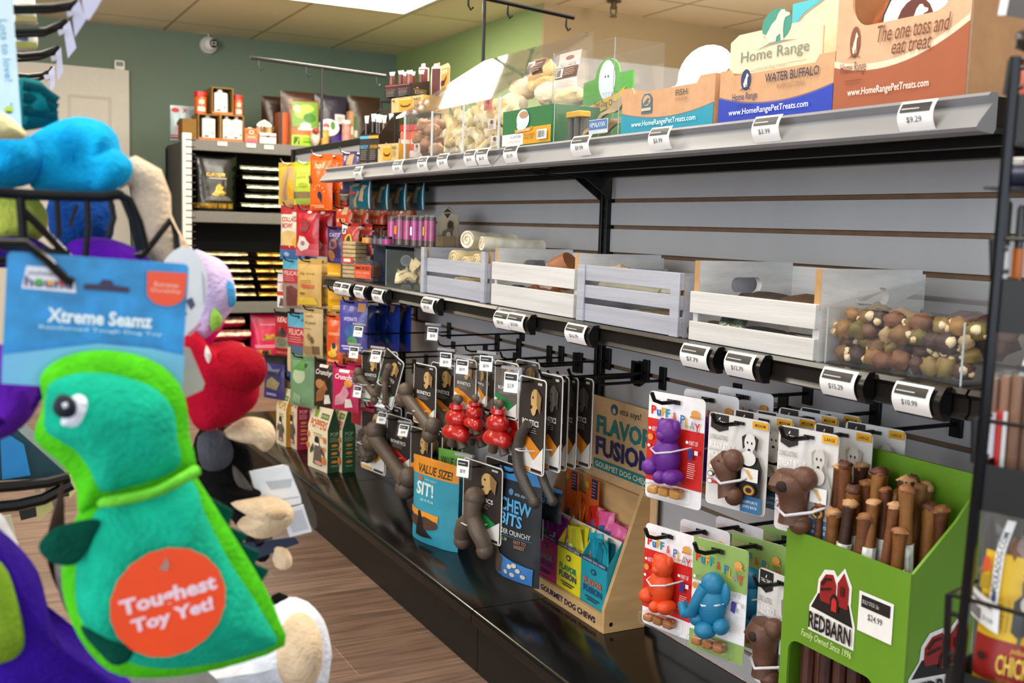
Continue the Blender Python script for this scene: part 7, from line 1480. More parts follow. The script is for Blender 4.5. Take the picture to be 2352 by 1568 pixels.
bpouch((722, 220, 795, 330), .22, '#2c2438', [('E', .4, .40, .34, .16, '#e8e4ea'), ('E', .32, .42, .1, .06, '#b8392c'), ('E', .52, .44, .08, .08, '#5a8a3a'), ('R', .6, .48, .95, .66, '#d9d9dc'), ('R', .66, .52, .88, .62, '#a9aab0'), ('P', [(.4, .0), (.98, .0), (.98, .42), (.8, .3), (.5, .22)], '#4b2f8a')], 'dark purple pouch with red fruit in a white circle', d=.12)
bpouch((798, 222, 872, 330), .28, '#3a2418', [], 'brown bag at the right end of the back shelf', seed=5.5)
bpouch((770, 228, 806, 326), .48, '#241c28', [], 'blackish bag between the purple pouch and brown bag', seed=6.5)
for bx, dy, c, lb, ops in (((789, 276, 809, 325), .1, '#cf8a80', 'pink round tub near the right of the back shelf', []), ((740, 292, 758, 328), .04, '#d9a04a', 'small orange and white tub in front of the purple pouch', [])):
    f = place(bk(bx, dy), S1); r = f.w/2; t = thing('treat_tub', lb, 'tub', (f.x, f.y+r, S1)); MB().cyl((0, 0, 0), (0, 0, f.h*.88), r, mat('printed_tub', c, rough=.35, var=.3, vscale=25), 18).build('tub_body', t); MB().cyl((0, 0, f.h*.885), (0, 0, f.h), r*1.03, WHITEP, 18).build('lid', t)
f = place(bk((716, 292, 738, 330), .03), S1); t = thing('figurine_bag', 'small white and red bag in front of the purple pouch', 'bag', (f.x, f.y, S1)); b = MB(); b.ell((0, .03, f.h*.5), (f.w*.5, .03, f.h*.5), mat('white_red_bag', '#d9c4ba', rough=.3, var=.35, vscale=14), 14, 10, amp=.15); b.build('bag_body', t); q = MB(); q.ell((-f.w*.1, .0, f.h*.8), (f.w*.35, .03, f.h*.16), film('#a83a2c'), 12, 8); q.build('red_top', t)
for k, (bx, c) in enumerate([((802, 255, 812, 322), '#b9845c'), ((812, 268, 822, 325), '#5f7a4a')]):
    f = place(bk(bx, .14+.06*k), S1); carton('slim_carton', ['slim tan carton beside the pink tub', 'slim green and white carton beside the brown bag'][k], 'carton', (f.x, f.y, S1), 0, f.w, f.h, .06, c, [('R', .1, .4, .9, .6, '#e4dccf')])
# shelf 2: standing GOLD pouch and a stack of flat black pouches
GOLDF = foil('#b8912c')
f = fit(443, 352, 543, 484, Y=UY+.08); f.b = shl[1]+.001; f.h = f.t-f.b
pouch('food_pouch', 'large glossy black standing pouch with gold band', 'pouch', f, '#0b0a08', [('R', .28, .60, .70, .655, GOLDF), ('T', 'PRIMAL', .30, .605, .68, .65, '#17140e', .02), ('R', .34, .56, .74, .575, '#b9b3a0'), ('P', [(.38, .28), (.5, .27), (.66, .27), (.72, .32), (.64, .36), (.66, .42), (.56, .47), (.5, .44), (.48, .36)], GOLDF), ('R', .30, .245, .78, .25, '#a9a594'), ('R', .25, .22, .82, .225, '#a9a594'), ('R', .24, .195, .84, .20, '#a9a594'), ('R', .0, .05, .88, .14, GOLDF), ('R', .50, .055, .76, .135, '#14110c'), ('T', 'GOLD', .53, .065, .73, .125, '#d9a92c', .02)], d=.16, hang=False, stand=True, hole=False, seed=2.2, fin=lambda h_: mat('black_gloss_film', h_, rough=.2, var=.1, bump=.5, bscale=14, spec=.6))
def flat_pouch(px0, px1, zc, dz, dy, col, fcol, label, grp, th=0.0, fw=.14):
    x0, x1 = ay(px0, 600, UY+dy).x, ay(px1, 600, UY+dy).x; w = x1-x0; dep = .38
    t = thing('flat_food_pouch', label, 'pouch', ((x0+x1)/2, UY+dy, zc), th, grp); s = rnd.random()*40
    def S(u, v, up):
        a = 2*u-1; c = 2*v-1; e = max(0, 1-abs(a)**5)*max(0, 1-abs(c)**3.0)
        q = mnoise.noise(Vector((u*4+s, v*4, s)))
        return ((u-.5)*w, v*dep, up*(dz/2*e**.55+.006*q*e)+(.004*mnoise.noise(Vector((u*6+s, v*2, 7)))))
    b = MB(); b.grid(lambda u, v: S(u, v, 1), 14, 10, film(col)); b.grid(lambda u, v: S(1-u, v, -1), 14, 10, film(col)); b.build('body', t, angle=70)
    b = MB(); F = lambda u, v, e: ((u-.5)*w*.94, -.004+v*v*.05+.004*mnoise.noise(Vector((u*9+s, v*3, 2))), dz*(.02+.46*v**.6)+.003*mnoise.noise(Vector((u*14+s, v*4, 7)))+.003); b.grid(lambda u, v: F(u, v, 0), 20, 5, foil(fcol)); b.build('foil_gleam_edge', t, angle=70)  # foil edge strip, the ceiling light's gleam put into its bright colour
    return t
zz_ = shl[1]
for k in range(5):
    flat_pouch([553, 562, 566, 556, 550][k]-2, 672, zz_+.035+k*.060, .050, .03+.01*(k % 2), '#151310', '#e9dcae', ['lowest flat black pouch in the stack on the second shelf', 'second flat black pouch up in the stack', 'third flat black pouch up in the stack', 'fourth flat black pouch up in the stack', 'topmost flat black pouch in the stack'][k], 'flat pouches on the second shelf')
for k in range(6):
    flat_pouch([448, 452, 444, 446, 440, 442][k], [592, 588, 585, 580, 575, 572][k], shl[2]+.034+k*.052, .042, .03+.012*(k % 3), '#1f1510', '#e2b684', 'dark brown flat pouch in the left stack of the third shelf, copper edged', 'left stack of flat pouches on the third shelf')
for k in range(6):
    flat_pouch([594, 598, 590, 586, 588, 590][k], [672, 676, 674, 670, 676, 672][k], shl[2]+.034+k*.052, .042, .02+.014*(k % 3), '#2c1a12', '#e8a03c', 'dark flat pouch with orange edge in the right stack of third shelf', 'right stack of flat pouches on the third shelf')
for k in range(3):
    flat_pouch([470, 476, 472][k], [566, 580, 565][k], shl[3]+.055+k*.085, .08, .02+.01*k, '#a8163e', '#e8a08c', ['lowest pink flat pouch on the bottom shelf', 'middle pink flat pouch on the bottom shelf', 'topmost pink flat pouch on the bottom shelf'][k], 'pink flat pouches on the bottom shelf')
pk_ops = [('R', .25, .74, .8, .76, '#e29ab0'), ('P', [(.3, .40), (.5, .38), (.75, .42), (.7, .55), (.55, .5), (.45, .56)], GOLDF), ('R', .1, .26, .85, .275, '#e9b3c4'), ('R', .1, .22, .8, .235, '#e9b3c4'), ('R', .12, .06, .6, .16, GOLDF), ('R', .3, .07, .5, .15, '#2a1a14')]
for bx, dy, lb in (((575, 720, 648, 824), .08, 'tall pink standing pouch with gold crest on the bottom shelf'), ((632, 726, 690, 824), .16, 'second pink standing pouch half hidden by hanging bags')):
    f = fit(*bx, Y=UY+dy); f.b = shl[3]+.001; f.h = f.t-f.b; pouch('food_pouch', lb, 'pouch', f, '#c21a4a', pk_ops, d=.14, hang=False, stand=True, hole=False)
p = ay(372, 460, 7.9); t = thing('wall_bracket', 'small grey bracket box on the wall beside the shelving', 'bracket', (p.x, BACKY, p.z)); MB().box((-.035, -.09, -.08), (.035, 0, .06), mat('dark_grey_plastic', '#4a4c4e', rough=.5)).build('housing', t, bevel=.006)
# ================================================================ BLACK WIRE RACK AT THE RIGHT EDGE
RP0 = ax(2262, 900, .66); RTH = -PI/2+math.radians(16); RN = front(RTH)
rk = thing('wire_display_rack', 'black wire rack with solid tray bottoms at the right edge of the aisle', 'rack', (RP0.x, RP0.y, 0), RTH)
RMI = (Matrix.Translation((RP0.x, RP0.y, 0)) @ Matrix.Rotation(RTH, 4, 'Z')).inverted()
def RL(px, py, off=0.0):
    """photo point on the rack's front plane (moved back by off) in the rack's own axes"""
    return RMI @ apl(px, py, RP0-RN*off, RN)
WX = .34
def wire(parent, pts, r=.0022, nm='wire', m=WIRE):
    b = MB(); b.tube(pts, r, m, 6); b.build(nm, parent); return b
def up_to(p, x): q = p.copy(); q.x = x; return q
a, m_, c = RL(2316, 330), RL(2262, 960), RL(2196, 1600)
tp = RL(2334, 130); bt = c.copy(); bt.z = .02
wire(rk, [tp, a, m_, c, (c.x-.03, c.y, .012)], .0042, 'side_post', mat('rack_post', '#17171b', rough=.2, metal=.5))
wire(rk, [(tp.x, .11, tp.z), (a.x, .11, a.z), (m_.x, .11, m_.z), (c.x, .11, c.z), (c.x-.03, .11, .012)], .0042, 'side_post')
for x in (WX,):
    wire(rk, [(x, 0, .012), (x, 0, tp.z)], .0042, 'side_post'); wire(rk, [(x, .11, .012), (x, .11, tp.z)], .0042, 'side_post')
trays = []
for k, (yt, yb, x0, wy, wl) in enumerate([(640, 762, 2283, 548, 2281), (1062, 1168, 2238, 962, 2240), (1532, 1660, 2172, 1364, 2180), (218, 330, 2312, 138, 2324)]):
    tl = RL(x0, yt); bl = RL(x0, yb); wv = RL(wl, wy)
    b = MB(); b.box((tl.x, 0, bl.z), (WX, .0015, tl.z), BLACKM); b.box((tl.x, .0017, bl.z), (WX, .108, bl.z+.002), BLACKM); b.box((tl.x, .0017, bl.z+.002), (tl.x+.0015, .108, tl.z), BLACKM); b.build('tray', rk)
    wire(rk, [(wv.x, .11, wv.z), (wv.x, 0, wv.z), (WX, -.0, wv.z-.0)], .0017, 'front_wire')
    wire(rk, [(wv.x, 0, wv.z), (tl.x, 0, tl.z)], .0028, 'corner_bar')
    for q in (0, 1):
        z = tl.z+(wv.z-tl.z)*(.2+.55*q); xx = wv.x+(tl.x-wv.x)*(.8-.55*q); wire(rk, [(xx, 0, z), (xx+.010, .0, z)], .002, 'strut')
    trays.append((tl, bl, wv))
def rthing(name, label, cat, loc, grp=None):
    P = rk.matrix_basis @ Vector(loc); return thing(name, label, cat, P, RTH, grp)
# tier 1: wrapped tubes
tl, bl, wv = trays[0]; z0 = bl.z+.003
for k, (px0, px1, pt, cb, cl, lb) in enumerate([(2298, 2326, 462, '#17171a', '#e6e4e6', 'black capped tube with white label in the top tray of rack'), (2322, 2342, 470, '#2a2422', '#d9742a', 'dark tube with orange stripe in the top tray of rack'), (2338, 2372, 490, '#5a5458', '#cfcbd6', 'clear wrapped tube at the right of the top tray of rack')]):
    p0, p1 = RL(px0, pt, .03), RL(px1, pt, .03); r = (p1.x-p0.x)/2; h = p0.z-z0
    t = rthing('wrapped_chew_tube', lb, 'chew tube', ((p0.x+p1.x)/2, .03+.012*k, z0))
    b = MB(); b.tube([(0, 0, 0), (0, 0, h*.97), (0, 0, h)], [r, r, r*.8], mat('dark_wrap', cb, rough=.22), 14); b.build('tube_body', t)
    b = MB(); b.grid(lambda u, v: ((r+.0008)*math.cos(PI*1.05+u*PI*.95), (r+.0008)*math.sin(PI*1.05+u*PI*.95), h*(.22+.42*v)), 12, 1, ink(cl)); b.build('label', t)
    if k == 0: q = MB(); q.grid(lambda u, v: ((r+.0016)*math.cos(PI*1.3+u*PI*.35), (r+.0016)*math.sin(PI*1.3+u*PI*.35), h*(.3+.02*int(v*9))), 4, 1, ink('#8a8790')); q.build('fine_print', t)
# cylinder lying above, orange bags over it
p = RL(2325, 395, .04); t = rthing('dark_tube', 'dark grey tube lying across the upper right of rack', 'chew tube', (p.x, .04, p.z))
b = MB(); b.cyl((0, 0, 0), (.12, 0, .0), .011, mat('dark_grey_tube', '#2f3040', rough=.25), 14); b.build('tube_body', t); MB().cyl((-.001, 0, 0), (.0, 0, 0), .0085, mat('grey_cap', '#6a6a7c', rough=.3), 14).build('end_cap', t)
MB().box((-.012, -.02, -.0135), (.15, .075, -.0115), BLACKM).build('support_tray', rk).location = (p.x, .04, p.z)
tl4, bl4, wv4 = trays[3]
f0, f1 = RL(2336, 122, .02), RL(2390, 122, .02)
ff = Fit(); ff.w = f1.x-f0.x; ff.h = f0.z-bl4.z-.003; P = rk.matrix_basis @ Vector(((f0.x+f1.x)/2, .03, bl4.z+.003)); ff.x, ff.y, ff.b, ff.t, ff.th = P.x, P.y, P.z, P.z+ff.h, RTH
pouch('treat_pouch', 'bright orange treat pouch in the highest tray of rack', 'treat pouch', ff, '#d9501a', [('R', .1, .5, .5, .8, '#b8341a')], d=.03, hang=False, stand=True, hole=False)
b = MB(); p = RL(2345, 96, .012); b.ell((p.x+.016, .012, p.z), (.02, .012, .010), film('#2a2320'), 14, 8, amp=.3); o = b.build('dark_pouch_top'); o.parent = None; o.matrix_basis = rk.matrix_basis; tag(o, 'dark crinkled pouch top beside the orange pouch at the right edge', 'treat pouch')
# sign at the very top
s0, s1 = RL(2316, 48), RL(2330, -30); b = MB()
t = rthing('rack_sign', 'dark grey sign panel with thin outline at the top right corner', 'sign', (s0.x, -.004, s0.z))
b.prism([(0, 0.003), (.18, -.05), (.18, .12), (s1.x-s0.x, s1.z-s0.z)], 0, .002, card('#4a4442')); b.prism([(-.006, .004), (-.0005, .0035), (s1.x-s0.x-.0005, s1.z-s0.z), (s1.x-s0.x-.006, s1.z-s0.z)], 0, .002, card('#e6e8ee')); b.build('panel', t)
q = MB(); q.tube([(.014, -.001, .09), (.018, -.001, .018), (.03, -.001, .010), (.16, -.001, -.022)], .0007, ink('#c9b49a'), 5); q.build('outline', t)
# tier 2: brown sausages in plastic
tl, bl, wv = trays[1]; z0 = bl.z+.003
for k, (px0, px1, pt, c, lb) in enumerate([(2254, 2296, 866, '#8a5a38', 'leftmost brown sausage stick in plastic in the middle tray'), (2292, 2322, 862, '#9c6640', 'second brown sausage stick with orange and red label'), (2318, 2352, 862, '#8f5c38', 'third brown sausage stick in shiny plastic'), (2350, 2385, 862, '#855430', 'fourth brown sausage stick at the picture edge')]):
    p0, p1 = RL(px0, pt, .03), RL(px1, pt, .03); r = (p1.x-p0.x)/2*.92; h = p0.z-z0
    t = rthing('sausage_stick', lb, 'dog chew', ((p0.x+p1.x)/2, .035, z0), None)
    b = MB(); b.tube([(0, 0, .001), (0, 0, h*.05), (0, 0, h*.95), (0, 0, h)], [r*.6, r*.92, r*.92, r*.7], chew(c), 14); b.build('sausage', t)
    MB().cyl((0, 0, .0005), (0, 0, h*1.04), r, BAGCLEAR, 14).build('plastic_sleeve', t)
    if k < 2:
        for j, cc_ in enumerate(['#d9d3dc', '#8a86a8'] if k == 0 else ['#d9502a', '#c92a2a', '#e6dcd8']):
            q = MB(); a0 = PI*(1.62+.18*j) if k == 0 else PI*(1.15+.22*j); q.grid(lambda u, v: ((r+.0012)*math.cos(a0+u*PI*.18), (r+.0012)*math.sin(a0+u*PI*.18), h*(.22+.5*v)), 4, 1, ink(cc_)); q.build('label', t)
# loop tag above tier 2
p = RL(2290, 838, .0); t = rthing('barcode_wrap_tag', 'white looped barcode tag above the sausage sticks on the rack', 'label', (p.x, .055, p.z-.03))
b = MB(); F = lambda u, v, e: ((u-.5)*.016+.010*v, -.004*math.sin(PI*v)-e, v*.045)
b.grid(lambda u, v: F(u, v, 0), 2, 8, TAGW); b.prints([('R', .2, .08, .8, .3, '#3a3840'), ('R', -.2, .46, 1.2, .58, '#141416'), ('R', .2, .68, .8, .92, '#3a3840')], F, flat=False); b.build('paper', t)
# tier 3: clear bag of chicken chews with the yellow label
tl, bl, wv = trays[2]; z0 = bl.z+.003
L0, R0 = RL(2212, 1360, .028), RL(2420, 1360, .028); tz3 = RL(2290, 1178, .03).z
ff = Fit(); ff.w = R0.x-L0.x; ff.h = tz3-z0; P = rk.matrix_basis @ Vector(((L0.x+R0.x)/2, .035, z0)); ff.x, ff.y, ff.b, ff.t, ff.th = P.x, P.y, P.z, tz3, RTH
t = rthing('chew_bag', 'clear bag of chicken chews with yellow and red label', 'treat bag', ((L0.x+R0.x)/2, .052, z0))
W3, H3 = ff.w, ff.h; rg3 = random.Random(4); b = MB()
for k in range(26): b.ell((rg3.uniform(-.38, .38)*W3, rg3.uniform(-.004, .014), rg3.uniform(.05, .86)*H3), (W3*.13, .012, H3*.07), chew(['#9a6a40', '#7a4c2c', '#b58656'][k % 3]), 9, 6, amp=.4, seed=k)
b.build('chews', t, angle=70)
F3 = pouch_fn(W3, H3, .062, False, True, 3.0, .002, .02)
b = MB(); b.grid(lambda a, c: F3(a, c, .002), 12, 14, BAGCLEAR); b.grid(lambda a, c: (lambda p: (p[0], -p[1], p[2]))(F3(1-a, c, .002)), 12, 14, BAGCLEAR); b.build('clear_bag', t, angle=60)
b = MB(); ly = lambda z: (RL(2300, z).z-z0)/H3
l0, l1 = .16, .92
b.prints([('R', l0, .10, l1, .80, '#d9b012'), ('R', l0, .20, l1, .40, '#8f1a14'), ('R', l0+.03, .435, .52, .60, '#c9a015')]+lines(l0+.05, .50, .59, 6, .024, '#8f7a20')+[('T', 'CHICKEN', .48, .245, .98, .34, '#d9b83a', .02), ('T', 'polkadog', .62, .35, .86, .385, '#d9b83a', .0, .2), ('T', 'NATURAL', .5, .21, .7, .23, '#c98a4a', .004), ('E', .30, .31, .06, .02, '#2a1210'), ('R', l0+.04, .12, l0+.13, .165, '#2a2412'), ('T', 'COMPANION', .34, .125, .52, .155, '#2a2412', .004), ('E', .22, .74, .05, .04, '#c9501c'), ('P', [(.60, .46), (.70, .43), (.85, .50), (.92, .62), (.82, .68), (.72, .72), (.66, .70), (.68, .64), (.60, .60)], '#2c2a2a'), ('P', [(.68, .40), (.72, .40), (.73, .45), (.69, .45)], '#4a4038'), ('E', .75, .60, .07, .04, '#b9b4ac'), ('T', 'Ingredients', .66, .76, .88, .785, '#5a4a10', .004), ('R', .66, .73, .9, .735, '#5a4a10'), ('R', .68, .71, .9, .715, '#5a4a10'), ('R', .18, .63, .30, .70, '#a58a1a')], F3, flat=False, e0=.0035); b.build('yellow_label', t, angle=60)
def FT(u, v, e):
    x = (.30+.10*u-.5)*W3+.012*max(0, v-.62); z = H3*(.56+.40*v); q = F3(.35, min(.95, .56+.40*v), .006); return (x, q[1]-e, z)
b = MB(); b.grid(lambda u, v: FT(u, v, 0), 2, 10, TAGW); b.prints([('P', [(.2, .08), (.5, .2), (.8, .08), (.6, .0), (.4, .0)], '#2a3a6a')], FT, flat=False)
vs, fs = text_geo('POLKADOG.COM', .01, 0); b.add([FT(.85-.7*y, .14+.72*x, .0012) for x, y in vs], fs, ink('#333338')); b.build('hanging_tag', t, angle=60)
b = MB(); F5 = lambda u, v, e: ((.04+.42*u-.5)*W3, F3(.04+.42*u, .5, .0075)[1]-e-.002, H3*(.48+.14*v-.05*u)); b.grid(lambda u, v: F5(u, v, 0), 8, 2, TAGW); b.prints([('R', .05, .1, .45, .5, '#77747a'), ('R', .1, .7, .8, .82, '#8a878c'), ('T', '$13.99', .55, .2, .85, .4, '#55545a', .004)], F5, flat=False); b.build('price_sticker', t, angle=60)
# ================================================================ PLUSH TOYS ON THE LEFT RACK, CLOSE TO THE CAMERA
def PT(px, py, Y): return ay(px, py, Y)
def toy_at(name, label, cat, pts, Y, grp=None):
    P = [PT(x, y, Y) for x, y in pts]; cx = sum(p.x for p in P)/len(P); cz = min(p.z for p in P)
    return thing(name, label, cat, (cx, Y, cz), 0, grp), cx, cz
def loc2(pts, Y, cx, cz): return [((lambda p: (p.x-cx, p.z-cz))(PT(x, y, Y))) for x, y in pts]
def smooth(pts, n=3):
    out = []; m = len(pts)
    for i in range(m):
        p0, p1, p2, p3 = pts[i-1], pts[i], pts[(i+1) % m], pts[(i+2) % m]
        for k in range(n):
            t = k/n
            out.append(tuple(.5*((2*p1[j])+(-p0[j]+p2[j])*t+(2*p0[j]-5*p1[j]+4*p2[j]-p3[j])*t*t+(-p0[j]+3*p1[j]-3*p2[j]+p3[j])*t**3) for j in (0, 1)))
    return out
def C(pts): return [(x*.5026, 780+y*.5026) for x, y in pts]      # enlargement -> photo pixels
# rack panel (out of the picture at the left) that carries the hooks and the wire basket
rkL = thing('toy_rack', 'black wire toy rack with basket and hooks at the left edge', 'rack', (-.13, 1.0, 0))
for z in [.06+.12*k for k in range(13)]:
    b = MB(); b.cyl((0, -.55, z), (0, .75, z), .003, WIRE, 6); b.build('grid_wire', rkL)
for y in (-.55, .1, .75):
    b = MB(); b.cyl((.004, y, .0), (.004, y, 1.52), .006, WIRE, 8); b.build('grid_upright', rkL)
def to_rack(p): return (p.x+.13, p.y-1.0, p.z)
def rack_wire(pxs, Y, r, nm='hook_wire', m=WIRE, reach=True):
    pts = [to_rack(PT(x, y, Y)) for x, y in pxs]
    if reach: pts = [(0, pts[0][1], pts[0][2])]+pts
    b = MB(); b.tube(pts, r*.72, m, 8); return b.build(nm, rkL)

# ---- the dinosaur and its card
DY = .74
card_c = [(18, 577), (437, 607), (418, 905), (3, 880)]
t, cx, cz = toy_at('dinosaur_toy', 'teal and lime plush dinosaur on a blue hang card with orange sticker', 'dog toy', card_c+C([(300, 1480), (1280, 1380)]), DY)
q4 = loc2(card_c, DY, cx, cz)
def FC(u, v, e):
    a = [q4[3][j]+(q4[2][j]-q4[3][j])*u for j in (0, 1)]; c = [q4[0][j]+(q4[1][j]-q4[0][j])*u for j in (0, 1)]
    return (a[0]+(c[0]-a[0])*v, .004-e, a[1]+(c[1]-a[1])*v)
b = MB(); rim = []
for cu, cv, a0 in ((.97, .04, -90), (.97, .96, 0), (.03, .96, 90), (.03, .04, 180)):
    for k in range(4):
        a = math.radians(a0+30*k); rim.append((cu+.03*math.cos(a), cv+.04*math.sin(a)))
b.loft([[(lambda p: (p[0], .006, p[2]))(FC(u, v, 0)) for u, v in rim], [(lambda p: (p[0], .004, p[2]))(FC(u, v, 0)) for u, v in rim]], mat('sky_blue_card', '#1f8fd2', rough=.45, var=.22, vscale=55))
shield = [(.755, .925), (.985, .93), (.98, .78)]+[(.87+.11*math.cos(a), .77+.10*math.sin(a)*-1) for a in [math.radians(x) for x in range(10, 180, 17)]]+[(.76, .78)]
b.prints([('P', [(.08, .73), (.37, .72), (.36, .82), (.28, .90), (.10, .90), (.09, .80)], '#e6e6ee'), ('T', 'outward', .11, .835, .28, .875, '#3a3a66', .006), ('T', 'hound', .095, .745, .35, .825, '#4a3a78', .03), ('E', .17, .785, .025, .025, '#4aa04a'), ('E', .29, .79, .02, .022, '#c8402c'), ('E', .23, .785, .02, .02, '#e0a02c'),
          ('P', [(.41, .755), (.66, .75), (.66, .79), (.57, .80), (.56, .835), (.51, .84), (.49, .80), (.41, .795)], '#2a1040'), ('P', shield, '#f04e1a'), ('T', 'Extreme', .80, .815, .94, .85, '#f6c9b4', .006), ('T', 'Durability', .785, .765, .955, .80, '#f6c9b4', .006), ('T', 'Xtreme Seamz', .22, .49, .80, .60, '#e8f4fc', .035), ('T', 'Reinforced Tough Dog Toy', .18, .43, .86, .465, '#bfe2f6', .012),
          ('P', [(.0, .0), (1, .0), (1, .30), (.8, .34), (.5, .35), (.3, .30), (0, .22)], '#6fb8e4')], FC)
b.build('hang_card', t)
head = smooth(C([(150, 440), (178, 330), (190, 250), (175, 160), (240, 90), (340, 50), (460, 36), (600, 55), (720, 105), (805, 190), (840, 300), (852, 430), (880, 540), (840, 600), (700, 670), (560, 700), (430, 735), (350, 770), (345, 690), (320, 610), (250, 530)]), 2)
body = smooth(C([(850, 560), (890, 620), (980, 760), (1100, 950), (1200, 1120), (1265, 1270), (1285, 1375), (1100, 1450), (900, 1500), (700, 1520), (540, 1510), (440, 1450), (350, 1330), (290, 1180), (275, 1050), (290, 900), (350, 780), (430, 700), (640, 650)]), 2)
LIMEP, TEALP, DKG = plush('#4fbf1c'), plush('#16a888'), plush('#064a3c')
b = MB(); b.puff(loc2(head, DY, cx, cz), .016, LIMEP, y=-.012, k=6); b.puff(loc2(body, DY, cx, cz), .018, LIMEP, y=-.010, k=6); b.build('lime_binding', t, angle=75)
def inset(pts, s, off=(0, 0)):
    c = (sum(p[0] for p in pts)/len(pts), sum(p[1] for p in pts)/len(pts)); return [(c[0]+(x-c[0])*s+off[0], c[1]+(y-c[1])*s+off[1]) for x, y in pts]
tealhead = smooth(C([(205, 400), (192, 330), (205, 200), (260, 155), (350, 130), (470, 130), (600, 160), (700, 210), (770, 300), (785, 430), (800, 540), (700, 600), (560, 640), (440, 660), (390, 560), (320, 470)]), 2)
tealbody = smooth(C([(840, 600), (900, 740), (1010, 960), (1120, 1130), (1210, 1280), (1225, 1340), (1080, 1390), (900, 1430), (700, 1445), (520, 1400), (420, 1320), (345, 1210), (330, 1060), (350, 920), (430, 740), (640, 690)]), 2)
b = MB(); b.puff(loc2(tealhead, DY, cx, cz), .024, TEALP, y=-.020, k=7, back=False, amp=.002); b.puff(loc2(tealbody, DY, cx, cz), .030, TEALP, y=-.020, k=7, back=False, amp=.003); b.build('teal_body', t, angle=75)
b = MB(); b.puff(loc2(smooth(C([(425, 705), (560, 690), (700, 650), (820, 590), (870, 560), (850, 520), (800, 545), (680, 610), (560, 640), (430, 665)]), 2), DY, cx, cz), .008, plush('#6cc93a'), y=-.036, k=4, back=False); b.build('neck_seam', t, angle=75)
b = MB(); e0 = loc2(C([(330, 285)]), DY, cx, cz)[0]
b.puff(loc2(smooth(C([(255, 330), (300, 225), (360, 215), (392, 260), (370, 330), (320, 362), (280, 352)]), 3), DY, cx, cz), .006, plush('#dfe4f2'), y=-.036, k=4, back=False)
o = b.build('eye', t, angle=75)
b = MB(); b.puff(loc2(smooth(C([(215, 265), (235, 215), (275, 205), (315, 235), (318, 285), (280, 308), (240, 300)]), 3), DY, cx, cz), .005, mat('navy_felt', '#0c1226', rough=.8), y=-.042, k=4, back=False); b.build('pupil', o, angle=75)
b = MB(); b.puff(loc2(C([(252, 240), (275, 232), (282, 252), (262, 262)]), DY, cx, cz), .002, plush('#c9d0e2'), y=-.047, k=2, back=False); b.build('glint', o)
for nm, pts, yy in (('arm', [(160, 885), (215, 815), (310, 780), (430, 770), (405, 850), (350, 945), (290, 972), (205, 950)], -.030), ('leg', [(340, 1195), (450, 1255), (545, 1290), (565, 1310), (540, 1355), (475, 1370), (400, 1300), (350, 1240)], -.046)):
    b = MB(); b.puff(loc2(smooth(C(pts), 3), DY, cx, cz), .004, DKG, y=yy, k=4); b.build(nm, t, angle=75)
b = MB(); sp = C([(930, 700), (1055, 770), (1035, 842), (1118, 880), (1095, 922), (1178, 960), (1152, 1012), (1218, 1040), (1182, 1092), (1120, 1030), (1000, 860)]); b.prism(loc2(sp, DY, cx, cz), -.008, -.003, DKG); b.build('back_spikes', t)
# round sticker
s0 = loc2(C([(700, 1068)]), DY, cx, cz)[0]; s1 = loc2(C([(948, 1068)]), DY, cx, cz)[0]; R_ = s1[0]-s0[0]; ca, sa = math.cos(math.radians(10)), math.sin(math.radians(10))
def FS(u, v, e):
    x, z = (u-.5)*2*R_, (v-.5)*2*R_; return (s0[0]+x*ca-z*sa, -.0605-e, s0[1]+x*sa+z*ca)
b = MB(); b.prints([('E', .5, .5, .49, .49, '#f24a10'), ('T', 'Toughest', .10, .46, .92, .64, '#f2d6e4', .04), ('T', 'Toy Yet!', .16, .29, .86, .45, '#f2d6e4', .04), ('P', [(.47, .83), (.52, .86), (.54, .92), (.56, .84), (.53, .79)], '#9a8a86')], FS); b.build('round_sticker', t)
rack_wire([(60, 560), (110, 600), (150, 640), (168, 650)], DY-.003, .0042, 'hook_wire')

# ---- blue plush bone in the wire basket
def plain_plush(name, label, pxs, Y, th, col, parts=(), amp=.004, cat='dog toy', n=3, k=6, y=0.0, pname='body', mtl=None):
    t, cx, cz = toy_at(name, label, cat, pxs, Y)
    b = MB(); b.puff(loc2(smooth(pxs, n), Y, cx, cz), th, mtl or plush(col), k=k, amp=amp, y=y); b.build(pname, t, angle=80)
    return t, cx, cz
t, cx, cz = plain_plush('plush_bone', 'big fluffy bright blue plush lying on the wire basket', [(60, 330), (110, 288), (175, 268), (232, 282), (266, 312), (276, 345), (288, 372), (282, 412), (250, 440), (190, 450), (120, 442), (70, 428)], .92, .055, '#0f9fd6', amp=.035)
b = MB(); b.puff(loc2(smooth([(-60, 330), (-10, 300), (40, 302), (80, 330), (95, 370), (80, 415), (30, 432), (-50, 430)], 3), .92, cx, cz), .05, plush('#0d95ce'), y=-.012, k=6, amp=.012); b.build('end_lobe', t, angle=80)
b = MB(); b.puff(loc2(smooth([(175, 360), (240, 345), (285, 375), (282, 415), (240, 440), (190, 430)], 3), .92, cx, cz), .03, plush('#0f9fd6'), y=-.036, k=5, amp=.008); b.build('end_lobe', t, angle=80)
plain_plush('plush_toy', 'dusty blue and navy plush inside the wire basket', [(115, 450), (250, 452), (262, 520), (240, 560), (130, 560)], 1.02, .03, '#123f86')
plain_plush('plush_ball', 'pale olive plush ball in the left end of wire basket', [(-40, 470), (10, 440), (70, 445), (105, 480), (110, 520), (90, 550), (30, 562), (-40, 550)], .93, .035, '#a9b24c')
plain_plush('plush_toy', 'bright violet plush toy arching behind the blue card', [(140, 640), (150, 565), (200, 545), (260, 550), (320, 575), (352, 610), (340, 660), (240, 680)], .90, .03, '#5a16a8')
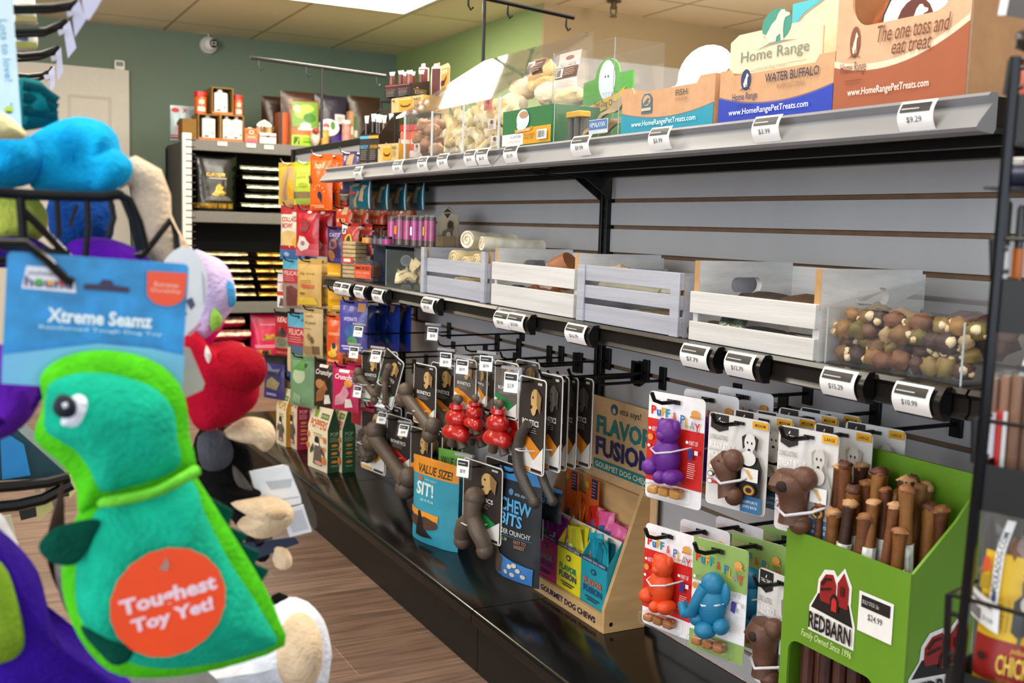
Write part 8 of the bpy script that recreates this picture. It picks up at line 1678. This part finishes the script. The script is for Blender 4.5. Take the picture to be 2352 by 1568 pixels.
plain_plush('plush_toy', 'deep purple plush toy at the left below the olive ball', [(-40, 560), (20, 540), (80, 548), (120, 572), (150, 590), (120, 620), (20, 615), (-40, 610)], .91, .025, '#2d1470')
# basket
BY = .845
bk_ = [('rim', [(-30, 440), (60, 447), (150, 450), (235, 452), (272, 446), (296, 458), (318, 510), (332, 570)], .0055), ('corner_bar', [(46, 446), (50, 490), (55, 560), (58, 600)], .0045), ('cross_bar', [(50, 480), (100, 530), (158, 590)], .0038), ('vertical_bar', [(200, 452), (203, 520), (196, 596)], .0032), ('vertical_bar', [(130, 450), (136, 545)], .0028), ('vertical_bar', [(160, 520), (176, 470)], .002), ('vertical_bar', [(252, 450), (262, 500), (248, 545)], .003), ('vertical_bar', [(284, 452), (304, 500), (322, 575)], .0045), ('low_bar', [(-30, 560), (60, 575), (160, 582)], .004)]
for nm, pts, r in bk_:
    rack_wire(pts, BY, r, nm, reach=(nm in ('rim', 'low_bar')))
rack_wire([(250, 600), (330, 585), (392, 505), (404, 540), (408, 580), (396, 610)], .88, .0035, 'hook_wire')

# ---- beige dangling plush limb
t, cx, cz = toy_at('plush_tail', 'long curved beige plush limb hanging from the hook by the basket', 'dog toy', [(265, 440), (400, 620)], .90)
b = MB(); path = [(262, 425), (275, 400), (305, 394), (335, 412), (350, 455), (356, 500), (372, 540), (392, 575), (385, 610)]; P = loc2(path, .90, cx, cz)
b.tube([(x, 0, z) for x, z in P], [.006, .010, .013, .0145, .0145, .013, .0135, .0155, .010], plush('#d9c2a8'), 14); b.build('limb', t, angle=80)
# ---- round white tag, lavender plush
t, cx, cz = plain_plush('plush_toy', 'lavender and white fluffy plush behind the round white tag', [(440, 580), (480, 585), (515, 605), (535, 650), (538, 690), (515, 730), (480, 770), (440, 790), (425, 700)], 1.0, .035, '#c9b4dc', amp=.004)
b = MB(); b.puff(loc2(smooth([(505, 640), (520, 650), (524, 690), (510, 700), (500, 670)], 2), 1.0, cx, cz), .006, plush('#4a9fd0'), y=-.030, k=3, back=False); b.build('blue_patch', t, angle=75)
b = MB(); b.puff(loc2(smooth([(475, 700), (492, 720), (488, 745), (468, 752), (465, 720)], 2), 1.0, cx, cz), .006, plush('#8ab84a'), y=-.033, k=3, back=False); b.build('green_patch', t, angle=75)
b = MB(); b.puff(loc2(smooth([(430, 770), (480, 745), (520, 735), (500, 770), (470, 810), (430, 820)], 2), 1.0, cx, cz), .028, plush('#d41a68'), y=.01, k=5); b.build('pink_lower', t, angle=75)
t, cx, cz = toy_at('hang_tag', 'large oval white cardboard tag with a printed face', 'tag', [(350, 560), (475, 780)], .83)
ov = [(415+60*math.cos(a)-10*math.sin(a), 672+105*math.sin(a)) for a in [2*PI*k/32 for k in range(32)]]
P = loc2(ov, .83, cx, cz); b = MB(); b.prism(P, -.0008, .0008, card('#ececf0'))
for pts, c in (([(425, 690), (440, 682), (448, 700), (438, 712)], '#4a4a66'), ([(418, 720), (428, 716), (430, 722), (420, 727)], '#7a7a92'), ([(430, 765), (460, 740), (464, 746), (434, 772)], '#c98a94'), ([(462, 620), (470, 640), (473, 690), (466, 700)], '#b9bcc8')):
    p = loc2(pts, .83, cx, cz); b.add([(x, -.0012, z) for x, z in p], [tuple(range(len(p)))], ink(c))
b.build('paper_tag', t)
# ---- red plush with grey tag
t, cx, cz = plain_plush('plush_bird', 'fluffy crimson red plush behind the dinosaur', [(425, 770), (450, 760), (470, 790), (510, 785), (550, 785), (580, 820), (592, 870), (585, 920), (550, 955), (500, 980), (455, 985), (430, 940), (415, 860)], .98, .05, '#a80a26', amp=.006)
b = MB(); b.puff(loc2(smooth([(470, 830), (490, 795), (530, 783), (575, 800), (588, 845), (560, 880), (505, 885), (472, 865)], 3), .98, cx, cz), .03, plush('#96081c'), y=-.035, k=6, amp=.004); b.build('wing', t, angle=80)
b = MB(); b.puff(loc2(smooth([(450, 780), (460, 800), (455, 820), (446, 802)], 2), .98, cx, cz), .006, plush('#e6dcd6'), y=-.045, k=3, back=False); b.build('pale_spot', t, angle=80)
t, cx, cz = toy_at('hang_tag', 'plain grey card tag over the red plush', 'tag', [(405, 800), (470, 915)], .80)
P = loc2([(418, 795), (436, 800), (470, 880), (465, 895), (410, 920)], .80, cx, cz); b = MB(); b.prism(P, -.0008, .0008, card('#b8aea4')); b.build('paper_tag', t)
# ---- black monkey
MY = 1.02; BLK, BEI = plush('#0e0c0d'), plush('#d9bf9f')
mp = [(460, 985), (510, 990), (560, 1010), (578, 1050), (572, 1100), (600, 1150), (622, 1210), (615, 1280), (585, 1285), (560, 1230), (520, 1180), (470, 1140), (440, 1060)]
t, cx, cz = plain_plush('plush_monkey', 'black plush monkey with beige hands behind the dinosaur', mp, MY, .035, '#0e0c0d', amp=.006)
for nm, pts, yy, th, m in (('hand', [(495, 985), (520, 962), (555, 945), (600, 955), (615, 985), (605, 1010), (585, 1022), (560, 1005), (530, 1000)], -.03, .02, BEI), ('arm', [(470, 1100), (530, 1095), (580, 1110), (570, 1125), (520, 1135), (470, 1130)], -.03, .016, BLK), ('hand', [(505, 1130), (560, 1118), (610, 1118), (642, 1140), (640, 1170), (600, 1200), (555, 1205), (520, 1180), (545, 1160)], -.045, .022, BEI), ('fold', [(570, 1140), (605, 1132), (618, 1145), (590, 1155)], -.066, .004, plush('#b89c7c')), ('foot', [(612, 1240), (640, 1240), (656, 1265), (650, 1288), (620, 1288)], -.02, .016, BEI), ('fur_tuft', [(440, 990), (490, 975), (520, 1020), (500, 1060), (450, 1060)], -.03, .014, plush('#4a4a52')), ('vest_edge', [(515, 1050), (540, 1075), (562, 1110), (545, 1118), (520, 1085)], -.035, .006, plush('#57524e'))):
    b = MB(); b.puff(loc2(smooth(pts, 3), MY, cx, cz), th, m, y=yy, k=5, amp=.002); b.build(nm, t, angle=80)
# plastic tag with bar code
t, cx, cz = toy_at('barcode_tag', 'clear plastic tag with white barcode labels beside the monkey', 'tag', [(565, 1068), (730, 1240)], .99)
def quad(b, px4, m, y0, y1):
    P = loc2(px4, .99, cx, cz); b.prism(P, y0, y1, m)
b = MB(); quad(b, [(588, 1250), (728, 1212), (726, 1180), (672, 1068), (655, 1066), (560, 1085)], BLISTER, .001, .003); b.build('plastic_sleeve', t)
b = MB(); quad(b, [(600, 1175), (692, 1155), (690, 1140), (662, 1070), (650, 1067), (572, 1082)], card('#edf0f6'), -.001, .0005)
P = loc2([(610, 1105), (672, 1098), (668, 1118), (622, 1124)], .99, cx, cz)
for k in range(12):
    u0, u1 = k/12, k/12+.045; L_ = lambda u, a, c: (P[a][0]+(P[c][0]-P[a][0])*u, -.0014, P[a][1]+(P[c][1]-P[a][1])*u)
    b.add([L_(u0, 3, 2), L_(u1, 3, 2), L_(u1, 0, 1), L_(u0, 0, 1)], [(0, 1, 2, 3)], ink('#a9adb8'))
P2 = loc2([(625, 1148), (688, 1138), (688, 1141), (626, 1151)], .99, cx, cz); b.add([(x, -.0014, z) for x, z in P2], [(0, 1, 2, 3)], ink('#b9bcc6')); b.build('barcode_label', t)
b = MB(); quad(b, [(665, 1232), (716, 1220), (696, 1158), (643, 1172)], card('#e9ecf4'), -.001, .0005); quad(b, [(672, 1222), (708, 1213), (692, 1168), (654, 1178)], ink('#c6c8d4'), -.0016, -.0011); b.build('small_label', t)
b = MB(); quad(b, [(560, 1250), (680, 1235), (690, 1250), (580, 1290)], mat('navy_card', '#1b2744', rough=.5), .004, .006); b.build('dark_backing', t)
# ---- white plush and monkey foot at the bottom
t, cx, cz = plain_plush('plush_toy', 'white fluffy plush with a big beige foot at the bottom left', [(340, 1620), (350, 1545), (500, 1530), (620, 1400), (690, 1375), (735, 1410), (752, 1450), (755, 1520), (700, 1600)], .95, .045, '#dcdfea', amp=.007)
b = MB(); b.puff(loc2(smooth([(600, 1470), (640, 1400), (680, 1385), (710, 1420), (714, 1490), (690, 1540), (650, 1550), (610, 1525)], 3), .95, cx, cz), .03, BEI, y=-.03, k=6, amp=.003); b.build('foot', t, angle=80)
b = MB(); b.puff(loc2(smooth([(622, 1440), (634, 1378), (668, 1376), (680, 1430)], 2), .95, cx, cz), .012, BLK, y=.012, k=4); b.build('black_tuft', t, angle=80)
plain_plush('plush_toy', 'grey fluffy plush edge under the dinosaur', [(300, 1600), (310, 1545), (400, 1545), (480, 1545), (500, 1600)], .90, .03, '#6a6a70', amp=.007)
plain_plush('plush_toy', 'cream and dark grey plush behind the dinosaur belly', [(125, 1270), (150, 1250), (165, 1320), (195, 1420), (215, 1460), (190, 1460), (150, 1400), (130, 1340)], .80, .012, '#c2bda6')
plain_plush('plush_toy', 'dark brown furry plush side seen left of the dinosaur belly', [(105, 1260), (130, 1150), (145, 1110), (150, 1260), (160, 1380), (130, 1350)], .83, .015, '#33261e')
# ---- purple plush at the left edge
t, cx, cz = plain_plush('plush_monster', 'purple plush muzzle poking in at the left edge', [(-60, 800), (0, 792), (50, 802), (85, 835), (96, 880), (85, 930), (50, 975), (0, 1005), (-60, 1010)], .80, .05, '#5a1a9c')
b = MB(); P = loc2([(-30, 950), (30, 930), (70, 905), (92, 880)], .80, cx, cz); b.tube([(x, -.045+.01*k*.5, z) for k, (x, z) in enumerate(P)], .003, plush('#2d0d66'), 8); b.build('mouth_seam', t, angle=80)
t, cx, cz = plain_plush('plush_monster', 'deep purple plush body with a lime belly patch at the lower left', [(-60, 1190), (0, 1220), (45, 1260), (90, 1320), (112, 1400), (150, 1500), (290, 1560), (300, 1640), (-60, 1640)], .80, .04, '#2f0f86', amp=.004)
b = MB(); b.puff(loc2(smooth([(-60, 1260), (0, 1260), (35, 1340), (52, 1420), (40, 1460), (0, 1480), (-60, 1480)], 3), .80, cx, cz), .014, plush('#7d9c2c'), y=-.034, k=5, back=False); b.build('belly_patch', t, angle=80)
plain_plush('plush_toy', 'lime yellow plush tip between the purple body and dinosaur', [(98, 1440), (115, 1425), (140, 1470), (145, 1500), (130, 1505), (108, 1475)], .84, .012, '#a9b44a')
plain_plush('plush_toy', 'white plush edge at the left above the purple body', [(-60, 1180), (0, 1180), (20, 1210), (40, 1245), (42, 1258), (20, 1250), (-60, 1230)], .86, .015, '#dcd8e6')
# ---- standing banner card, teal plush, cream plush at the upper left
t, cx, cz = toy_at('hang_card', 'tall pale blue card reading Lots to love at the upper left', 'display card', [(-60, -60), (50, 310)], 0.93)
P = loc2([(-70, 290), (42, 315), (50, 300), (26, -40), (-70, -40)], 0.93, cx, cz); b = MB(); b.prism(P, -.001, .001, card('#d9eef6'))
vs, fs = text_geo('Lots to love!', .008, 0); p0 = loc2([(-3, 45)], 0.93, cx, cz)[0]; p1 = loc2([(11, 187)], 0.93, cx, cz)[0]; hgt = .0056
dx, dz_ = p1[0]-p0[0], p1[1]-p0[1]; ln = math.hypot(dx, dz_); ux, uz = dx/ln, dz_/ln; 
b.add([(p0[0]+ux*x*ln+(-uz)*y*hgt*1, -.0014, p0[1]+uz*x*ln+ux*y*hgt*1) for x, y in vs], fs, ink('#5aa6c8'))
for (ex, ey, rx, ry, c) in ((20, 252, 11, 9, '#c9d63a'), (20, 258, 8, 2.5, '#8aa02c'), (26, 240, 2, 4, '#5aa6c8'), (12, 276, 3, 4, '#a9d0e2'), (30, 282, 4, 5, '#a9d0e2')):
    q = loc2([(ex+rx*math.cos(a), ey+ry*math.sin(a)) for a in [2*PI*k/16 for k in range(16)]], 0.93, cx, cz); b.add([(x, -.0015, z) for x, z in q], [tuple(range(16))], ink(c))
b.build('paper_card', t)
t, cx, cz = plain_plush('plush_ball', 'dark teal striped plush dome behind the pale blue card', [(40, 190), (60, 180), (95, 190), (122, 225), (132, 265), (128, 285), (60, 300), (40, 290)], .98, .035, '#0c6a70')
for k in range(3):
    P = loc2([(48, 205+28*k), (85, 212+26*k), (125, 240+16*k)], .98, cx, cz); b = MB(); b.tube([(x, -.03, z) for x, z in P], .004, plush('#07474f'), 8); b.build('stripe', t, angle=80)
plain_plush('plush_toy', 'cream yellow plush corner under the pale blue card', [(-60, 262), (0, 258), (40, 285), (62, 315), (20, 320), (-60, 310)], .80, .02, '#e6dca4')
# ---- hooks with label plates and hanging bags in the upper left
LAV = mat('frosted_label_plate', '#c6c4de', rough=.35, var=.05)
for k, (hk, pl, Y, lb) in enumerate([([(40, 18), (120, 16), (165, 10), (178, 3)], [(165, 20), (182, 0), (196, 48), (172, 85)], .95, 'uppermost'), ([(45, 72), (105, 70), (140, 55), (152, 47)], [(145, 62), (160, 48), (175, 110), (156, 134)], 1.05, 'second'), ([(50, 128), (95, 124), (125, 114), (135, 108)], [(128, 122), (140, 108), (145, 165), (132, 186)], 1.15, 'third'), ([(65, 175), (95, 172), (115, 165), (122, 155)], [(112, 165), (125, 150), (126, 195), (115, 215)], 1.28, 'lowest')]):
    rack_wire(hk, Y, .0036, 'hook_wire'); rack_wire([(x-6, y+10) for x, y in hk], Y+.01, .0026, 'hook_wire')
    t, cx, cz = toy_at('label_plate', lb+' frosted label plate on the hooks at the upper left', 'label', pl, Y-.008)
    P = loc2(pl, Y-.008, cx, cz); b = MB(); b.prism(P, -.0012, .0012, LAV); b.build('plate', t)
    b = MB(); hx = pl[0]; q = loc2([(hx[0]-12, hx[1]+8), (hx[0]+2, hx[1]+6), (hx[0]+2, hx[1]+16), (hx[0]-8, hx[1]+20)], Y-.008, cx, cz); b.prism(q, -.004, .004, mat('clear_plastic_clip', '#b9b6c6', rough=.3)); b.build('clip', t)
t, cx, cz = toy_at('label_plate', 'big frosted label plate at the top left against the ceiling', 'label', [(180, 0), (240, 50)], .88)
P = loc2([(184, -30), (250, -30), (222, 20), (205, 46), (195, 44)], .88, cx, cz); b = MB(); b.prism(P, -.0012, .0012, LAV); b.build('plate', t)
for k, (px, c, cc, lb) in enumerate([([(30, -30), (78, -30), (82, 30), (88, 58), (60, 55), (30, 55)], '#dcd9d0', '#8a7a1a', 'upper white and olive treat bag hanging at the upper left'), ([(30, 66), (84, 70), (88, 95), (86, 108), (80, 118), (30, 118)], '#dcd9d0', '#8a8a20', 'lower white and olive treat bag hanging at the upper left')]):
    t, cx, cz = toy_at('hanging_bag', lb, 'treat bag', px, 1.08+.04*k); b = MB(); b.puff(loc2(px, 1.08+.04*k, cx, cz), .012, film(c), k=4, amp=.003); b.build('body', t, angle=75)
    y_ = 40 if k == 0 else 100; b = MB(); P = loc2([(34, y_), (80, y_+4), (84, y_+16), (34, y_+15)], 1.08+.04*k, cx, cz); b.prism(P, -.016, -.0125, film(cc)); b.build('olive_panel', t)
    if k: b = MB(); P = loc2([(36, 76), (62, 78), (62, 98), (36, 97)], 1.12, cx, cz); b.prism(P, -.016, -.0125, film('#14305c')); b.build('navy_panel', t)
# ---- the low shelf edge and tags seen between the toys on the left
t, cx, cz = toy_at('low_display_bin', 'dark teal and blue card bin low at the left edge', 'bin', [(0, 960), (150, 1100)], 1.25)
P = loc2([(-80, 940), (10, 960), (150, 1085), (150, 1096), (-80, 1108)], 1.25, cx, cz); b = MB(); b.prism(P, 0, .12, card('#0c3a44')); b.build('bin_side', t)
P = loc2([(0, 985), (55, 1020), (70, 1090), (5, 1100)], 1.25, cx, cz); b = MB(); b.prism(P, -.003, -.0005, card('#1f7fc0')); b.build('blue_panel', t)
rack_wire([(-40, 1122), (40, 1116), (110, 1108), (160, 1095)], 1.22, .008, 'lower_rail'); rack_wire([(-40, 1168), (40, 1160), (100, 1146), (165, 1112)], 1.22, .009, 'lower_rail')
for k, (pts, Y, c, lb) in enumerate([([(76, 1106), (92, 1103), (94, 1128), (80, 1132)], 1.3, '#c9c49a', 'small cream tag hanging on the lower rail'), ([(100, 1098), (122, 1096), (132, 1160), (110, 1165)], 1.3, '#8f8878', 'grey tag hanging on the lower rail'), ([(80, 1150), (118, 1146), (122, 1165), (88, 1196)], 1.26, '#c4c07a', 'pale yellow tag below the lower rail'), ([(155, 1095), (165, 1090), (178, 1125), (160, 1142)], 1.3, '#d9d690', 'pale yellow tag beside the dinosaur jaw'), ([(8, 1185), (25, 1182), (40, 1245), (30, 1250)], 1.3, '#d9d4b0', 'cream tag at the far left of the lower rail'), ([(40, 1160), (82, 1150), (84, 1185), (48, 1194)], 1.34, '#1d221c', 'dark clip hanging under the lower rail'), ([(128, 1098), (152, 1094), (160, 1138), (130, 1142)], 1.34, '#262c20', 'dark clip beside the pale yellow tag')]):
    t, cx, cz = toy_at('rail_tag', lb, 'tag', pts, Y); b = MB(); b.prism(loc2(pts, Y, cx, cz), -.002, .002, card(c)); b.build('plate', t)
